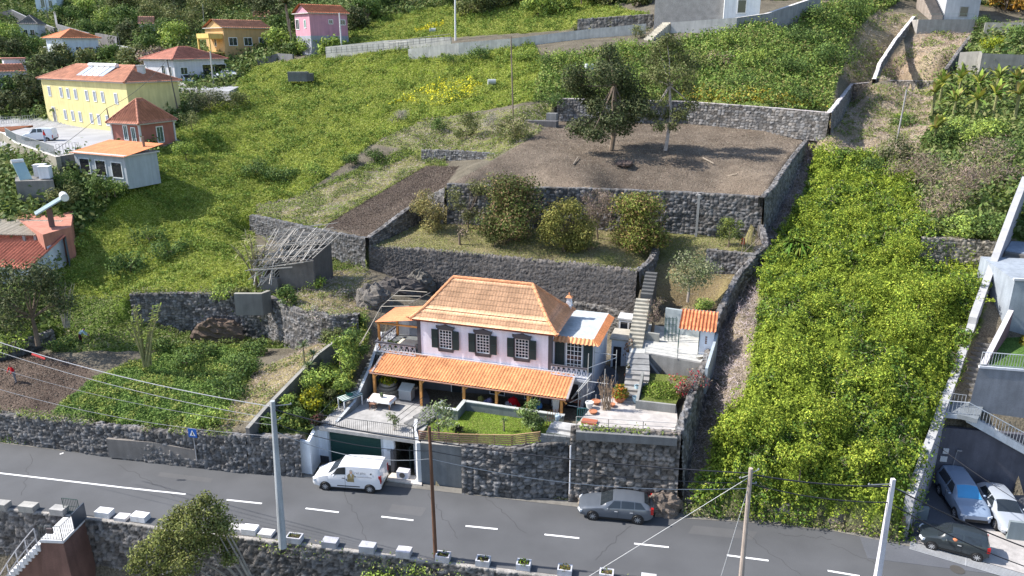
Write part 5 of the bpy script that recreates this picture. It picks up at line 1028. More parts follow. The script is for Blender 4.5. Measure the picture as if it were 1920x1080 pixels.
# signs and small things at the road
sg = up_from(Vector((0, W(362, 868, 0).y - .75, 0)), 361, 812)
T = thing('pedestrian_sign', 'blue square pedestrian crossing sign on the left road wall', 'road sign', (sg.x, sg.y, sg.z), math.radians(-12))
b = MB((0.01, 0.10, 0.42)); b.box(-.33, .33, -.02, 0, -.33, .33); b.build('plate', 'paint', T)
b = MB((0.8, .8, .82)); b.add([(-.22, -.025, -.2), (.22, -.025, -.2), (0, -.025, .24)], [(0, 1, 2)]); b.add([(-.03, -.03, -.05), (.05, -.03, -.05), (.1, -.03, -.17), (.05, -.03, -.17), (0, -.03, -.1), (-.06, -.03, -.17), (-.1, -.03, -.17)], [tuple(range(7))], BLACK); b.add([(-.03, -.03, .08), (.04, -.03, .08), (.05, -.03, -.05), (-.04, -.03, -.05)], [(0, 3, 2, 1)], BLACK); b.build('symbol', 'paint', T)
b = MB((0.4, .4, .42)); b.tube((0, .03, -2.2), (0, .03, .3), .03, n=6); b.build('post', 'metal', T)
bx = W(757, 893, .12); T = thing('white_box', 'white box unit with a dark opening standing at the entrance gate', 'box', bx, -.2); b = MB((0.6, .58, .63)); b.box(-.42, .42, -.3, .3, 0, .5); b.build('body', 'paint', T, bevel=.02); b = MB((0.12, .1, .09)); b.lathe((0, -.31, .26), [(.001, -.01), (.2, -.01), (.2, .015), (.001, .015)], 14, axis='Y'); b.build('opening', 'paint', T)
def boulder(label, px_, py_, z, r, seed, col=(0.16, 0.13, 0.11), sc=(1, .7, .7)):
    p = W(px_, py_, z); b = MB(col); b.blob((0, 0, 0), (r * sc[0], r * sc[1], r * sc[2]), seed, 18, 12, .28); o = b.build('boulder', 'stone'); o.location = (p.x, p.y, z + r * sc[2] * .4)
    tex = bpy.data.textures.new('rock', 'CLOUDS'); tex.noise_scale = .35; tex.noise_depth = 4; s_ = o.modifiers.new('s', 'SUBSURF'); s_.levels = s_.render_levels = 1; d_ = o.modifiers.new('d', 'DISPLACE'); d_.texture = tex; d_.strength = .55 * r; tag(o, label, 'boulder', 'boulders at wall feet'); return o
boulder('pale pointed boulder at the foot of the road wall below the fence', 915, 922, 0, .65, 4, (0.24, .21, .2)); boulder('low dark boulder between the pointed boulder and the drainpipe', 950, 926, 0, .5, 5, (0.17, .16, .15)); boulder('pale boulder at the bonnet of the estate car', 1098, 942, 0, .6, 6, (0.27, .23, .19)); boulder('large brown rock behind the tail of the estate car', 1242, 958, 0, 1.3, 7, (0.15, .12, .10), (1, .6, .75)); boulder('brown rock beside the large rock at the plot corner', 1205, 946, 0, .9, 8, (0.16, .12, .1), (1, .6, .8))
boulder('grey brown rock at the road edge under the vines', 1465, 958, .2, 1.1, 9, (0.16, .15, .14)); boulder('dark rock at the foot of the vine bank', 1565, 975, .2, .9, 10, (0.14, .12, .10)); boulder('brown rock beside the white pole', 1680, 985, .3, 1.0, 11, (0.22, .16, .11), (.7, .7, 1.2)); boulder('pale rock against the parking bay wall', 1698, 958, .8, .9, 12, (0.3, .29, .29), (.8, .6, 1))
boulder('flat stone at the foot of the road wall', 985, 930, 0, .35, 13, (0.2, .18, .17))
# ------------------------------------------------------------------ right part of the plot: patio, beds, steps, platform, shed
CON = (0.30, 0.295, 0.28)
slab('patio', [W(1078, 800, 4.95), W(1272, 811, 4.95), W(1268, 757, 4.95), W(1196, 752, 4.95), W(1160, 735, 4.95), W(1118, 752, 4.95)], 1.2, 'concrete', (0.40, 0.37, 0.35))
slab('side_yard', [hw(13.4, -3.0, 3.9), hw(15.2, -3.0, 3.9), hw(15.2, 7, 3.9), hw(13.3, 7, 3.9)], .8, 'concrete', (0.10, 0.11, 0.125))
# patio edge and pale triple rail
rl = MB(); railing(rl, [W(1080, 806, 4.98), W(1140, 811, 4.98), W(1205, 815, 4.98), W(1268, 819, 4.98)], .95, 0, mid=(.35, .68), col=(0.42, .40, .38)); tag(rl.build('railing', 'metal'), 'pale three bar railing along the front of the concrete patio', 'railing')
pwall('low_wall', 'low concrete kerb with plants in front of the patio railing', 'low wall', [W(1080, 810, 5.15), W(1270, 822, 5.15)], 4.6, .3, 'concrete', (0.17, .17, .17))
# raised grass bed
bd = thing('raised_bed', 'raised concrete bed with grass and herbs above the patio', 'raised bed', W(1235, 752, 4.95))
bq = [W(1197, 752, 5.55), W(1267, 760, 5.55)]
pwall('bed_wall', None, None, bq, 4.9, .18, 'concrete', (0.26, .255, .24), parent=bd); pwall('bed_wall', None, None, [bq[0] + Vector((.8, 2.8, .9)), bq[0]], 4.9, .18, 'concrete', (0.22, .22, .21), parent=bd, side=-1)
sb = MB((0.10, 0.12, 0.03)); sb.add([bq[0] + Vector((.1, .1, -.06)), bq[1] + Vector((0, .1, -.06)), W(1290, 705, 5.5), W(1215, 700, 5.5)], [(0, 1, 2, 3)]); sb.build('bed_soil', 'ground', bd, world=True)
# steps between planters, running up to the platform
T = MB(); stairs(T, W(1190, 757, 4.95), W(1196, 695, 5.9), 1.7, 6, (0.26, .25, .24), under=4.6); tag(T.build('stairs', 'concrete'), 'wide concrete steps between the potted plants and the raised bed', 'stairs')
T = MB(); stairs(T, W(1196, 695, 5.9), W(1195, 662, 6.1), 1.7, 3, (0.22, .22, .22), under=4.6); tag(T.build('stairs', 'concrete'), 'short dark flight joining the platform left of its ramp wall', 'stairs')
T = MB(); stairs(T, W(1190, 652, 6.1), W(1206, 560, 8.4), 1.15, 13, (0.34, .32, .27), under=5.0); tag(T.build('stairs', 'concrete'), 'upper pale concrete stairs climbing beside the dry ivy trunk', 'stairs')
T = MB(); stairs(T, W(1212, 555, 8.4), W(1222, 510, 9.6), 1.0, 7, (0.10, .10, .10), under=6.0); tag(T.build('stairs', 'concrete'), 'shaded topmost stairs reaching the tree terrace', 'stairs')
# platform with front wall, rail
PZ = 6.1
pf = [W(1180, 662, PZ), W(1212, 663, PZ), W(1328, 684, PZ), W(1352, 610, PZ), W(1230, 600, PZ), W(1182, 628, PZ)]
slab('platform', pf, .3, 'concrete', (0.42, .42, .40))
pwall('retaining_wall', 'smooth grey concrete retaining wall below the shed platform', 'wall', [W(1208, 662, PZ + .02), W(1328, 684, PZ + .02)], 4.4, .25, 'concrete', (0.25, .245, .235), side=1)
pwall('ramp_wall', 'triangular concrete ramp wall in front of the shed platform', 'wall', [W(1208, 663, PZ), W(1240, 705, 5.0)], 4.4, .2, 'concrete', (0.17, .17, .165), side=-1)
rl = MB(); railing(rl, [W(1210, 664, PZ), W(1270, 674, PZ), W(1324, 683, PZ)], .85, 0, mid=(.4, .7), col=(0.52, .52, .52)); tag(rl.build('railing', 'metal'), 'pale railing along the front of the shed platform', 'railing')
pwall('wall', 'grey wall stub at the right end of the shed platform', 'wall', [W(1322, 690, 6.6), W(1342, 625, 7.6)], 4.6, .2, 'concrete', (0.34, .38, .42), side=-1)
pwall('wall', 'smooth blue grey rendered wall behind the green trellis gate', 'wall', [W(1248, 578, 8.15), W(1345, 592, 8.15)], PZ - .2, .25, 'plaster', (0.36, .40, .41))
pwall('wall', 'low concrete wall at the back left of the platform', 'wall', [W(1200, 622, 6.75), W(1236, 627, 6.75)], PZ - .2, .25, 'concrete', (0.27, .27, .25))
# shed
sO, sR, sL = frame(W(1309, 664, PZ), W(1332, 668, PZ)); sR = HY
shed = thing('shed', 'small white shed with a corrugated orange tile roof beside the plot edge', 'shed', (sO.x, sO.y, 0), sR)
b = MB((0.66, .70, .78)); b.box(0, 1.05, 0, 2.2, PZ, 8.15); b.build('wall', 'plaster', shed)
b = MB((0.18, .10, .08)); 
for k in range(4): b.box(.42, .56, -.012, .0, 7.0 + k * .16, 7.12 + k * .16)
b.build('vent_bricks', 'paint', shed)
tiles('roof', (-1.55, -.35, 8.05), (1.15, -.35, 8.05), (1.15, 2.3, 8.75), (-1.55, 2.3, 8.75), shed, pitch=.27, course=.55, amp=.13, lift=.02, col=(0.66, .24, .11), var=.5, per=6)
b = MB((0.35, .3, .28)); b.box(-1.56, 1.16, 2.25, 2.35, 8.0, 8.82); b.tube((-1.5, -.3, PZ), (-1.5, -.3, 8.05), .04, n=6, col=(0.03, .09, .08)); b.tube((-.02, -.05, PZ), (-.02, -.05, 8.0), .03, n=6, col=(0.02, .05, .05)); b.build('canopy_post', 'metal', shed)
# green trellis arch
tr = MB((0.015, .075, .07)); o0 = W(1247, 640, PZ)
for dx in (0, .28, .56, .84):
    tr.tube(o0 + Vector((dx, 0, 0)), o0 + Vector((dx, .05, 1.9)), .025, n=4); tr.tube(o0 + Vector((dx, .35, 0)), o0 + Vector((dx, .4, 1.9)), .025, n=4)
for z in (.3, .8, 1.3, 1.8): tr.tube(o0 + Vector((0, 0, z)), o0 + Vector((.84, 0, z)), .02, n=4); tr.tube(o0 + Vector((0, .38, z)), o0 + Vector((.84, .38, z)), .02, n=4)
tag(tr.build('garden_gate', 'metal'), 'stack of dark green iron gates leaning at the platform back wall', 'gate')
# outbuilding behind the wing: glass hut and white door panel
hb = thing('outhouse', 'small white outhouse with dark doorway behind the flat roofed wing', 'outhouse', HO, HY)
b = MB((0.62, .66, .72)); b.box(13.75, 13.9, 6.4, 8.4, 3.9, 6.3); b.box(14.55, 15.05, 6.4, 6.5, 3.9, 6.3); b.box(13.9, 14.55, 6.4, 6.5, 5.7, 6.3); b.build('wall', 'plaster', hb)
b = MB((0.015, .015, .02)); b.box(13.9, 14.55, 6.5, 6.6, 3.9, 5.7); b.build('doorway', 'paint', hb); b = MB((0.36, .33, .28)); b.box(13.6, 15.2, 6.2, 8.6, 6.3, 6.42); b.build('roof_slab', 'concrete', hb)
gh = thing('glass_hut', 'little box with two dark glass panes behind the outhouse', 'hut', HO, HY)
b = MB((0.5, .5, .5)); b.box(13.8, 15.4, 9.2, 10.4, 5.4, 7.0); b.box(13.7, 15.5, 9.1, 10.5, 7.0, 7.12); b.build('frame', 'plaster', gh); window(gh, 14.25, 9.19, 5.7, 6.85, .7, 1, 1); window(gh, 14.98, 9.19, 5.7, 6.85, .7, 1, 1)
# scaffold like clothes frame at the wing corner
sc = MB((0.42, .43, .44)); P_ = lambda *a: hw(*a)
for a, c in [((13.4, -1.0, 3.9), (13.4, -1.0, 8.0)), ((14.6, -1.0, 3.9), (14.6, -1.0, 7.0)), ((13.4, 1.2, 3.9), (13.4, 1.2, 7.8)), ((15.0, 1.2, 3.9), (15.0, 1.2, 7.6)), ((13.4, -1, 5.9), (14.9, -1.2, 6.0)), ((13.4, -1, 6.9), (15, 1.2, 7.0)), ((13.4, 1.2, 7.2), (15, 1.2, 7.2)), ((12.4, -1.5, 4.6), (13.6, -1.2, 6.2)), ((12.3, -1.7, 4.4), (14, -1.4, 5.4)), ((12.4, -1.6, 4.7), (13.7, -1.2, 6.6)), ((12.2, -1.9, 4.3), (14.2, -1.9, 4.2)), ((14.2, -1.9, 3.9), (14.2, -1.9, 5.4)), ((13.4, -1, 5), (13.4, 1.2, 5.2)), ((12.9, -1.6, 3.9), (12.9, -1.6, 5.2))]: sc.tube(P_(*a), P_(*c), .028, n=5)
tag(sc.build('scaffold', 'metal'), 'tangle of thin grey pipes at the corner of the flat roofed wing', 'frame')
# pipe pergola at the left of the house
sc = MB((0.34, .31, .26))
for a, c in [((-5.4, 4.6, 7.6), (-5.6, 0.6, 5.2)), ((-5.4, 4.6, 7.6), (-4.6, 7.5, 8.6)), ((-1.6, 6.2, 8.7), (-2.6, 4.0, 8.3)), ((-5.4, 4.6, 7.6), (-2.6, 4.1, 8.1)), ((-5.2, 5.3, 7.9), (-2.4, 4.9, 8.3)), ((-5.0, 6.1, 8.1), (-2.2, 5.6, 8.5)), ((-4.8, 6.8, 8.4), (-1.9, 6.2, 8.7)), ((-5.4, 4.6, 7.6), (-5.5, 4.4, 5.6)), ((-5.8, 0.8, 5.2), (-5.5, 3, 6.6))]: sc.tube(P_(*a), P_(*c), .03, n=5)
tag(sc.build('pipe_pergola', 'metal'), 'bare thin pipe pergola behind the left balcony roof', 'pergola')
# ------------------------------------------------------------------ garden furniture and pots
def gt(*a, **k): return thing(*a, **k)
Tt = hw(-1.35, -3.75, 3.05); t = thing('garden_table', 'wooden garden table under a white cloth on the terrace', 'table', Tt, HY)
b = MB((0.22, .12, .08)); b.box(-.9, .9, -.5, .5, .66, .7); b.build('tabletop', 'wood', t)
for x in (-.8, .8):
    for y in (-.42, .42): q = MB((0.22, .12, .08)); q.box(x - .04, x + .04, y - .04, y + .04, 0, .66); q.build('leg', 'wood', t)
q = MB((0.78, .76, .76)); N_ = 14; vs = []; 
for j in range(N_ + 1):
    for i in range(N_ + 1):
        x, y = (i / N_ - .5) * 2.2, (j / N_ - .5) * 1.35; ox, oy = max(0, abs(x) - .92), max(0, abs(y) - .52); vs.append((math.copysign(min(abs(x), .92) + ox * .25, x), math.copysign(min(abs(y), .52) + oy * .25, y), .712 - (ox + oy) * 1.3 + .01 * math.sin(7 * x + 5 * y)))
q.add(vs, [(j * (N_ + 1) + i, j * (N_ + 1) + i + 1, (j + 1) * (N_ + 1) + i + 1, (j + 1) * (N_ + 1) + i) for j in range(N_) for i in range(N_)])
o = q.build('tablecloth', 'cloth', smooth=True); o.location = Tt; o.rotation_euler = (0, 0, HY); tag(o, 'white tablecloth draped over the garden table', 'tablecloth')
b = MB((0.10, .11, .10)); b.lathe((0, 0, 0), [(.1, 0), (.14, .16), (.12, .17), (.1, .14)], 12); b.blob((0, 0, .24), .12, 3, 8, 6, .5, (0.08, .11, .04)); o = b.build('table_plant', 'paint'); o.location = Tt + Vector((0, 0, .72)); tag(o, 'dark flower pot in the middle of the white tablecloth', 'pot')
ck = thing('folding_chair', 'brown folding chair tucked at the front of the clothed table', 'chair', hw(-1.75, -4.4, 3.05), HY); b = MB((0.2, .1, .07))
for s in (-.2, .2): b.tube((s, -.2, 0), (s, .2, .45), .02, n=4); b.tube((s, .2, 0), (s, -.25, .85), .02, n=4)
b.build('frame', 'wood', ck); b = MB((0.24, .13, .09)); b.box(-.22, .22, -.18, .2, .44, .47); b.build('seat', 'wood', ck)
# white striped bench table at the left wall
Bt = hw(-3.55, -4.5, 3.05); t = thing('slatted_table', 'white tall table with green and white slatted top by the stair wall', 'table', Bt, HY + math.radians(62))
for x in (-.75, .75):
    for y in (-.4, .4): q = MB((0.72, .72, .74)); q.box(x - .035, x + .035, y - .035, y + .035, 0, .85); q.build('leg', 'paint', t)
q = MB((0.6, .6, .6)); 
for k in range(9): q.box(-.85, .85, -.47 + k * .105, -.47 + k * .105 + .09, .85, .88, (0.72, .74, .72) if k % 2 else (0.02, .10, .08))
q.box(-.8, .8, -.43, .43, .78, .85, (0.7, .7, .72)); q.build('tabletop', 'paint', t)
b = MB((0.03, .14, .11)); b.cbox((0, 0, .1), (.45, .3, .08)); b.tube((0, 0, .1), (-.3, -.1, .35), .02, n=5); o = b.build('green_tray', 'paint'); o.location = Bt + Vector((0, 0, .88)); tag(o, 'dark green tray lying on the slatted table', 'tray')
# grey barbecue cabinet
t = thing('storage_box', 'grey storage cabinet with a sloping lid on the terrace', 'cabinet', hw(-.15, -2.05, 3.05), HY)
b = MB((0.36, .37, .38)); b.box(-.5, .5, -.35, .35, 0, .75); b.build('body', 'paint', t, bevel=.02); b = MB((0.48, .51, .51)); b.add([(-.53, -.38, .75), (.53, -.38, .75), (.53, .38, 1.05), (-.53, .38, 1.05), (-.53, -.38, .8), (.53, -.38, .8), (.53, .38, 1.1), (-.53, .38, 1.1)], [(0, 1, 5, 4), (4, 5, 6, 7), (1, 2, 6, 5), (2, 3, 7, 6), (3, 0, 4, 7), (0, 3, 2, 1)]); b.build('lid', 'paint', t)
# round stone planter
t = thing('stone_planter', 'round tiered stone planter with yellow green plant at the porch corner', 'planter', hw(-1.9, -1.6, 3.05), HY); b = MB((0.24, .21, .18))
for k, (r, z) in enumerate(((1.05, .18), (.9, .42), (.75, .66), (.62, .95))): b.lathe((0, 0, 0), [(r - .04, z - .24), (r, z - .2), (r - .02, z), (.05, z)], 22, col=tuple(c * (1 + .2 * (k % 2)) for c in (0.26, .23, .19)))
b.build('tiers', 'stone', t)
def tuft(name, P, r, h, n, cols, size, parent=None, m='leaf', flat_=1.0, aspect=.5):
    d = nrm(RS.normal(size=(n, 3))); rr = RS.uniform(.45, 1, (n, 1)) ** .6; q = d * rr * np.array([r, r, h]); q[:, 2] = np.abs(q[:, 2]) * flat_ + 0
    return leafmesh(name, q + np.array(P), d + RS.normal(size=(n, 3)) * .5, RS.uniform(.6, 1.3, n) * size, pal(n, cols), m, parent, aspect)
o = tuft('foliage', hw(-1.9, -1.6, 4.0), .7, .5, 260, [(0.30, .26, .02), (0.12, .18, .02), (0.2, .22, .02)], .13, t)
# things under the porch
def simple(name, label, cat, pos, fn, m='paint', yaw=HY, col=(.5, .5, .5)):
    b = MB(col); fn(b); o = b.build(name, m); o.location = pos; o.rotation_euler = (0, 0, yaw); return tag(o, label, cat)
bottle = lambda b: (b.lathe((0, 0, 0), [(.24, 0), (.27, .1), (.25, .35), (.18, .42)], 12))
def blobs(cols, r, n=5):
    def f(b):
        for k in range(n): b.blob((rnd.uniform(-.2, .2), rnd.uniform(-.12, .12), .15 + .1 * k), r * rnd.uniform(.7, 1.1), k, 8, 5, .3, cols[k % len(cols)])
    return f
Z3 = 3.02
simple('laundry_bag', 'red bag with a white cloth on top under the porch', 'bag', hw(8.15, -1.6, Z3 + .3), blobs([(0.5, .01, .02), (0.45, .01, .02), (0.6, .5, .5)], .3), 'cloth'); simple('sack', 'mustard yellow sack leaning under the porch', 'sack', hw(5.7, -1.5, Z3 + .2), blobs([(0.28, .26, .08)], .24, 4), 'cloth'); simple('sack', 'purple blue bag beside the mustard sack', 'sack', hw(6.15, -1.6, Z3 + .15), blobs([(0.12, .1, .3), (0.3, .28, .45)], .25, 4), 'cloth')
simple('bucket', 'white bucket left of the red laundry bag', 'bucket', hw(7.75, -1.8, Z3 + .35), lambda b: b.lathe((0, 0, 0), [(.14, 0), (.2, .4), (.18, .4), (.13, .05)], 12), col=(.6, .6, .62)); simple('gas_bottle_stack', 'blue striped canister standing under the porch', 'canister', hw(10.1, -1.9, Z3), lambda b: (b.lathe((0, 0, 0), [(.24, 0), (.26, .25), (.26, .5)], 14, (0.01, .12, .42)), b.lathe((0, 0, .5), [(.26, 0), (.26, .3)], 14, (0.03, .04, .08)), b.lathe((0, 0, .8), [(.26, 0), (.25, .25), (.1, .32)], 14, (0.05, .2, .5))))
simple('towel', 'white towel hanging at the right end of the porch', 'towel', hw(11.35, -1.9, Z3 + .6), lambda b: b.add([(-.26, 0, 1.0), (.26, 0, 1.0), (.2, -.08, 0), (-.18, -.05, 0), (-.26, .05, 1.0), (.26, .05, 1.0), (.2, 0, 0), (-.18, 0, 0)], [(0, 3, 2, 1), (4, 5, 6, 7), (0, 1, 5, 4)], (.7, .68, .65)), 'cloth')
simple('watering_can', 'pale blue watering can by the last porch post', 'watering can', W(1045, 787, 3.9), lambda b: (b.lathe((0, 0, 0), [(.16, 0), (.18, .3), (.15, .36)], 12, (.42, .52, .6)), b.tube((.15, 0, .1), (.4, 0, .42), .025, n=5, col=(.42, .52, .6)), b.tube((-.15, 0, .35), (.1, 0, .55), .02, n=5, col=(.42, .52, .6))))
for i, (x, y, z, lab) in enumerate([(1195, 733, 5.2, 'light blue bucket on the steps beside the raised bed'), (1191, 754, 5.0, 'light blue bucket at the foot of the steps')]): simple('bucket', lab, 'bucket', W(x, y, z), lambda b: b.lathe((0, 0, 0), [(.17, 0), (.23, .42), (.2, .42), (.16, .05)], 14, (.36, .5, .58)))
def pot(label, x, y, z, r, h, plant=None, col=(0.42, .17, .09), n=120, pr=.3, ph=.5, ls=.09):
    P = W(x, y, z); t = thing('plant_pot', label, 'potted plant', P, 0, 'plant pots'); b = MB(col); b.lathe((0, 0, 0), [(r * .7, 0), (r, h * .85), (r * 1.12, h * .86), (r * 1.12, h), (r * .9, h), (r * .85, h * .85), (.01, h * .85)], 14); b.build('pot', 'tile', t)
    if plant: tuft('foliage', P + Vector((0, 0, h)), pr, ph, n, plant, ls, t)
GRN = [(0.08, .14, .02), (0.12, .18, .03), (0.05, .09, .02)]
pot('terracotta pot with a leggy brown plant beside the stairs', 1177, 712, 5.0, .25, .45, [(0.2, .14, .06), (0.12, .13, .05)], pr=.25, ph=.8)
pot('wide terracotta pot with a bush of red and yellow leaves', 1162, 752, 4.95, .45, .4, [(0.32, .24, .03), (0.10, .16, .02), (0.35, .12, .03)], n=360, pr=.65, ph=.9, ls=.12)
pot('empty terracotta bowl at the foot of the dry shrub', 1147, 762, 4.95, .22, .2); pot('orange terracotta bowl left of the dry shrub', 1112, 775, 4.95, .26, .18); pot('white pot beside the dry shrub', 1105, 765, 4.95, .26, .45, col=(.55, .54, .52)); pot('large terracotta dish near the white pot', 1117, 757, 4.95, .3, .22)
pot('brown potted tree in front of the white outhouse', 1180, 675, 5.0, .22, .3, [(0.25, .15, .08), (0.3, .18, .12)], n=160, pr=.5, ph=1.6, ls=.1)
simple('red_tray', 'flat red brown tray in the left corner of the patio', 'tray', W(1105, 792, 4.97), lambda b: b.box(-.5, .5, -.3, .3, 0, .12, (0.35, .11, .06))); simple('garden_bench', 'old brown bench beside the right porch end', 'bench', W(1073, 762, 3.9), lambda b: (b.box(-.6, .6, -.2, .2, .42, .47, (.16, .07, .05)), b.box(-.55, -.5, -.15, .15, 0, .42, (.16, .07, .05)), b.box(.5, .55, -.15, .15, 0, .42, (.16, .07, .05))), 'wood')
# white fan chair and table on the balcony
simple('lounge_table', 'cream table in the sun on the left balcony', 'table', hw(-1.2, .9, 5.8), lambda b: (b.box(-.8, .7, -.5, .5, .5, .55, (.7, .66, .52)), b.box(-.7, -.64, -.4, .4, 0, .5, (.6, .58, .5)), b.box(.56, .62, -.4, .4, 0, .5, (.6, .58, .5))))
simple('plant_box', 'green plant on the left balcony rail', 'plant', hw(-2.2, .1, 5.8), lambda b: [b.cbox((rnd.uniform(-.4, .4), rnd.uniform(-.2, .2), rnd.uniform(.3, .8)), (.18, .02, .1), rnd.uniform(0, 6), rnd.choice(GRN)) for _ in range(60)], 'leaf')
simple('white_chair', 'white chair on the left balcony', 'chair', hw(-.6, 1.9, 5.8), lambda b: (b.box(-.25, .25, -.25, .25, .4, .45, (.7, .7, .7)), b.box(-.25, .25, .22, .27, .45, .95, (.7, .7, .7)), [b.box(x - .02, x + .02, y - .02, y + .02, 0, .4, (.7, .7, .7)) for x in (-.22, .22) for y in (-.22, .22)]))
simple('teal_fence', 'short teal iron gate left of the patio', 'gate', W(1082, 793, 4.4), lambda b: [b.tube((.12 * k, .05 * k, 0), (.12 * k, .05 * k, 1.1), .02, n=4, col=(0.02, .16, .16)) for k in range(6)] + [b.tube((0, 0, z), (.6, .25, z), .02, n=4, col=(0.02, .16, .16)) for z in (.2, 1.05)], 'metal')
simple('concrete_steps', 'pale concrete slab steps right of the lawn', 'steps', W(1036, 812, 3.7), lambda b: (b.box(-.4, 1.4, -.2, 1.2, -.3, .12, (.42, .42, .42)), b.box(-.2, 1.4, .2, 1.2, .12, .28, (.38, .38, .38))), 'concrete')
simple('wooden_trestle', 'brown leaning wooden trellis at the right edge of the lawn', 'trellis', W(1025, 800, 3.5), lambda b: [b.tube((.15 * k, .1 * k, 0), (.15 * k, .1 * k + .3, 1.1), .02, n=4, col=(.2, .09, .05)) for k in range(6)] + [b.tube((0, .15, .5), (.8, .65, .5), .02, n=4, col=(.2, .09, .05))], 'wood')
rl = MB((0.40, .41, .42)); p0 = W(1190, 648, 6.1)
# ------------------------------------------------------------------ right neighbour: bay, boundary wall, stairs, terrace block
WH = (0.34, .34, .35)
rh = thing('boundary_wall', 'long stepped pale wall between the vine bank and the neighbour stairs', 'wall', (BP.x, BP.y, 0), 0)
tops = [BL(-.2, 2.8), BL(3.0, 4.4), BL(7.0, 5.9), BL(10.8, 7.1), BL(10.81, 7.3), BL(14.5, 9.4), BL(14.51, 9.9), BL(20, 12.2), BL(28, 15.4), BL(34, 17.4)]
ps = [Vector((p.x, p.y, p.z)) for p in tops]; mb = MB(WH); n_ = Vector((BDIR.y, -BDIR.x, 0)) * .5
for a, c in zip(ps, ps[1:]):
    a2, c2 = a - n_, c - n_; za, zc = -.5, -.5
    mb.add([(a.x, a.y, za), (c.x, c.y, zc), c, a], [(0, 1, 2, 3)], (0.30, .29, .33)); mb.add([(a2.x, a2.y, za), (c2.x, c2.y, zc), c2, a2], [(3, 2, 1, 0)]); mb.add([a, c, c2, a2], [(0, 1, 2, 3)])
mb.add([(ps[0].x, ps[0].y, -.5), ps[0], ps[0] - n_, (ps[0].x - n_.x, ps[0].y - n_.y, -.5)], [(0, 1, 2, 3)], (.34, .34, .36)); mb.build('masonry', 'plaster', rh, world=True)
ns = Vector((BDIR.y, -BDIR.x, 0))
def BS(s_, o_, z): return BL(s_, z) + ns * o_
T = MB(); stairs(T, BS(10.0, .95, 5.6), BS(14.6, .95, 8.2), 1.7, 11, (0.13, .125, .12), under=4.5); stairs(T, BS(15.4, .95, 8.2), BS(25.0, .95, 12.6), 1.7, 20, (0.13, .125, .12), under=4.5); T.cbox(BS(15.0, .95, 8.0), (1.0, 1.7, .4), math.atan2(BDIR.y, BDIR.x), (.15, .145, .14)); T.cbox(BS(8.6, .95, 5.4), (3.0, 1.7, .3), math.atan2(BDIR.y, BDIR.x), (.16, .18, .2)); tag(T.build('stairs', 'concrete'), 'long brown grey stair flight climbing behind the pale boundary wall', 'stairs')
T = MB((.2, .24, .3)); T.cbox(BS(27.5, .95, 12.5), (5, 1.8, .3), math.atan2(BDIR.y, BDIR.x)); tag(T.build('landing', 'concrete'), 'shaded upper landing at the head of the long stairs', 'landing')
rb_ = thing('parking_bay', 'dark shaded parking bay cut into the slope under the neighbour stairs', 'parking bay', RB, math.radians(-12))
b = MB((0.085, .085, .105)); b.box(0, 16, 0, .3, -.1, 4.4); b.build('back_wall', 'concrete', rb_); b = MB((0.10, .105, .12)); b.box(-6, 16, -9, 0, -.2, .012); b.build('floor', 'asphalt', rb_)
b = MB((.5, .5, .52)); b.box(.28, .62, -.05, 0, 2.5, 2.9); b.box(.2, .62, -.05, 0, 1.9, 2.3); b.build('meter_box', 'paint', rb_)
b = MB((.25, .25, .27)); b.tube((1.0, -.1, 1.3), (1.1, -.1, 2.9), .03, n=5); b.cbox((1.2, -.15, 2.9), (.3, .1, .08)); b.build('wall_lamp', 'metal', rb_)
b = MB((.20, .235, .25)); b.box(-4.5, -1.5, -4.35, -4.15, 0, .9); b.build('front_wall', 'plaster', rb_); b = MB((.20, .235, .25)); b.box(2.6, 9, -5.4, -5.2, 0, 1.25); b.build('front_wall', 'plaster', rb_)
def diag(mb, x0, z0, x1, z1, y0, y1, n, th=.35, col=(.45, .47, .5)):
    for i in range(n): xa = x0 + (x1 - x0) * i / n; xb = x0 + (x1 - x0) * (i + 1) / n; z = z0 + (z1 - z0) * (i + .5) / n; mb.box(xa, xb, y0, y1, z - th, z, col)
ds = thing('diagonal_stairs', 'pale concrete stairs descending right over the parking bay with white railings', 'stairs', RB, math.radians(-12))
b = MB((.40, .42, .45)); diag(b, 1.2, 5.5, 9.5, 1.2, -.2, 1.1, 24); b.add([(1.2, -.22, 5.6), (9.5, -.22, 1.3), (9.5, -.22, .8), (1.2, -.22, 5.05)], [(0, 3, 2, 1)], (.5, .52, .55)); b.box(-.6, 1.2, -.2, 1.2, 5.2, 5.5); b.build('steps', 'concrete', ds)
b = MB(); WR = (.55, .57, .6); railing(b, [(-.4, -.15, 5.5), (1.2, -.15, 5.5), (9.5, -.15, 1.3)], .9, .22, col=WR, r=.018, rail=.03); b.build('railing', 'metal', ds)
b = MB(); railing(b, [(-.3, 1.2, 5.5), (1.4, 1.0, 5.5)], .9, .2, col=(.35, .36, .38), r=.018); b.build('railing', 'metal', ds)
gb = thing('terrace_block', 'grey rendered terrace block with white railing and lawn on top', 'terrace', RB, math.radians(-12))
GRB = (.20, .21, .235)
b = MB(GRB); b.add([(1.7, 1.25, 3.0), (14, 1.25, 0), (14, 1.25, 8.3), (1.9, 1.25, 8.35)], [(0, 1, 2, 3)]); b.add([(1.7, 1.25, 3.0), (1.9, 1.25, 8.35), (5.6, 7.5, 8.4), (5.4, 7.5, 3)], [(0, 1, 2, 3)], (.4, .41, .43)); b.build('wall', 'concrete', gb)
b = MB((.55, .56, .6)); b.box(1.9, 14, 1.2, 1.4, 8.3, 8.45); b.build('coping', 'plaster', gb)
b = MB((0.07, .13, .03)); b.add([(1.95, 1.3, 8.36), (14, 1.3, 8.36), (14, 7.6, 8.5), (5.6, 7.6, 8.5)], [(0, 1, 2, 3)]); b.build('lawn', 'ground', gb)
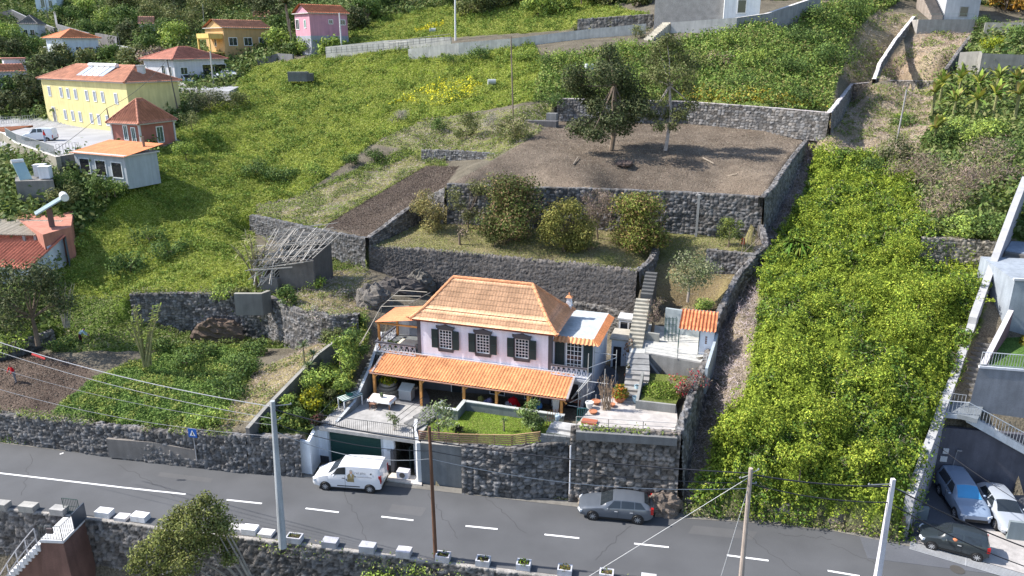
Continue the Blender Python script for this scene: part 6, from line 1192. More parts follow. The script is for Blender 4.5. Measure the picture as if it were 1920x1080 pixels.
b = MB(); railing(b, [(1.95, 1.3, 8.45), (7, 1.3, 8.45), (13, 1.3, 8.45)], .95, .16, col=(.5, .52, .54), r=.018, rail=.03); b.build('railing', 'metal', gb)
b = MB((.5, .48, .5)); b.add([(1.95, 1.3, 8.3), (5.6, 7.6, 10.2), (5.6, 7.6, 8.3)], [(0, 2, 1)]); b.add([(1.95, 1.35, 8.5), (5.6, 7.6, 10.4), (5.9, 7.5, 10.4), (2.3, 1.3, 8.5)], [(0, 3, 2, 1)]); b.add([(2.3, 1.3, 8.5), (5.9, 7.5, 10.4), (5.9, 7.5, 8.3), (2.3, 1.3, 8.3)], [(0, 3, 2, 1)], (.2, .12, .14)); b.build('slope_wall', 'plaster', gb)
b = MB((.26, .29, .33)); b.box(5.6, 14, 7.6, 14, 8.3, 12.6); b.box(5.5, 14, 7.5, 7.7, 12.6, 12.75, (.5, .5, .53)); b.build('upper_wall', 'concrete', gb)
tuft('shrub', RB + BAYX * 7.2 + Vector((1.2, 5.9, 8.5)), 1.1, .9, 420, [(0.42, .33, .05), (0.3, .26, .04), (0.2, .2, .04)], .16).__setitem__('label', 'yellow leaved shrub on the terrace lawn at the right edge')
# drain grating along the bay entrance
dg = MB((0.42, .43, .45)); g0, g1 = W(1706, 1022, .03), W(1925, 1086, .03); oo, rr, ll = frame(g0, g1)
G_ = thing('drain_grating', 'long grey drain grating across the parking bay entrance', 'grating', g0, rr); b = MB((.45, .46, .48))
for k in range(7): b.box(0, ll, -.42 + k * .12, -.42 + k * .12 + .06, 0, .03)
for k in range(2): b.box(ll * .5 * (k + 1) - .05, ll * .5 * (k + 1), -.45, .4, 0, .035)
b.build('bars', 'metal', G_); slab('bay_apron', [W(1706, 1012, .04), W(1930, 1078, .04), W(2060, 1060, .04), W(1950, 1005, .04), W(1760, 985, .04)], .1, 'concrete', (0.36, .34, .33))
rl2 = thing('ladder', 'white aluminium ladder leaning on the grey dry stone wall', 'ladder', W(1797, 515, 9.6)); b = MB((.72, .72, .76)); a, c = W(1797, 516, 9.6), up_from(W(1797, 516, 9.6) + Vector((0, .6, 0)), 1808, 474); sd_ = Vector((.5, -.05, 0))
b.tube(a - sd_ * .5, c - sd_ * .4, .04, n=4); b.tube(a + sd_ * .5, c + sd_ * .4, .04, n=4); b.build('rail', 'metal', rl2, world=True)
for k in range(7): q = MB((.72, .72, .76)); m_ = a.lerp(c, (k + .5) / 7.2); q.tube(m_ - sd_ * .48, m_ + sd_ * .48, .035, n=4); q.build('rung', 'metal', rl2, world=True)
boulder('big brown rock left of the white ladder', 1770, 505, 9.3, 1.5, 21, (0.19, .15, .12), (1, .7, .75)); boulder('brown rock right of the ladder foot', 1832, 520, 9.2, 1.1, 22, (0.2, .17, .14), (.9, .7, 1)); boulder('small brown rock by the ladder foot', 1817, 508, 9.3, .7, 23, (0.17, .14, .12))
# ------------------------------------------------------------------ village and outlying walls
RT = (0.50, .20, .12)
def local_on(T, px_, py_, ly=0.0, axis='y'):
    Mi = MATS[T.name].inverted(); o = Mi @ Vector((0, 0, CAM_H)); d = (Mi @ D(px_, py_, 100)) - o
    k = (ly - o.y) / d.y if axis == 'y' else (ly - o.x) / d.x; return o + d * k
def bld(name, label, A, B, depth, h, wall, roof='hip', rise=1.8, over=.35, rcol=RT, wins=(), side='x', swins=(), tilep=.35, base=-3, L=None, cat='house', eave=(.5, .48, .46), lower=None, frame_=(.75, .75, .75)):
    o_, yaw, ln = frame(A, B); ln = L or ln; T = thing(name, label, cat, (A[0], A[1], A[2]), yaw); b = MB(wall)
    b.box(0, ln, 0, depth, base, h)
    if lower: b.box(-.02, ln + .02, -.02, depth + .02, base, lower[0], lower[1])
    b.build('wall', 'plaster', T); x0, x1, y0, y1 = -over, ln + over, -over, depth + over
    b = MB(eave); b.box(x0 + .1, x1 - .1, y0 + .1, y1 - .1, h - .02, h + .12); b.build('eave', 'plaster', T); z = h + .1
    kw = dict(pitch=tilep, course=.6, amp=.06, lift=.04, col=rcol, var=.3)
    R = bpy.data.objects.new('roof', None); COLL.objects.link(R); R.parent = T
    if roof == 'hip':
        m = min(x1 - x0, y1 - y0) / 2
        if x1 - x0 >= y1 - y0: a, c = (x0 + m, (y0 + y1) / 2, z + rise), (x1 - m, (y0 + y1) / 2, z + rise); S_ = [((x0, y0), (x1, y0), c, a), ((x1, y0), (x1, y1), c, c), ((x1, y1), (x0, y1), a, c), ((x0, y1), (x0, y0), a, a)]
        else: a, c = ((x0 + x1) / 2, y0 + m, z + rise), ((x0 + x1) / 2, y1 - m, z + rise); S_ = [((x0, y0), (x1, y0), a, a), ((x1, y0), (x1, y1), c, a), ((x1, y1), (x0, y1), c, c), ((x0, y1), (x0, y0), a, c)]
        for p, q, r, s_ in S_: tiles('roof_slope', (*p, z), (*q, z), r, s_, R, **kw)
        rb_ = MB(tuple(min(1, c_ * 1.15) for c_ in rcol)); ridge(rb_, a, c, .14, .6, rcol) if a != c else None
        for p, q in (((x0, y0), a), ((x1, y0), c if x1 - x0 >= y1 - y0 else a), ((x1, y1), c), ((x0, y1), a if x1 - x0 >= y1 - y0 else c)): ridge(rb_, (*p, z + .05), q, .14, .6, rcol)
        rb_.build('ridge_tiles', 'tile', R)
    elif roof in ('gable', 'gabley'):
        if roof == 'gable': ym = (y0 + y1) / 2; tiles('roof_slope', (x0, y0, z), (x1, y0, z), (x1, ym, z + rise), (x0, ym, z + rise), R, **kw); tiles('roof_slope', (x1, y1, z), (x0, y1, z), (x0, ym, z + rise), (x1, ym, z + rise), R, **kw); g_ = MB(wall); g_.add([(x0 + over, y0 + over, h), (x0 + over, y1 - over, h), (x0 + over, ym, z + rise - .15)], [(0, 2, 1)]); g_.build('gable', 'plaster', T); g_ = MB(wall); g_.add([(x1 - over, y0 + over, h), (x1 - over, y1 - over, h), (x1 - over, ym, z + rise - .15)], [(0, 1, 2)]); g_.build('gable', 'plaster', T)
        else: xm = (x0 + x1) / 2; tiles('roof_slope', (x1, y0, z), (x1, y1, z), (xm, y1, z + rise), (xm, y0, z + rise), R, **kw); tiles('roof_slope', (x0, y1, z), (x0, y0, z), (xm, y0, z + rise), (xm, y1, z + rise), R, **kw); g_ = MB(wall); g_.add([(x0 + over, 0, h), (x1 - over, 0, h), (xm, 0, z + rise - .15)], [(0, 1, 2)]); g_.build('gable', 'plaster', T)
    elif roof == 'shed': tiles('roof_slope', (x0, y0, z), (x1, y0, z), (x1, y1, z + rise), (x0, y1, z + rise), R, **kw)
    elif roof == 'flat': b = MB(rcol); b.box(x0, x1, y0, y1, z, z + .15); b.build('roof_slab', 'concrete', R)
    for w_ in wins:
        px_, py_, w, hh = w_[:4]; p = local_on(T, px_, py_); pane = w_[4] if len(w_) > 4 else (.03, .04, .05); window(T, p.x, -.01, p.z - hh / 2, p.z + hh / 2, w, w_[5] if len(w_) > 5 else 2, 1 if len(w_) < 7 else w_[6], frame=frame_, pane=pane, name='window', fw=.12, depth=.06)
    for w_ in swins:
        px_, py_, w, hh = w_[:4]; lx = -.01 if side == 'w' else ln + .01; p = local_on(T, px_, py_, lx, 'x'); pane = w_[4] if len(w_) > 4 else (.03, .04, .05); window(T, lx, p.y, p.z - hh / 2, p.z + hh / 2, w, 2, 1, frame=frame_, pane=pane, name='window', fw=.12, depth=.06, axis=side)
    return T
# yellow school
YZ = 15.4; A = W(92, 232, YZ); B = W(250, 251, YZ); SHC = (.26, .30, .38)
sch = bld('school', 'large two storey pale yellow building with red tiled roof and grey blue shutters', A, B, 8.5, 7.5, (.64, .56, .27), 'hip', 2.3, .5, (.44, .19, .12),
  wins=[(x, y, .95, 1.7, SHC) for x, y in ((93, 171), (115, 173), (128, 175), (142, 176.5), (163, 179), (178, 180.5), (193, 182), (218, 185))] + [(x, y, .95, 1.7, SHC) for x, y in ((123, 215), (137, 217), (151, 219), (172, 222), (186, 224), (202, 226))] + [(103, 218, 1.1, 3.2, (.16, .14, .15)), (224, 228, 1.0, 2.6, (.2, .18, .18))])
SM = MATS[sch.name]; sL = (B - A).length
for k in range(5):
    t = thing('solar_heater', 'solar water heater %s in the row of five on the yellow building' % ['at the left end', 'second from the left', 'in the middle', 'second from the right', 'at the right end'][k], 'solar panel', SM @ Vector((sL * .42 + k * 1.75, 2.6, 8.6)), math.atan2(B.y - A.y, B.x - A.x), 'solar heaters on the yellow roof')
    b = MB((.35, .40, .48) if k in (0, 4) else (.62, .65, .68)); b.cbox((0, -.6, .35), (1.4, 2.6, .1), 0, rx=math.radians(30)); b.build('panel', 'glass', t); b = MB((.7, .7, .7)); b.tube((-.8, .75, 1.3), (.8, .75, 1.3), .33, n=12); b.build('tank', 'metal', t)
t = thing('chimney', 'small white chimney on the right slope of the yellow building roof', 'chimney', SM @ Vector((sL - 2.2, 4.0, 8.9)), 0); b = MB((.62, .6, .58)); b.box(-.5, .5, -.35, .35, -.6, 1.0); b.box(-.6, .6, -.45, .45, 1.0, 1.15); b.build('stack', 'plaster', t)
# yard, walls and fence
yz = YZ + .06
slab('school_yard', [W(-60, 236, yz), W(60, 240, yz), W(232, 240, yz), W(290, 262, yz), W(230, 277, yz), W(140, 291, yz), W(104, 292, yz), W(20, 262, yz), W(-60, 250, yz)], .3, 'asphalt', (.30, .30, .31))
pwall('yard_wall', 'high retaining wall with a pale curved top below the school yard', 'wall', [W(-60, 235, YZ + .9), W(5, 250, YZ + .9), W(28, 268, YZ + .8), W(60, 279, YZ + .8), W(104, 294, YZ + .8)], [12, 12, 12, 12, 12], .5, 'concrete', (.27, .25, .20), cap=(.6, .57, .52))
pwall('yard_wall', 'grey rendered end of the school yard wall beside the orange roofed room', 'wall', [W(104, 294, YZ + .7), W(141, 288, YZ + .7)], 11, .4, 'concrete', (.19, .185, .18), cap=(.5, .46, .42))
b = MB(); railing(b, [W(12, 256, YZ + .9), W(32, 268, YZ + .8), W(62, 278, YZ + .8), W(104, 293, YZ + .8)], 1.2, .35, col=(.42, .43, .42), r=.03); tag(b.build('railing', 'metal'), 'grey bar railing along the curved yard wall', 'railing')
b = MB(); railing(b, [W(108, 292, YZ + .7), W(150, 287, YZ + .7)], 1.3, .35, col=(.42, .42, .42), r=.03); tag(b.build('railing', 'metal'), 'grey railing at the near right corner of the school yard', 'railing')
b = MB(); railing(b, [W(-20, 236, yz), W(75, 228, yz)], 1.2, .4, col=(.55, .55, .55), r=.035); tag(b.build('railing', 'metal'), 'pale mesh railing at the far left of the school yard', 'railing')
bd = MB((.17, .07, .04)); bd.prism([tuple(W(x, y, yz).xy) for x, y in ((-20, 250), (15, 247), (62, 236), (-20, 240))], yz - .2, yz + .1); tag(bd.build('flower_bed', 'ground'), 'red brown flower bed at the left edge of the yard', 'flower bed')
# red tower house and its orange room
tz = 14.8; A = W(268, 286, tz); B = W(331, 276, tz)
tw = bld('tower_house', 'small square red brown tower house with pyramid tile roof', A, B, 4.9, 3.6, (.36, .14, .11), 'hip', 3.0, .45, (.42, .17, .11), wins=[(300, 252, 1.2, 2.2, (.05, .09, .09))], swins=[(236, 249, .8, 2.0, (.07, .12, .12)), (251, 253, .8, 2.0, (.07, .12, .12))], side='w', tilep=.4)
b = MB((.6, .56, .55)); L_ = (B - A).length
for x, y in ((0, 0), (L_, 0), (0, 4.9)): b.box(x - .12, x + .12, y - .12, y + .12, -3, 3.6)
b.build('corner_stone', 'plaster', tw)
rz = 13.6; A = W(146, 330, rz); B = W(240, 340, rz)
rm_ = bld('glazed_room', 'low room with flat orange tile roof and three large dark windows', A, B, 4.4, 2.8, (.36, .39, .42), 'none', wins=[(160, 311, 1.85, 1.9, (.03, .03, .035), 1), (190, 315, 1.85, 1.9, (.03, .03, .035), 1), (220, 319, 1.85, 1.9, (.03, .03, .035), 1)], base=-.9, frame_=(.62, .64, .66))
L_ = (B - A).length; tiles('roof', (-.3, -.4, 2.8), (L_ + .4, -.4, 2.8), (L_ + .4, 5.2, 3.7), (-.3, 5.2, 3.7), rm_, pitch=.35, course=6, amp=.03, lift=.0, col=(.62, .22, .09), var=.12)
b = MB((.2, .15, .12)); b.tube((L_ - 1, 3.6, 3.4), (L_ - 1, 3.6, 4.6), .15, n=8); b.build('flue', 'metal', rm_)
# white house with red hip roof at the car park
def XZ(px_, Zr, z): return Vector(((px_ - 960) / F_PX * Zr, (Zr - (CAM_H - z) * SP) / CP, z))
def ZZ(px_, py_, Zr): return D(px_, py_, Zr)
A = ZZ(330, 152, 138); B = XZ(424, 147, A.z)
h4 = bld('white_house', 'white house with broad red hip roof beside the hillside car park', A, B, 9, 3.7, (.62, .60, .63), 'hip', 2.2, .6, (.45, .17, .12), wins=[(345, 133, 1.6, 1.4), (402, 130, 5.5, 2.0, (.02, .02, .02), 2)], swins=[(307, 132, 1.2, 1.8), (320, 134, .9, 1.8)], side='w', tilep=.5)
pwall('car_park_wall', 'concrete wall in front of the hillside car park', 'wall', [ZZ(332, 160, 136) + Vector((0, 0, 1.2)), ZZ(350, 166, 134) + Vector((0, 0, .4)), ZZ(428, 172, 131)], 15, .3, 'concrete', (.36, .35, .34), cap=(.5, .49, .47))
cz = 21.2; slab('car_park', [W(332, 165, cz), W(430, 171, cz), W(470, 152, cz), W(460, 141, cz), W(345, 150, cz)], 1.6, 'asphalt', (.32, .32, .33))
pwall('car_park_back_wall', 'dark wall behind the parked cars of the hillside car park', 'wall', [W(422, 141, cz) + Vector((0, 0, 1.8)), W(470, 136, cz) + Vector((0, 0, 2.2))], 18, .3, 'concrete', (.13, .13, .15))
A = ZZ(423, 98, 156); B = XZ(508, 163, A.z)
h5 = bld('orange_house', 'two storey orange house with yellow balconies and pale orange roof', A, B, 8.5, 4.8, (.50, .33, .16), 'gable', 1.7, .5, (.55, .24, .14), wins=[(437, 78, 1.9, 1.7), (465, 78, 1.9, 1.7), (493, 78, 1.9, 1.7)], swins=[(404, 78, 1.0, 2.0)], side='w', tilep=.5)
b = MB((.68, .48, .16)); b.box(-3.0, 0, .5, 6, -.2, .1); b.box(-3.0, 0, .5, 6, 2.6, 2.8); b.box(-3.1, -2.9, .4, 6, 2.8, 3.7); b.box(-3.0, 0, .4, .55, 2.8, 3.7); b.box(-3.05, -2.8, .4, .65, .1, 2.6); b.box(-3.05, -2.8, 5.7, 6, .1, 2.6); b.build('balcony', 'plaster', h5)
A = ZZ(584, 84, 146); B = XZ(654, 151, A.z)
h6 = bld('pink_house', 'pink two storey house with orange roof above the hillside', A, B, 6.5, 5.8, (.52, .26, .33), 'gable', 1.7, .5, (.60, .20, .10), wins=[(620, 41, 1.0, .9), (642, 42, 1.3, 1.1)], swins=[(572, 45, .9, 1.6, (.12, .25, .22)), (558, 46, 1.6, 2.0)], side='w', tilep=.5, lower=(1.7, (.30, .31, .36)))
A = ZZ(124, 116, 168); B = XZ(190, 174, A.z)
h7 = bld('white_house', 'white two storey house with orange hip roof above the yellow building', A, B, 8, 5.0, (.62, .66, .72), 'hip', 2.0, .6, (.62, .22, .10), wins=[(148, 95, 1.4, 1.8), (167, 94, 2.2, 1.4), (184, 94, 1.0, 1.8)], swins=[(86, 94, 1.6, 1.6), (102, 95, 1.7, 1.7), (116, 96, 1.8, 1.7)], side='w', tilep=.5)
A = ZZ(40, 70, 195); B = XZ(74, 196, A.z); bld('cottage', 'small whitish house with a dark grey hip roof at the upper left', A, B, 6, 3.2, (.55, .57, .6), 'hip', 2.2, .3, (.16, .15, .15), wins=[(48, 61, 1.2, 1.6), (61, 61, 1.2, 1.6)], tilep=.5)
A = ZZ(264, 66, 185); B = XZ(290, 186, A.z); bld('cottage', 'small old hut with faded orange roof among the trees', A, B, 5, 2.6, (.5, .5, .5), 'gable', 1.8, .3, (.48, .24, .16), wins=[(276, 60, .9, 1.0)], tilep=.5)
A = ZZ(-12, 178, 138); B = XZ(50, 141, A.z); bld('white_house', 'white house with orange roof at the left edge behind trees', A, B, 7, 4.0, (.5, .5, .54), 'gable', 1.3, .5, (.52, .2, .11), wins=[(12, 150, 1.0, 1.8), (32, 150, 1.8, 1.4)], tilep=.5)
A = ZZ(10, 131, 148); B = XZ(50, 150, A.z); bld('white_house', 'pale flat roofed upper storey behind the left edge house', A, B, 6, 2.0, (.6, .57, .62), 'flat', 0, .3, (.45, .2, .16), wins=[(21, 124, 2.2, 1.0)])
A = ZZ(68, 14, 225); B = XZ(108, 226, A.z); bld('white_house', 'white house front cut by the top edge at the left', A, B, 6, 4, (.6, .66, .72), 'flat', 0, .3, (.4, .4, .4), wins=[(80, 6, 1.2, 2.4, (.03, .07, .06)), (95, 8, 1.2, 2.4, (.03, .07, .06))])
A = ZZ(478, 48, 190); B = XZ(508, 191, A.z); bld('cottage', 'orange roof peeping behind the orange house', A, B, 5, 2, (.5, .4, .3), 'gable', 1.6, .3, (.52, .22, .13), tilep=.5)
# long grey walls of the upper left road
pwall('road_bank_wall', 'long grey wall under the upper left road', 'wall', [ZZ(-20, 28, 215), ZZ(20, 18, 212), ZZ(62, 38, 208), ZZ(100, 52, 200)], 20, .5, 'concrete', (.16, .16, .17), cap=(.35, .35, .36))
pwall('garden_wall', 'grey garden wall between the upper houses at the top left', 'wall', [ZZ(100, 22, 215), ZZ(104, 45, 200), ZZ(165, 62, 185)], 20, .5, 'concrete', (.20, .20, .205))
pwall('garden_wall', 'pale grey wall right of the white hip roofed house', 'wall', [ZZ(178, 62, 178), ZZ(215, 68, 172), ZZ(216, 90, 168)], 20, .4, 'concrete', (.19, .18, .18))
pwall('garden_wall', 'low whitish wall below the old hut', 'wall', [ZZ(215, 84, 170), ZZ(275, 94, 160)], 20, .4, 'concrete', (.42, .42, .4))
pwall('garden_wall', 'dark long wall at the top edge above the left village', 'wall', [ZZ(165, -2, 235), ZZ(240, -5, 232)], 40, .5, 'concrete', (.17, .17, .175))
pwall('garden_wall', 'grey wall between car park and ramp under the pink house', 'wall', [ZZ(482, 112, 150), ZZ(520, 100, 150), ZZ(548, 102, 147)], 18, .4, 'concrete', (.16, .16, .165))
bx_ = ZZ(560, 148, 131); b = MB((.16, .16, .16)); b.cbox((0, 0, .4), (3.4, 1.6, 1.6), .1); b.cbox((2.1, .1, .3), (.9, 1.7, 1.3), .1, (.1, .1, .1)); o = b.build('concrete_tank', 'concrete'); o.location = bx_; tag(o, 'grey concrete tank half sunk in the grassy slope', 'tank')
# lower left roofs
A = W(-40, 555, 3.0); B = W(70, 556, 3.0); o_, yaw, ln = frame(A, B)
r1 = thing('tiled_house', 'white house with red corrugated tile roof at the lower left edge', 'house', W(68, 552, 5.6), math.radians(-14)); b = MB((.55, .57, .62)); b.box(-9, 0, -.3, 4.2, -3, 2.6); b.add([(0, -.3, 2.6), (0, 4.2, 2.6), (0, 4.2, 4.6)], [(0, 1, 2)]); b.build('wall', 'plaster', r1)
tiles('roof', (-9.5, -.6, 2.6), (.3, -.6, 2.6), (.3, 4.4, 4.75), (-9.5, 4.4, 4.75), r1, pitch=.42, course=1.2, amp=.15, lift=.02, col=(.52, .17, .11), var=.3)
pg = thing('reed_pergola', 'reed covered pergola above the red corrugated roof', 'pergola', W(80, 478, 8.0), math.radians(-6)); b = MB((.34, .30, .24))
for k in range(46): b.tube((-9 + .22 * k, -1.8, 2.5), (-9 + .22 * k, 2.6, 3.0), .075, n=4, col=(lambda q: tuple(c * q for c in (.36, .32, .26)))(rnd.uniform(.75, 1.15)))
b.build('reed_roof', 'wood', pg)
for x in (-8.5, -4, -.3, .9): q = MB((.3, .3, .3)); q.box(x - .12, x + .12, -1.7, -1.5, -.5, 2.5); q.build('post', 'concrete', pg)
A = W(30, 440, 6.0); b = MB((.42, .18, .13))
r2 = thing('red_roof_terrace', 'flat red painted roof with a step beside the solar water heater', 'roof', (0, 0, 0)); rq = [W(27, 408, 11.0), W(85, 392, 11.0), W(137, 396, 11.0), W(133, 425, 11.0), W(80, 440, 11.0)]
r2.location = rq[0]; MATS[r2.name] = Matrix.Translation(rq[0]); b.prism([tuple(p.xy) for p in rq[::-1]], 7.5, 11.0); b.build('roof_slab', 'concrete', r2, world=True); b = MB((.38, .16, .12)); b.prism([tuple(p.xy) for p in [W(82, 458, 9.9), W(120, 448, 9.9), W(122, 428, 9.9), W(80, 437, 9.9)]], 5.5, 9.9); b.build('lower_roof', 'concrete', r2, world=True)
b = MB((.55, .6, .66)); q = [W(88, 462, 9.8), W(121, 450, 9.8)]; b.add([q[0] + Vector((0, -.05, 0)), q[1] + Vector((0, -.05, 0)), q[1] + Vector((0, -.05, -2.6)), q[0] + Vector((0, -.05, -2.6))], [(0, 3, 2, 1)]); b.build('front_wall', 'plaster', r2, world=True)
b = MB((.10, .13, .15)); q = [W(121, 450, 10.1), W(137, 396, 11.2)]; b.add([q[0], q[1], Vector((q[1].x, q[1].y, 2)), Vector((q[0].x, q[0].y, 2))], [(0, 3, 2, 1)]); b.build('side_wall', 'plaster', r2, world=True)
hp = W(98, 425, 11.0); sh_ = thing('solar_heater', 'solar water heater on a post above the red flat roofs', 'solar panel', hp, math.radians(35)); b = MB((.16, .10, .09)); b.box(-.25, .25, -.25, .25, 0, 1.9); b.build('post', 'concrete', sh_); b = MB((.38, .46, .50)); b.cbox((0, .1, 2.1), (2.8, 1.7, .12), 0, ry=math.radians(-28)); b.build('panel', 'glass', sh_); b = MB((.7, .7, .68)); b.tube((1.5, -.8, 2.9), (1.5, .9, 2.9), .38, n=12); b.build('tank', 'metal', sh_)
A = W(-30, 398, 8.0); B = W(32, 372, 8.0); bld('grey_building', 'grey flat roofed building at the left edge below the yard wall', W(-50, 398, 9.3), W(36, 391, 9.3), 6, 3.2, (.26, .25, .25), 'flat', 0, .1, (.42, .45, .45), cat='building', base=-5)
for dx, c in ((0, .62), (9, .72)): p = W(78 + dx, 330 + dx * .4, 14.3); t = thing('water_tank', 'white square water tank %s' % ('behind its twin on the small roof' if dx == 0 else 'nearer of the pair on the small roof'), 'tank', p, .2); b = MB((c, c, c * 1.04)); b.box(-.55, .55, -.5, .5, 0, 1.25); b.box(-.6, .6, -.55, .55, 1.25, 1.33); b.build('body', 'plaster', t)
slab('tank_roof', [W(28, 340, 14.2), W(100, 338, 14.2), W(95, 322, 14.2), W(30, 322, 14.2)], 3.5, 'concrete', (.20, .19, .18)); 
hp = W(40, 335, 14.2); sh_ = thing('solar_heater', 'tilted solar panel on stilts left of the white tanks', 'solar panel', hp, math.radians(50)); b = MB((.30, .42, .42)); b.cbox((0, -.8, .9), (1.2, 2.2, .1), 0, rx=math.radians(50)); b.build('panel', 'glass', sh_); b = MB((.6, .6, .6)); b.tube((-.6, .2, 1.9), (.6, .2, 1.9), .25, n=10); b.tube((0, .2, 0), (0, .2, 1.8), .05, n=5); b.build('tank', 'metal', sh_)
# ------------------------------------------------------------------ top: ramp walls, block building, hilltop house
LT = (.50, .48, .45)
pwall('ramp_wall', 'long pale concrete ramp wall with a dark railing crossing the hilltop', 'wall', [ZZ(610, 88, 141), ZZ(720, 76, 137), ZZ(845, 69, 132)], [20, 20, 20], .3, 'concrete', LT)
pwall('ramp_wall', 'lower pale wall of the ramp between lamp pole and tall pole', 'wall', [ZZ(765, 92, 131), ZZ(860, 80, 128), ZZ(960, 72, 126), ZZ(1100, 55, 126), ZZ(1212, 44, 125)], [20] * 5, .35, 'concrete', LT)
pwall('ramp_wall', 'grey concrete wall right of the hilltop steps', 'wall', [ZZ(1258, 42, 123), ZZ(1340, 36, 121), ZZ(1382, 33, 120)], [20] * 3, .35, 'concrete', (.42, .41, .40), cap=(.55, .53, .5))
pwall('ramp_wall', 'pale topped wall climbing right to the top edge', 'wall', [ZZ(1383, 33, 120), ZZ(1440, 25, 122), ZZ(1540, -8, 130)], [20] * 3, .8, 'concrete', (.24, .24, .25), cap=(.56, .54, .52))
b = MB(); railing(b, [ZZ(612, 101, 140), ZZ(730, 92, 135), ZZ(765, 90, 132)], 1.1, 1.1, col=(.10, .10, .10), r=.04, rail=.045, mid=(.5,)); railing(b, [ZZ(730, 90, 135), ZZ(845, 76, 131)], 1.1, 1.1, col=(.10, .10, .10), r=.04, rail=.045, mid=(.5,)); tag(b.build('railing', 'metal'), 'thin dark railing in front of the long ramp wall', 'railing')
T = MB(); stairs(T, ZZ(1215, 74, 121), ZZ(1252, 42, 124), 1.6, 12, (.42, .39, .33), under=20); tag(T.build('stairs', 'concrete'), 'small concrete steps rising between the two hilltop walls', 'stairs')
pwall('block_building_wall', 'raw grey concrete block building wall at the top edge', 'building', [ZZ(1226, 42, 128) + Vector((0, 0, 7.5)), ZZ(1356, 30, 125) + Vector((0, 0, 7.5))], 24, 6, 'stone', (.30, .29, .28))  # front wall of the raw block building
bw = MB((.2, .2, .2)); 
A = ZZ(1357, 26, 124); B = XZ(1424, 123, A.z); bld('white_house', 'white house with a dark door right of the raw block building', A, B, 5, 6, (.66, .68, .7), 'flat', 0, .1, (.4, .4, .4), wins=[(1391, 12, 1.5, 2.2, (.03, .04, .03), 1)])
A = ZZ(1718, 64, 130); B = XZ(1824, 129, A.z)
pwall('retaining_wall', 'pale grey concrete block wall holding the hilltop house yard', 'wall', [A + Vector((0, 0, 2.4)), B + Vector((0, 0, 2.4))], 24, 5, 'concrete', (.32, .30, .28), cap=(.55, .53, .5))
ht = bld('hilltop_house', 'rough grey rendered house with dark window above the dry terrace', D(1770, 32, 134), XZ(1834, 134, D(1770, 32, 134).z), 6, 7, (.40, .41, .43), 'flat', 0, .1, (.4, .4, .4), wins=[(1807, 22, 1.6, 1.8, (.02, .025, .03), 1)], frame_=(.3, .3, .3))
T = MB(); stairs(T, D(1757, 32, 133), D(1757, 32, 133) + Vector((0, 6, 5)), 2.0, 16, (.26, .22, .19), under=30); tag(T.build('stairs', 'concrete'), 'concrete stairs left of the hilltop house', 'stairs')
b = MB(); railing(b, [D(1718, 40, 130), D(1824, 40, 129)], 1.2, 0, col=(.12, .2, .18), r=.04, mid=(.5,)); tag(b.build('railing', 'metal'), 'thin green railing on the hilltop yard wall', 'railing')
pwall('garden_wall', 'grey terrace wall behind the banana grove', 'wall', [D(1800, 98, 112), D(1836, 96, 110), D(1842, 100, 108), D(1990, 105, 106)], 18, .4, 'concrete', (.25, .24, .22)); pwall('garden_wall', 'rough pale wall below the orange tree at the top right', 'wall', [D(1848, 42, 124), D(1930, 42, 122)], 20, .4, 'concrete', (.30, .29, .26))
tk = ray(1104, 134); t = thing('water_tank', 'white caged water tank behind the dark terrace tree', 'tank', tk, .2); b = MB((.62, .64, .66)); b.box(-.6, .6, -.5, .5, 0, 1.1); b.build('body', 'plaster', t, bevel=.05)
for (x, y, Zr, l) in ((922, 160, 114, 'grey plastic barrel lying on the grassy slope'), (811, 62, 146, 'grey barrel on the upper slope behind the ramp')): p = ray(x, y) + Vector((0, 0, .5)); b = MB((.36, .38, .38)); b.tube((-.6, 0, 0), (.6, .2, 0), .45, n=12); o = b.build('barrel', 'paint'); o.location = p; tag(o, l, 'barrel')
# ------------------------------------------------------------------ ruined hut with a roof of sticks
rq = W(508, 540, 7.2); ru = thing('ruined_hut', 'ruined dark block hut with a collapsed roof of pale sticks', 'hut', rq, math.radians(-10)); b = MB((.10, .095, .09)); b.box(1.2, 5.4, 0, .3, -.6, 2.6, (.13, .12, .115)); b.box(5.1, 5.4, .3, 4.6, -.6, 3.0); b.box(-.6, -.3, 0, 4.6, -.6, 1.8); b.box(-.6, 5.4, 4.6, 4.9, -.6, 3.1); b.box(-1.0, 1.2, -.6, 0, -.6, 1.0, (.16, .155, .15)); b.build('wall', 'concrete', ru)
b = MB((.42, .39, .35))
for k in range(26): x = -1.8 + k * .3 + rnd.uniform(-.1, .1); y0 = rnd.uniform(-1.3, -.2); b.tube((x, y0, 2.3 + .09 * x + rnd.uniform(-.3, .2)), (x + rnd.uniform(-1.2, 1.4), 5.6 + rnd.uniform(-.8, 1), 3.9 + rnd.uniform(-.3, .5)), rnd.uniform(.03, .06), n=4, col=(lambda q: tuple(c * q for c in (.42, .39, .35)))(rnd.uniform(.6, 1.1)))
for k in range(26): y = -1.2 + k * .28; b.tube((-2.2 + rnd.uniform(-1.2, 1.6), y + rnd.uniform(-.7, .7), 2.0 + .28 * y + rnd.uniform(-.3, .3)), (5.6 + rnd.uniform(-2, .5), y + rnd.uniform(-.5, .5), 2.7 + .3 * y + rnd.uniform(-.2, .3)), rnd.uniform(.03, .06), n=4, col=(lambda q: tuple(c * q for c in (.42, .39, .35)))(rnd.uniform(.6, 1.15)))
for k in range(14): b.tube((rnd.uniform(-2, 1), rnd.uniform(-1.5, 0), rnd.uniform(0, 1)), (rnd.uniform(-2, 2), rnd.uniform(0, 1), rnd.uniform(1.5, 2.6)), .05, n=4)
b.build('stick_roof', 'wood', ru); ru.scale = (.8, .85, 1.1)
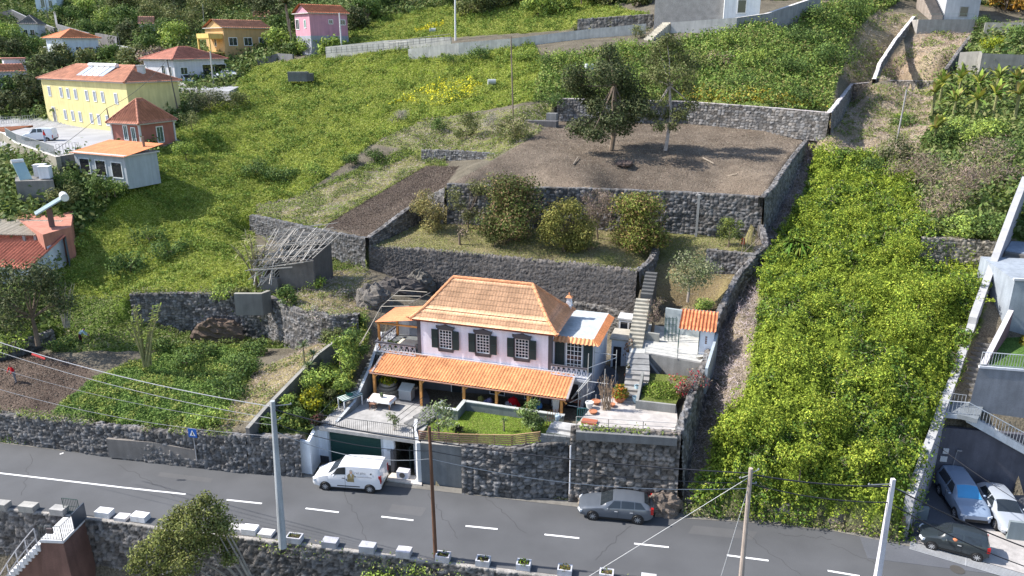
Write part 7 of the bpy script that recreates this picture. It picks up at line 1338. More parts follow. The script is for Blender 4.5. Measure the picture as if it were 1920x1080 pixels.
pwall('low_wall', 'grey rendered wall with a flat top between ruin and mid terrace', 'low wall', [W(438, 551, 7.6), W(490, 551, 7.6), W(507, 545, 7.6)], 5.6, .4, 'concrete', (.17, .165, .16), cap=(.26, .25, .22))
hp = W(400, 640, 4.4); boulder('rusty rock face in the hollow of the left stone wall', 410, 640, 2.7, 1.5, 31, (.12, .085, .065), (1.6, .5, 1.0)); boulder('dark rock ledge left behind the house', 745, 560, 5.6, 1.8, 32, (.085, .075, .07), (1.5, .8, .8)); boulder('pale rock at the left back of the house', 790, 545, 5.8, 1.3, 33, (.13, .12, .105), (1, .7, 1.1)); boulder('rock mound left of the pipe pergola', 700, 575, 6.0, 1.6, 34, (.15, .135, .12), (1, .8, .9))
# ------------------------------------------------------------------ people
def person(label, pos, yaw, joints, cols, sc=1.0, parts=()):
    """joints: dict name -> (x, y, z, r); one skinned body"""
    me = bpy.data.meshes.new('person'); names = list(joints); idx = {n: i for i, n in enumerate(names)}
    E_ = [('hip', 'waist'), ('waist', 'chest'), ('chest', 'neck'), ('neck', 'head'), ('head', 'crown'), ('chest', 'shL'), ('chest', 'shR'), ('shL', 'elL'), ('elL', 'haL'), ('shR', 'elR'), ('elR', 'haR'), ('hip', 'hpL'), ('hip', 'hpR'), ('hpL', 'knL'), ('knL', 'anL'), ('anL', 'toL'), ('hpR', 'knR'), ('knR', 'anR'), ('anR', 'toR')]
    me.from_pydata([joints[n][:3] for n in names], [(idx[a], idx[c]) for a, c in E_], []); o = bpy.data.objects.new('person', me); COLL.objects.link(o)
    s_ = o.modifiers.new('skin', 'SKIN'); sv = me.skin_vertices[0].data
    for n in names: r = joints[n][3]; sv[idx[n]].radius = (r, r)
    sv[idx['hip']].use_root = True; u = o.modifiers.new('sub', 'SUBSURF'); u.levels = u.render_levels = 1
    dg = bpy.context.evaluated_depsgraph_get(); dg.update(); m2 = bpy.data.meshes.new_from_object(o.evaluated_get(dg)); bpy.data.objects.remove(o)
    n = len(m2.vertices); co = np.empty(n * 3); m2.vertices.foreach_get('co', co); co = co.reshape(-1, 3); J = np.array([joints[k][:3] for k in names]); near = np.argmin(((co[:, None] - J[None]) ** 2).sum(2), 1); C = np.array([cols[names[i]] for i in near])
    a = m2.attributes.new('Col', 'FLOAT_COLOR', 'POINT'); a.data.foreach_set('color', np.concatenate([C, np.ones((n, 1))], 1).astype(np.float32).ravel()); o = finish('person', m2, 'cloth', None, True); o.location = pos; o.rotation_euler = (0, 0, yaw); o.scale = (sc,) * 3; return tag(o, label, 'person')
def pose(bend=0.0, arm=.0):
    c = bend; return dict(hip=(0, 0, .92, .15), waist=(c * .1, 0, 1.08, .14), chest=(c * .32, 0, 1.34 - c * .12, .165), neck=(c * .46, 0, 1.5 - c * .22, .065), head=(c * .54, 0, 1.6 - c * .27, .10), crown=(c * .6, 0, 1.72 - c * .32, .085), shL=(c * .36, .2, 1.42 - c * .17, .07), shR=(c * .36, -.2, 1.42 - c * .17, .07), elL=(c * .45 + .05, .26, 1.14 - c * .2, .05), elR=(c * .45 + .1, -.26, 1.14 - c * .2, .05), haL=(c * .6 + .15 + arm, .22, .92 - c * .25, .045), haR=(c * .6 + .2 + arm, -.2, .95 - c * .25, .045),
        hpL=(0, .1, .86, .105), hpR=(0, -.1, .86, .105), knL=(.04, .12, .48, .075), knR=(-.03, -.12, .48, .075), anL=(0, .13, .09, .05), anR=(-.08, -.13, .09, .05), toL=(.18, .14, .04, .045), toR=(.1, -.14, .04, .045))
def dress(top, legs, skin=(.35, .2, .14), hair=(.05, .035, .03), shoes=(.04, .04, .05)): 
    d = {k: top for k in ('waist', 'chest', 'shL', 'shR', 'elL', 'elR')}; d.update({k: legs for k in ('hip', 'hpL', 'hpR', 'knL', 'knR')}); d.update(neck=skin, head=skin, crown=hair, haL=skin, haR=skin, anL=legs, anR=legs, toL=shoes, toR=shoes); return d
person('person in a red top and grey trousers working in the dug field', gp(W(28, 710, 3.3), .0), -2.2, pose(.35), dress((.55, .02, .03), (.18, .18, .2)))
person('person in a light blue shirt bending over by the left stone wall', gp(W(148, 622, 4.6), .0), .4, pose(.8, .1), dress((.36, .48, .56), (.07, .02, .03), hair=(.03, .06, .12)))
q = W(85, 267, YZ + .08); person('person in a red shirt walking past the white van in the school yard', q, .3, pose(.05), dress((.6, .03, .03), (.3, .36, .45)))
# ------------------------------------------------------------------ trees, shrubs, tall plants
def tree(label, base, h, r, cols, n=2200, ls=.14, name='tree', cat='tree', trunk=.16, tcol=(.17, .13, .10), crown=None, nb=14, lean=(0, 0), flat_=.8, cz=None, dens=.55, m='leaf', limbs=True, seed=None, group=None, shape=(1, 1), bark='bark', inner=0.0, aspect=.5, blobr=.48):
    """tapered trunk with limbs to the leaf clumps; crown of leaf-sized faces in uneven clumps"""
    base = Vector(base); R = random.Random(seed if seed is not None else int(abs(base.x * 31 + base.y * 7)) + 3); T = thing(name, label, cat, base, 0, group)
    cz = h - r * flat_ if cz is None else cz; C0 = Vector((lean[0], lean[1], cz)); bl = []
    for k in range(nb):
        a = R.uniform(0, 2 * math.pi); u = R.uniform(-.85, 1); rr = math.sqrt(max(0, 1 - u * u * .85)) * R.uniform(.35, .95); q = R.uniform(.7, 1.15)
        bl.append((C0 + Vector((r * shape[0] * rr * math.cos(a), r * shape[1] * rr * math.sin(a), r * flat_ * u * .85)), r * blobr * q))
    if crown: bl = [(Vector(c), q) for c, q in crown]
    b = MB(tcol); top = Vector((lean[0] * .5, lean[1] * .5, max(.3, cz - r * flat_ * .55))); mid = top * .5 + Vector((R.uniform(-.12, .12), R.uniform(-.1, .1), 0)) * h * .3
    b.tube((0, 0, -.4), mid, trunk, trunk * .8, 8); b.tube(mid, top, trunk * .8, trunk * .6, 8)
    if limbs:
        for c, q in bl[::2]: e = top.lerp(c, .5) + Vector((R.uniform(-.2, .2), R.uniform(-.2, .2), R.uniform(-.1, .3))) * r * .3; b.tube(top, e, trunk * .45, trunk * .25, 5); b.tube(e, c, trunk * .25, trunk * .1, 5)
    b.build('trunk', bark, T)
    w = np.array([q ** 2 for _, q in bl]); k = RS.choice(len(bl), n, p=w / w.sum()); Cc = np.array([tuple(c) for c, _ in bl])[k]; Q = np.array([q for _, q in bl])[k][:, None]
    d = nrm(RS.normal(size=(n, 3))); rad = RS.uniform(inner, 1, (n, 1)) ** .45; P = Cc + d * Q * rad * np.array([1, 1, .8]) + RS.normal(size=(n, 3)) * ls * .6
    P[:, 2] = np.maximum(P[:, 2], .05); P = P + np.array(base); bt = (_hash(k, k * 0, 3)[:, None] - .5) * .45
    Cl = pal(n, cols) * (1 + bt); leafmesh('crown', P, d + RS.normal(size=(n, 3)) * .55 + [0, 0, .35], RS.uniform(.55, 1.3, n) * ls, np.clip(Cl, 0, 1), m, T, aspect); return T
DK = [(0.072, 0.095, 0.039), (0.102, 0.124, 0.050), (0.048, 0.065, 0.030), (0.138, 0.148, 0.071)]; OL = [(0.162, 0.183, 0.064), (0.222, 0.230, 0.092), (0.102, 0.124, 0.050)]; MG = [(0.102, 0.159, 0.043), (0.150, 0.218, 0.057), (0.066, 0.112, 0.036)]
YR = [(0.17, .20, .045), (0.23, .24, .06), (0.11, .14, .03), (0.26, .17, .08)]; BG = [(0.251, 0.335, 0.070), (0.348, 0.429, 0.090), (0.154, 0.226, 0.060)]; BR = [(0.267, 0.195, 0.168), (0.365, 0.273, 0.227), (0.170, 0.132, 0.109), (0.235, 0.210, 0.109)]; GRY = [(0.365, 0.335, 0.305), (0.494, 0.429, 0.403), (0.251, 0.242, 0.168)]
def P_(x, y, z=None): return W(x, y, z) if z is not None else ray(x, y)
def at_px(x, y, Y): return up_from(Vector((0, Y, 0)), x, y)
def crownpx(base, pts, k=1.0):                      # clump centres from photo points, at about the trunk's range
    R = random.Random(5); return [(at_px(x, y, base.y + dy * 2 + (R.uniform(-2.6, 2.6) if k > 1 else 0)) - base, r * k) for x, y, r, dy in pts]
b1 = P_(1147, 274, 16.9)
tree('tall dark tree with three ragged crowns on the bare back terrace', b1, 12, 4, DK, 17000, .17, trunk=.3, blobr=.42, crown=crownpx(b1, [(1080, 140, 1.2, 0), (1095, 165, 1.3, .5), (1075, 160, 1.0, 0), (1110, 185, 1.1, 0), (1140, 95, .8, 0), (1145, 120, 1.2, 0), (1130, 140, 1.2, -.5), (1160, 140, 1.4, .5), (1180, 165, 1.3, 0), (1195, 190, 1.2, 0), (1150, 170, 1.5, 0), (1120, 200, 1.0, 0), (1170, 205, 1.2, 0), (1135, 225, 1.0, 0), (1100, 235, 1.1, -1), (1080, 240, .9, -1), (1110, 250, .8, -1), (1205, 205, .9, 0), (1150, 228, 1.1, -1), (1168, 240, .9, 0), (1182, 222, 1.0, 1), (1128, 250, .8, -1)], 1.55))
b2 = P_(1248, 276, 16.9)
tree('tall thin grey trunked tree with a loose olive crown on the back terrace', b2, 12, 4, [(0.135, 0.158, 0.056), (0.189, 0.198, 0.084), (0.095, 0.112, 0.042)], 8000, .15, trunk=.22, tcol=(0.405, 0.356, 0.336), crown=crownpx(b2, [(1250, 75, .8, 0), (1265, 85, 1.0, 0), (1235, 90, .9, 0), (1225, 115, 1.1, 0), (1255, 110, 1.3, 0), (1285, 110, 1.0, 0), (1280, 140, 1.3, 0), (1240, 140, 1.3, 0), (1215, 145, .8, 0), (1300, 125, .7, 0), (1260, 165, 1.0, 0), (1290, 165, .8, 0), (1240, 190, .7, 0), (1275, 215, .9, 0), (1225, 215, .7, 0), (1252, 212, .8, 0), (1262, 236, .7, 1), (1236, 236, .7, -1), (1296, 196, .8, 0)], 1.35))
tree('dense dark rounded tree with rusty leaves on its left side', P_(955, 452, 10.0), 6.2, 3.4, [(0.10, .13, .035), (0.15, .17, .05), (0.06, .08, .025), (0.22, .15, .08)], 13000, .13, nb=34, trunk=.2, flat_=.88)
tree('olive yellow bushy tree in the middle of the tree terrace', P_(1060, 472, 9.8), 5.0, 2.4, [(0.270, 0.251, 0.070), (0.203, 0.198, 0.049), (0.121, 0.132, 0.035)], 9000, .11, nb=26, trunk=.16, flat_=1.05)
tree('round yellow green tree with reddish top right on the tree terrace', P_(1200, 466, 9.9), 5.3, 2.9, YR, 15000, .12, nb=46, trunk=.2, flat_=.92)
tree('grey brown twiggy shrub between two garden trees', P_(1122, 450, 10.2), 5.4, 1.9, BR, 5000, .09, nb=12, trunk=.1, m='dryleaf', flat_=1.2, aspect=.2)
tree('small round shrub at the foot of the middle garden tree', P_(1103, 475, 9.7), 1.9, .9, OL, 1300, .09, nb=8, name='shrub', cat='shrub', trunk=.06); tree('small shrub under the dark rounded tree', P_(928, 462, 9.8), 1.7, .9, OL, 1100, .09, nb=8, name='shrub', cat='shrub', trunk=.06)
tree('loose olive tree at the left end of the tree terrace', P_(880, 432, 10.2), 5.4, 2.0, [(0.176, 0.185, 0.070), (0.230, 0.224, 0.098), (0.121, 0.132, 0.049)], 2300, .10, nb=12, trunk=.1, flat_=1.2)
tree('sparse yellowing tree leaning by the ragged stone wall', P_(808, 432, 10.1), 4.0, 2.3, [(0.351, 0.290, 0.112), (0.243, 0.224, 0.084), (0.162, 0.145, 0.070)], 3600, .11, nb=18, trunk=.12, flat_=.8)
tree('bare short trunk on the grassy tree terrace', P_(862, 455, 9.9), 2.0, .8, BR, 60, .1, nb=5, trunk=.14, m='dryleaf')
tree('small citrus tree in front of the high stone wall', P_(1366, 462, 10.7), 2.6, 1.25, [(0.11, .14, .045), (0.15, .18, .06), (0.07, .10, .03), (0.24, .27, .05)], 2000, .09, nb=11, trunk=.07)
tree('grey green fruit tree beside the upper stairs', P_(1290, 558, 8.1), 4.2, 2.3, [(0.216, 0.238, 0.126), (0.297, 0.304, 0.182), (0.135, 0.172, 0.070)], 3000, .10, nb=18, trunk=.13, tcol=(0.338, 0.290, 0.252), flat_=.75)
tree('low green bush under the grey green fruit tree', P_(1318, 578, 8.1), .9, .9, BG, 1100, .08, nb=9, name='shrub', cat='shrub', trunk=.04, flat_=.6)
tree('knotted dry ivy trunk beside the upper pale stairs', P_(1222, 622, 6.2), 3.2, .8, BR, 700, .09, nb=9, trunk=.16, m='dryleaf', flat_=1.6, name='dry_ivy', cat='ivy', aspect=.2)
# front garden
tree('silvery leaved frangipani at the left corner of the lawn', P_(822, 812, 3.5), 1.9, 1.25, [(0.22, .27, .12), (0.30, .34, .20), (0.13, .18, .06)], 900, .13, nb=12, trunk=.08, flat_=.65, aspect=.3); tree('round grey green bush on a short stem at the right of the lawn', P_(997, 806, 3.55), 2.0, .92, [(0.15, .21, .07), (0.22, .28, .11), (0.09, .14, .04)], 2200, .085, nb=14, trunk=.07, name='shrub', cat='shrub', flat_=.95)
tree('little pale shrub behind the terrace railing', P_(738, 806, 3.1), 1.2, .6, [(0.25, .28, .16), (0.15, .2, .07)], 330, .1, nb=6, trunk=.04, name='shrub', cat='shrub', aspect=.3); tree('low dark plant at the front edge of the lawn', P_(865, 812, 3.5), .6, .55, [(0.03, .05, .02), (0.06, .04, .03)], 260, .12, nb=5, trunk=.03, name='shrub', cat='shrub', aspect=.25)
gardenset = [(640, 690, 5.0, 2.6, 1.5, BG, 'large bright bush at the top of the left garden bank'), (605, 720, 4.2, 1.6, 1.3, BG, 'yellow green bush in the middle of the left garden bank'), (662, 665, 5.6, 2.0, 1.2, MG, 'dark green bush next to the pipe pergola foot'), (585, 762, 3.3, 1.6, 1.0, [(0.40, .36, .02), (0.24, .26, .03), (0.13, .17, .03)], 'bush with yellow flowers above the terrace corner'), (555, 792, 3.0, 1.1, .8, MG, 'dark bush at the lower end of the garden bank'), (600, 795, 3.0, .8, .5, [(0.10, .04, .04), (0.06, .07, .03)], 'small reddish bush at the terrace corner'), (540, 765, 3.3, 1.0, .9, BG, 'pale green bush beside the lamp pole'), (618, 755, 3.2, 1.0, .8, OL, 'olive bush touching the slatted table'), (505, 800, 2.9, 1.0, .7, MG, 'leafy bush on the wall left of the lamp pole'), (640, 725, 4.2, 1.2, 1.0, BG, 'light bush below the sloping stair wall'), (625, 640, 6.0, 1.2, .9, OL, 'olive bush at the top corner of the left garden wall')]
for x, y, z, h, r, c, l in gardenset: tree(l, P_(x, y, z), h, r, c, int(1300 * r), .10, nb=10, trunk=.06, name='shrub', cat='shrub')
def spiky(label, base, n, L_, cols, name='spiky_plant', cat='plant', up=.6, wd=.05, heads=((0, 0, 0),), stem=.05, droop=.5, stemcol=(.2, .17, .12), m='leaf', group=None):
    base = Vector(base); T = thing(name, label, cat, base, 0, group); V = []; F = []; C = []
    s_ = MB(stemcol)
    for hx, hy, hz in heads:
        if hz > .1: s_.tube((hx * .3, hy * .3, -.2), (hx, hy, hz), stem * 1.3, stem, 6)
        for k in range(n):
            a = rnd.uniform(0, 2 * math.pi); e = rnd.uniform(-.1, 1) * up + .15; ln = L_ * rnd.uniform(.6, 1.1); w = wd * rnd.uniform(.7, 1.2); c = tuple(q * rnd.uniform(.75, 1.2) for q in rnd.choice(cols)); d = Vector((math.cos(a) * math.cos(e), math.sin(a) * math.cos(e), math.sin(e))); sd_ = Vector((-math.sin(a), math.cos(a), 0)) * w; p = Vector((hx, hy, hz)); b0 = len(V)
            for j in range(5): t = j / 4; q = p + d * ln * t - Vector((0, 0, droop * ln * t * t)); ww = (1 - t) ** .6 * (.6 + .8 * min(t * 3, 1)) if j < 4 else .05; V.extend([q - sd_ * ww, q + sd_ * ww]); C.extend([c, c])
            F.extend([(b0 + 2 * j, b0 + 2 * j + 1, b0 + 2 * j + 3, b0 + 2 * j + 2) for j in range(4)])
    if s_.v: s_.build('stem', 'bark', T)
    npmesh('leaves', np.array([tuple(v) for v in V]), np.array(F), np.array(C), m, T); return T
spiky('rosette dracaena with stiff grey green heads in the left garden', P_(572, 690, 5.0), 60, .75, [(0.14, .18, .08), (0.22, .25, .13)], heads=((0, 0, 1.8), (.8, -.2, 1.2), (.5, -.8, .5)), up=1.2, wd=.035, droop=.25)
spiky('large strap leaved plant in the vine slope near the gully', P_(1500, 470, 10.6), 170, 1.9, [(0.13, .20, .03), (0.20, .27, .05), (0.08, .13, .02)], wd=.09, up=1.3, droop=.6, heads=((0, 0, .4), (.9, .3, .3), (-.7, .2, .5)))
spiky('clump of pale spiky leaves at the upper end of the brown plot', P_(755, 300, 13.2), 45, 2.0, [(0.24, .27, .08), (0.16, .2, .05), (0.32, .3, .14)], wd=.08, up=1.2, heads=((-1.6, 0, .8), (0, .3, 1.2), (1.4, 0, 1.0), (2.4, .4, .7)), droop=.4)
spiky('small spiky palm standing in the lawn', P_(945, 806, 3.5), 30, .45, [(0.16, .22, .08), (0.1, .15, .05)], heads=((0, 0, .75),), wd=.03, up=1.0); spiky('dark low palm fronds under the round tree at the bottom', Vector((-18.5, 35.2, -5.2)), 90, 2.2, [(0.03, .05, .02), (0.05, .08, .03)], wd=.1, up=1.2, heads=((0, 0, .3), (2.2, .2, .3), (-1.8, 0, .2)))
def cane(label, base, k, h, spread, cols, stemc, nl=14, ls=.35, name='cane_clump', wd=.07, leafy=.5, r=.06):
    base = Vector(base); T = thing(name, label, 'plant', base); b = MB(stemc); V = []; F = []; C = []
    for i in range(k):
        a = rnd.uniform(0, 6.28); s_ = rnd.uniform(.2, 1) * spread; hh = h * rnd.uniform(.6, 1); p0 = Vector((rnd.uniform(-.3, .3), rnd.uniform(-.2, .2), -.2)); p2 = Vector((s_ * math.cos(a), s_ * .5 * math.sin(a), hh)); p1 = p0.lerp(p2, .5) + Vector((0, 0, hh * .12)); b.tube(p0, p1, r, r * .8, 6, tuple(c * rnd.uniform(.8, 1.2) for c in stemc[:1]) * 3 if False else None); b.tube(p1, p2, r * .8, r * .4, 6)
        for j in range(nl):
            t = rnd.uniform(1 - leafy, 1.02); q = p1.lerp(p2, max(0, t * 2 - 1)) if t > .5 else p0.lerp(p1, t * 2); aa = rnd.uniform(0, 6.28); e = rnd.uniform(-.2, 1.0); d = Vector((math.cos(aa) * math.cos(e), math.sin(aa) * math.cos(e), math.sin(e))) * ls * rnd.uniform(.6, 1.2); sd_ = Vector((-math.sin(aa), math.cos(aa), 0)) * wd; b0 = len(V); V += [q - sd_ * .3, q + sd_ * .3, q + d * .6 + sd_, q + d * .6 - sd_, q + d - Vector((0, 0, .12 * ls)), q + d - Vector((0, 0, .13 * ls))]; c = rnd.choice(cols); C += [c] * 6; F += [(b0, b0 + 1, b0 + 2, b0 + 3), (b0 + 3, b0 + 2, b0 + 4, b0 + 5)]
    b.build('stems', 'bark', T); npmesh('leaves', np.array([tuple(v) for v in V]), np.array(F), np.array(C), 'leaf', T); return T
cane('clump of thick pale stems with few leaves in the left field', P_(275, 682, 4.0), 16, 5.0, 2.1, [(0.20, .25, .05), (0.14, .19, .04)], (.24, .23, .11), 10, .5, r=.09); cane('half dead tall plant with drooping pale fronds left of the ruined hut', P_(488, 540, 7.0), 10, 5.2, 2.4, [(0.30, .29, .15), (0.18, .2, .06)], (.27, .23, .15), 16, 1.0, wd=.06, r=.08)
cane('dry brown upright shrub on the patio', P_(1137, 768, 4.95), 42, 2.5, .75, [(0.26, .17, .10), (0.32, .24, .16)], (.33, .25, .18), 5, .12, name='dry_shrub', wd=.02, r=.018); cane('bleached bare branches beside the dark left tree', P_(125, 610, 4.6), 22, 4.0, 1.8, [(0.3, .28, .24)], (.36, .33, .29), 3, .12, name='dry_shrub', wd=.02, r=.03)
tree('reddish bougainvillea at the right end of the raised bed', P_(1290, 745, 5.2), 2.2, 1.2, [(0.30, .02, .04), (0.22, .16, .12), (0.2, .16, .12), (0.12, .10, .07)], 1100, .08, nb=12, trunk=.05, name='bougainvillea', cat='shrub', m='dryleaf')
def tuft_at(label, q, r, h, n, cols, s_): o = tuft('herbs', q, r, h, n, cols, s_); tag(o, label, 'herbs', kind='stuff')
tuft_at('herbs and grass growing in the raised bed', W(1240, 735, 5.45), 1.5, .5, 1500, [(0.16, .24, .03), (0.22, .26, .06), (0.12, .17, .03)], .09)
# left and lower trees
tree('dark tall tree at the left edge beside the tiled house', P_(70, 640, 4.2), 7.5, 3.0, DK, 5200, .14, nb=24, trunk=.22, flat_=1.15)
bn = Vector((-14.3, 35.3, -6.3)); tree('bushy yellow green tree growing up beside the lower side of the road', bn, 8, 3.2, [(0.19, .21, .06), (0.25, .26, .09), (0.13, .15, .04), (0.09, .11, .03)], 15000, .085, trunk=.22, tcol=(.28, .25, .21), crown=crownpx(bn, [(385, 935, .5, 0), (370, 955, .8, 0), (405, 955, .7, 0), (340, 965, .8, .3), (320, 985, .8, 0), (360, 990, 1.0, -.3), (400, 985, .9, 0), (425, 985, .7, 0), (300, 1010, .8, 0), (340, 1015, 1.0, 0), (380, 1020, .9, 0), (420, 1015, .8, .3), (270, 1035, .8, 0), (310, 1045, .9, 0), (350, 1055, .9, -.5), (255, 1060, .6, 0), (290, 1075, .8, 0), (430, 1045, .6, 0), (330, 1085, .8, 0)]))
tree('bright green bush on the lower road wall at the bottom centre', Vector((-6.0, 36.4, -3.6)), 3.1, 1.5, BG, 3200, .09, nb=16, trunk=.08, name='shrub', cat='shrub', shape=(1.9, .6), flat_=.6); tree('low creeper bush right of the bright bottom bush', Vector((-2.6, 36.0, -3.8)), 2.4, 1.2, BG, 1500, .09, nb=12, trunk=.06, name='shrub', cat='shrub', shape=(1.8, .6), flat_=.6)
tree('yellowish small shrub beside the red brown stair tower', Vector((-17.3, 35.5, -4.8)), 2.3, .7, [(0.28, .24, .05), (0.15, .16, .04)], 450, .1, nb=6, trunk=.04, name='shrub', cat='shrub')
# hillside shrubs
hs = [(873, 262, 3.6, 1.9, OL, 2200, 'olive shrub with a thin trunk right of the spiky clump'), (746, 232, 2.6, 1.6, GRY, 1300, 'grey bare bush in the middle of the meadow'), (925, 255, 2.8, 1.8, GRY, 1500, 'pale straw coloured bush above the brown plot'), (965, 262, 3.0, 2.0, [(0.28, .26, .14), (0.2, .22, .08)], 1600, 'tall pale grass bush beside the concrete block'), (820, 245, 1.6, 1.5, MG, 800, 'low green bush left of the olive shrub'), (700, 300, 1.4, 1.6, MG, 900, 'dark green low bush at the head of the dry bank'), (660, 310, 1.4, 1.4, MG, 800, 'second dark green low bush near the brown plot'),
 (395, 215, 3.6, 3.6, [(0.12, .13, .07), (0.17, .17, .10), (0.07, .09, .04)], 2600, 'large grey green bush right of the red tower house'), (440, 205, 2.6, 2.4, OL, 1300, 'olive bush to the right of the large grey green bush'), (360, 240, 2.0, 1.8, OL, 900, 'small olive bush beneath the large grey green bush'), (350, 300, 2.2, 1.6, BG, 1200, 'round bright bush on the crest near the orange roofed room'), (200, 365, 1.8, 2.2, MG, 1200, 'dark green bush on the crest left of the meadow'), (215, 362, 1.0, 1.5, BG, 800, 'bright green bush below the glazed room'), (128, 352, 1.6, 1.6, MG, 900, 'dark bush below the yard wall corner'), (120, 385, 2.2, 2.2, OL, 1300, 'grey green bush behind the solar water heater'),
 (280, 455, 1.5, 1.8, MG, 900, 'dark green patch bush low on the meadow'), (320, 480, 1.5, 2.0, MG, 1000, 'dark green bush above the left stone wall'), (245, 510, 1.7, 2.0, MG, 1100, 'dark green bush near the foot of the meadow'), (480, 330, 1.6, 2.4, MG, 1300, 'dark green thicket in the middle of the meadow'), (530, 340, 1.6, 2.2, MG, 1200, 'dark green thicket just above the dry bank'), (590, 330, 1.3, 1.8, BG, 900, 'bright green thicket right of the dark ones'), (140, 470, 1.5, 1.3, BG, 600, 'bright bush beside the lower white house wall'), (110, 500, 1.3, 1.0, BG, 500, 'small bright bush below the reed pergola'),
 (540, 570, 1.6, 1.0, MG, 700, 'leafy dark shrub below the ruined hut'), (600, 540, 1.0, .9, BG, 500, 'small green plant right of the ruined hut'), (415, 560, 1.2, 1.2, BG, 700, 'yellow green bush over the left stone wall'), (455, 560, 1.0, .9, OL, 500, 'grey green bush by the flat grey wall'),
 (460, 700, 1.4, 1.8, MG, 1300, 'dark green bush in the right half of the vegetable field'), (430, 745, 1.3, 1.9, MG, 1300, 'dark green bush nearer the road in the vegetable field'), (400, 790, 1.0, 1.5, BG, 1000, 'yellow green bush overhanging the left road wall'), (350, 690, 1.2, 1.5, MG, 900, 'leafy bush behind the thick pale stems'), (380, 670, 1.0, 1.2, MG, 700, 'leafy bush in front of the rock hollow'), (120, 655, .9, 1.4, MG, 700, 'dark cabbages at the upper end of the field'), (300, 655, .8, 1.2, MG, 500, 'low green bush left behind the thick stems'), (480, 665, 1.1, 1.2, MG, 800, 'dark bush at the foot of the mid left wall'), (30, 655, 1.6, 1.8, BG, 1000, 'bright bush at the left edge above the dug field'),
 (600, 600, 1.0, 1.3, GRY, 700, 'tangle of dry stalks on top of the rough stone wall'), (650, 560, .9, 1.2, GRY, 600, 'dry stalks above the rock ledge')]
for x, y, h, r, c, n, l in hs: q = ray(x, y); tree(l, q, h, r, c, n, .12 if r < 2 else .15, nb=11, trunk=.07, name='shrub', cat='shrub', m='dryleaf' if c is GRY else 'leaf', flat_=min(.9, h / r * .45), aspect=.5 if c is not GRY else .15)
vb = [(1540, 600, 1.0, 1.6), (1620, 560, 1.1, 1.8), (1700, 640, 1.4, 2.2), (1720, 590, 1.6, 2.4), (1480, 700, 1.1, 1.7), (1580, 720, 1.0, 1.6), (1540, 800, 1.1, 1.5), (1420, 830, 1.3, 1.5), (1640, 740, 1.0, 1.7), (1600, 430, 1.2, 1.9), (1550, 350, 1.0, 1.6), (1370, 850, 1.3, 1.3), (1500, 890, 1.3, 1.4), (1620, 880, 1.0, 1.4), (1680, 480, 1.0, 1.7), (1760, 560, 1.0, 1.6)]
vl = ['left of centre high on the vine slope', 'under the big brown thicket', 'beside the long pale wall, lower one', 'beside the long pale wall, upper one', 'near the gully halfway up', 'in the very middle of the vine slope', 'above the pale wooden pole', 'at the lower left corner of the vines', 'right of the middle of the vine slope', 'right above the strap leaved plant', 'at the top end of the vine slope', 'overhanging the road at the gully mouth', 'low above the road rocks', 'low above the square white pole', 'left of the dry stone wall', 'below the white ladder']
for (x, y, h, r), l in zip(vb, vl): tree('creeper mound ' + l, ray(x, y), h * 1.7, r, [(0.29, .36, .045), (0.20, .28, .035), (0.37, .42, .06), (0.10, .15, .022)], int(1900 * r), .085, nb=14, trunk=.05, name='creeper_mound', cat='shrub', flat_=.5, group='creeper mounds on the vine slope', limbs=False)
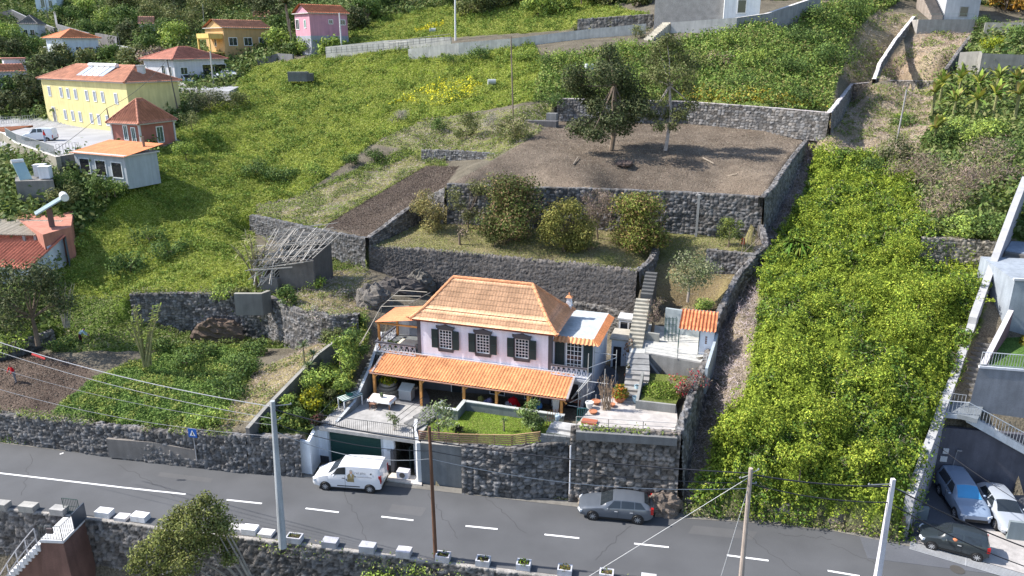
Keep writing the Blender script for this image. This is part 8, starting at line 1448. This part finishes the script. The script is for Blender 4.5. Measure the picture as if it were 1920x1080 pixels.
rt = [(1780, 400, 4.5, 3.6, BR, 5200, 'wide brown leafless thicket above the dry stone wall'), (1720, 350, 3.6, 3.0, BR, 3400, 'brown thicket at the left of the wide one'), (1850, 350, 4.5, 3.4, BR, 3800, 'brown thicket touching the right wall'), (1690, 310, 3.0, 2.6, [(0.13, .14, .07), (0.10, .12, .04), (0.17, .17, .10)], 2600, 'grey green shrub above the brown thickets'), (1640, 330, 2.0, 1.8, MG, 1300, 'dark shrub on the upper left of the thickets'), (1800, 440, 1.5, 1.7, BG, 1400, 'green bush over the dry stone wall'), (1850, 440, 1.6, 1.8, MG, 1400, 'dark green bush at the wall corner'), (1740, 440, 1.0, 1.0, BG, 600, 'pale bush at the left end of the dry stone wall'), (1850, 270, 2.2, 2.6, BG, 2200, 'bright green bush below the bananas'), (1760, 275, 2.0, 2.2, MG, 1600, 'green bush at the foot of the banana grove'), (1900, 300, 2.2, 2.4, MG, 1600, 'green bush at the right edge below the bananas'), (1800, 250, 1.8, 2.0, BG, 1200, 'light bush among the banana stems'),
 (1860, 90, 1.5, 2.0, [(0.33, .36, .03), (0.22, .28, .03)], 1300, 'yellow green bush behind the banana grove'), (1910, 80, 2.0, 2.6, MG, 1400, 'green bush at the upper right edge'), (1838, 62, 2.6, 1.8, MG, 1200, 'bush beside the hilltop yard wall'), (1700, 235, 1.0, 1.8, MG, 900, 'low leafy patch on the dry slope by the leaning pole'), (1690, 222, .8, 1.2, BG, 500, 'small green patch left of the leaning pole'),
 (1545, 40, 2.4, 3.2, MG, 1800, 'dark bush at the top right of the weed slope'), (1600, 30, 2.4, 3.0, MG, 1700, 'dark bush left of the thin white topped wall'), (1500, 80, 2.2, 3.0, MG, 1700, 'dark bush in the weed slope'), (1560, 120, 2.4, 3.2, MG, 1900, 'big dark bush above the wall corner'), (1480, 140, 2.2, 3.0, MG, 1700, 'dark bush mid weed slope'), (1410, 120, 2.0, 2.6, BG, 1300, 'bright bush in the weed slope'), (1350, 90, 2.0, 2.6, BG, 1300, 'bright bush below the grey concrete wall'), (1310, 130, 1.8, 2.4, OL, 1100, 'olive bush near the rubble heap'), (1390, 165, 1.6, 2.2, MG, 1000, 'green bush above the back wall'), (1500, 190, 1.6, 2.0, MG, 1000, 'green bush at the right end of the back wall'), (1170, 95, 1.6, 2.2, BG, 1000, 'bright bush under the concrete steps'), (1200, 70, 2.0, 1.6, OL, 700, 'grey green bush against the ramp wall'), (1060, 120, 1.8, 2.4, BG, 1100, 'bright bush left of the tall tree'), (1030, 125, 1.8, 2.0, MG, 900, 'dark bush on the ramp slope'), (990, 110, 1.4, 2.2, BG, 900, 'bright bush near the slope pole'), (900, 110, 1.4, 2.6, MG, 1000, 'green thicket below the ramp wall'), (850, 120, 1.4, 2.2, MG, 900, 'green thicket under the tall white pole'), (1045, 200, 1.6, 1.6, MG, 800, 'bush at the left end of the back wall')]
for x, y, h, r, c, n, l in rt: q = ray(x, y); tree(l, q, h, r, c, n, .13 if r < 2.5 else .16, nb=13, trunk=.07, name='shrub', cat='shrub', m='dryleaf' if c is BR else 'leaf', flat_=min(.9, h / r * .5), aspect=.5 if c is not BR else .14)
# banana grove: first one built with its parts, the others placed with the same leaves
def banana(label, base, h): return spiky(label, base, 20, 3.2, [(0.21, .27, .05), (0.28, .31, .07), (0.34, .32, .09), (.13, .18, .035)], name='banana_plant', cat='banana plant', heads=((0, 0, h),), stem=.16, wd=.26, up=1.5, droop=.4, stemcol=(.20, .20, .09), group='banana plants in the grove')
bl_ = [(1760, 200, 'leftmost banana plant'), (1795, 190, 'banana plant second from the left'), (1830, 195, 'banana plant in the middle of the back row'), (1865, 185, 'banana plant right of the middle'), (1900, 190, 'banana plant at the right picture edge'), (1785, 230, 'front banana plant on the left'), (1825, 232, 'front banana plant in the middle'), (1860, 228, 'front banana plant on the right'), (1900, 235, 'front banana plant at the right edge'), (1745, 225, 'small banana plant left of the grove'), (1935, 200, 'banana plant cut by the picture edge')]
b0_ = banana(bl_[0][2] + ' of the grove', ray(bl_[0][0], bl_[0][1]), 3.3)
for i, (x, y, l) in enumerate(bl_[1:]): dup(b0_, ray(x, y) + Vector((0, 0, rnd.uniform(-.6, .3))), rnd.uniform(0, 6), l + ' of the grove')
dup(b0_, ray(1750, 275) + Vector((0, 0, -1.2)), 2.0, 'single low banana plant below the grove')
# background trees round the village and along the top edge
bt = [(15, 216, 4, 2.6, DK), (52, 214, 4, 2.6, DK), (30, 200, 5.5, 3.5, MG), (70, 200, 6, 3.4, DK), (100, 140, 5, 3, DK), (85, 165, 6, 3, DK), (10, 120, 6, 4, DK), (50, 108, 6, 4, MG), (115, 128, 5, 3.4, OL), (170, 128, 4, 3, OL), (215, 122, 4, 3, MG), (255, 128, 4, 3.4, OL), (290, 130, 4, 3.5, BR), (280, 110, 5, 3.4, MG),
 (130, 45, 5, 4, MG), (165, 35, 5, 4, BG), (200, 50, 5, 4, BG), (240, 60, 6, 4, MG), (180, 75, 5, 3.6, MG), (250, 92, 6, 4, DK), (300, 85, 7, 4.4, MG), (330, 90, 6, 4, BG), (345, 70, 7, 5, OL), (300, 50, 8, 5, OL), (330, 35, 9, 5, DK), (230, 20, 8, 5, OL), (280, 15, 9, 6, OL), (350, 12, 9, 6, OL), (400, 15, 9, 6, DK), (440, 20, 9, 6, OL), (490, 20, 9, 6, DK), (470, 5, 9, 6, OL), (380, 40, 7, 4.5, OL), (520, 50, 8, 4.5, DK), (545, 70, 6, 3.4, MG), (525, 95, 4, 3, BG), (590, 100, 3, 3, BG), (620, 100, 3, 2.6, BG), (565, 102, 3, 3, MG), (70, 18, 5, 4, MG), (30, 50, 5, 4, MG), (20, 85, 5, 4, BG), (5, 75, 5, 4, MG),
 (540, 12, 9, 6, DK), (590, 5, 9, 6, MG), (670, 25, 6, 4, DK), (700, 20, 8, 5, MG), (740, 10, 8, 5, BG), (790, 0, 8, 6, MG), (830, -5, 8, 6, BG), (670, 55, 4, 3, DK), (690, 42, 5, 3.5, MG), (880, 30, 7, 5, OL), (905, 20, 8, 5, DK), (940, 12, 7, 5, OL), (860, 15, 7, 5, MG), (980, 10, 5, 4, MG), (1010, 30, 4, 3.4, BG), (1050, 22, 4, 3, BG), (1090, 10, 5, 3.6, MG), (1140, 10, 5, 3.2, OL), (1000, -5, 7, 5, MG), (1190, 12, 4, 3, OL), (1920, 20, 7, 5, [(0.30, .16, .03), (0.36, .22, .04), (0.14, .09, .03)]), (1885, 25, 6, 4, [(0.30, .16, .03), (0.36, .22, .04), (0.14, .09, .03)]), (1645, 8, 4, 4, BG), (1560, -10, 4, 4, MG), (1700, -5, 4, 4, BG)]
where = lambda x, y: ('left edge' if x < 120 else 'far left' if x < 330 else 'upper left' if x < 660 else 'upper middle' if x < 1250 else 'upper right')
near_ = [(150, 190, 'yellow school building'), (270, 240, 'red tower house'), (360, 120, 'white car park house'), (450, 70, 'orange house'), (600, 50, 'pink house'), (130, 90, 'white hip roofed house'), (55, 55, 'grey roofed cottage'), (277, 50, 'old hut'), (20, 150, 'left edge white house'), (850, 40, 'tall white pole'), (1230, 30, 'raw block building'), (1400, 10, 'top white house'), (1800, 30, 'hilltop house')]
def bdesc(e):
    x, y, h, r, c = e; nx_, ny_, nm = min(near_, key=lambda e: (e[0] - x) ** 2 + (e[1] - y) ** 2)
    kind = {id(DK): 'dark', id(MG): 'green', id(BG): 'bright green', id(OL): 'olive', id(BR): 'brownish'}.get(id(c), 'orange brown')
    rel = ('above' if y < ny_ else 'below') + (' and left of' if x < nx_ - 15 else ' and right of' if x > nx_ + 15 else ''); return f'{kind} {"bush" if h < 4.5 else "tree"} {rel} the {nm}', math.hypot(nx_ - x, ny_ - y)
bds = [bdesc(e) for e in bt]; NTH = ['', 'second nearest', 'third nearest', 'fourth nearest', 'fifth nearest', 'sixth nearest', 'seventh nearest']; blab = []
for l, d in bds:
    k = sum(1 for l2, d2 in bds if l2 == l and d2 < d); many = sum(1 for l2, _ in bds if l2 == l) > 1
    blab.append(l + ((', nearest to it' if k == 0 else ', ' + NTH[k] + ' to it') if many else ''))
for i, (x, y, h, r, c) in enumerate(bt):
    q = ray(x, max(y, -40)); l = blab[i]
    tree(l, q, h, r, c, int(520 * r), .30, nb=12, trunk=.2, flat_=min(1, h / r * .5), name='tree' if h >= 4.5 else 'shrub', cat='tree' if h >= 4.5 else 'shrub', group='trees and bushes behind the village', seed=i)
pb = ray(551, 88); spiky('palm tree with a tall curved trunk left of the pink house', pb, 60, 3.6, [(0.06, .08, .03), (0.10, .11, .05)], name='palm_tree', cat='palm tree', heads=((-1.0, 0, 8.4),), stem=.28, wd=.16, up=1.2, droop=.5, stemcol=(.2, .17, .13))
tree('bare rubble heap covered in twigs above the back terrace', ray(1345, 118), 1.2, 2.2, BR, 700, .15, nb=8, trunk=.05, name='rubble_heap', cat='heap', flat_=.5, m='dryleaf')
# ------------------------------------------------------------------ bottom left stair tower and gate
tO = W(160, 968, 0)
st_ = thing('stair_tower', 'red brown rendered stair tower with white steps and landing below the road', 'stair tower', (tO.x, tO.y - .1, 0), math.radians(-3)); RB_ = (.15, .085, .07)
b = MB(RB_); b.add([(-1.35, -2.3, -.2), (.05, -2.3, -.2), (.05, 0, -.2), (-1.35, 0, -.2), (-2.0, -2.9, -7), (.7, -2.9, -7), (.7, 0, -7), (-2.0, 0, -7)], [(0, 1, 2, 3), (4, 5, 1, 0), (5, 6, 2, 1), (7, 4, 0, 3)]); b.add([(-5.6, -2.3, -4.7), (-1.35, -2.3, -.5), (-1.35, -1.2, -.5), (-5.6, -1.2, -4.7), (-5.6, -2.3, -7), (-1.35, -2.3, -7), (-1.35, -1.2, -7), (-5.6, -1.2, -7)], [(0, 1, 2, 3), (4, 5, 1, 0), (7, 4, 0, 3)]); b.build('base', 'concrete', st_)
b = MB((.55, .55, .56)); b.box(-1.4, .1, -2.35, 0, -.2, -.05); b.build('landing', 'concrete', st_)
b = MB((.60, .60, .62))
for k in range(17): x = -1.4 - k * .25; b.box(x - .28, x, -2.4, -1.1, -.55 - (k + 1) * .25, -.2 - (k + 1) * .25 + .1)
b.build('steps', 'concrete', st_)
b = MB(); railing(b, [(-1.35, -2.3, -.05), (.05, -2.3, -.05), (.05, -.2, -.05)], 1.0, .16, col=(.05, .06, .06), r=.013); b.build('railing', 'metal', st_)
b = MB((.5, .5, .54)); pts = [Vector((-1.5 - k * .75, -2.42, -.5 - k * .75 - .04 * k * k)) for k in range(6)]
for p in pts: b.tube(p, p + Vector((0, 0, 1.35)), .035, n=5)
for f in (.7, 1.35): b.path([p + Vector((0, 0, f)) for p in pts], .035, n=5)
b.build('stair_railing', 'metal', st_)
b = MB((.05, .065, .09)); b.box(.06, .12, -1.2, .05, -.05, 1.05); b.build('gate_panel', 'metal', st_); b = MB((.1, .08, .08)); b.box(-.75, -.4, -2.42, -2.28, .5, .85); b.build('letter_box', 'paint', st_)
gt_ = thing('small_gate', 'small green bar gate at the road edge above the stair tower', 'gate', W(124, 962, 0), math.radians(-10)); b = MB(); railing(b, [(-.1, 0, 0), (1.0, 0, 0)], 1.1, .12, col=(.02, .06, .05), mid=(.5,)); b.build('bars', 'metal', gt_)
slab('lower_yard', [Vector((-34, 30, -5.6)), Vector((-21.5, 30, -5.6)), Vector((-22.5, 38.5, -5.6)), Vector((-36, 41.5, -5.6))], .3, 'concrete', (.38, .34, .28))
pl = MB((.3, .3, .3)); 
for i, ob in enumerate([x for x in bpy.data.objects if x.get('category') == 'planter']): tuft('plants', ob.location + Vector((0, 0, .33)), .35, .14, 90 if i in (3, 4) else 40, [(0.12, .17, .03), (0.25, .18, .06)] if i != 3 else [(0.16, .22, .03)], .06, ob)
# stone pilaster on the high wall, posts and small clutter on the terraces
q = W(1303, 441, 10.7); b = MB((.30, .29, .28)); b.cbox((0, -.3, 2.0), (.22, .4, 4.2), -.3); o = b.build('wall_pilaster', 'concrete'); o.location = q + Vector((0, -.15, 0)); tag(o, 'pale vertical concrete rib on the high stone wall', 'pilaster')
b = MB((.28, .22, .17)); 
for x, y in ((1418, 455), (1408, 462), (1424, 445), (1399, 470), (1390, 478)): p = W(x, y, 10.7); b.tube(p, p + Vector((.1, 0, 1.7)), .03, n=4)
b.tube(W(1390, 478, 11.4), W(1424, 445, 12.0), .02, n=4); b.tube(W(1390, 478, 11.9), W(1424, 445, 11.4), .02, n=4); tag(b.build('stake_fence', 'wood'), 'rickety stake fence at the right end of the citrus terrace', 'fence')
simple('board', 'small red board near the citrus tree', 'board', W(1393, 458, 10.8), lambda b: b.box(-.16, .16, -.03, .03, 0, .6, (.5, .08, .03))); simple('white_crate', 'white crate frame under the dark rounded tree', 'crate', W(996, 436, 10.3), lambda b: [b.tube((x, 0, 0), (x, 0, .85), .03, n=4, col=(.55, .55, .55)) for x in (-.2, .2)] + [b.tube((-.2, 0, z), (.2, 0, z), .03, n=4, col=(.55, .55, .55)) for z in (.05, .3, .58, .85)])
for x0, y0, x1, y1, l in ((1075, 310, 1084, 297, 'dark stick lying on the bare terrace'), (1358, 334, 1382, 329, 'pale stick lying near the front of the bare terrace'), (1318, 298, 1338, 310, 'broken pale branch near the terrace middle')):
    a, c = ray(x0, y0), ray(x1, y1); tag(MB((.3, .25, .2)).tube(a + Vector((0, 0, .12)), c + Vector((0, 0, .2)), .09, .06, 5).build('branch', 'bark'), l, 'branch')
boulder('small heap of stones on the bare terrace', 1172, 310, float(ray(1172, 310).z), .8, 41, (.11, .08, .07), (1.2, 1, .5)); simple('concrete_trough', 'grey concrete trough at the upper left corner of the back terrace', 'trough', ray(1018, 236), lambda b: (b.box(-2.4, 2.0, -.7, .7, -.8, .7, (.12, .115, .12)), b.box(.2, 1.6, .9, 2.0, .3, 1.6, (.2, .2, .2))), 'concrete')
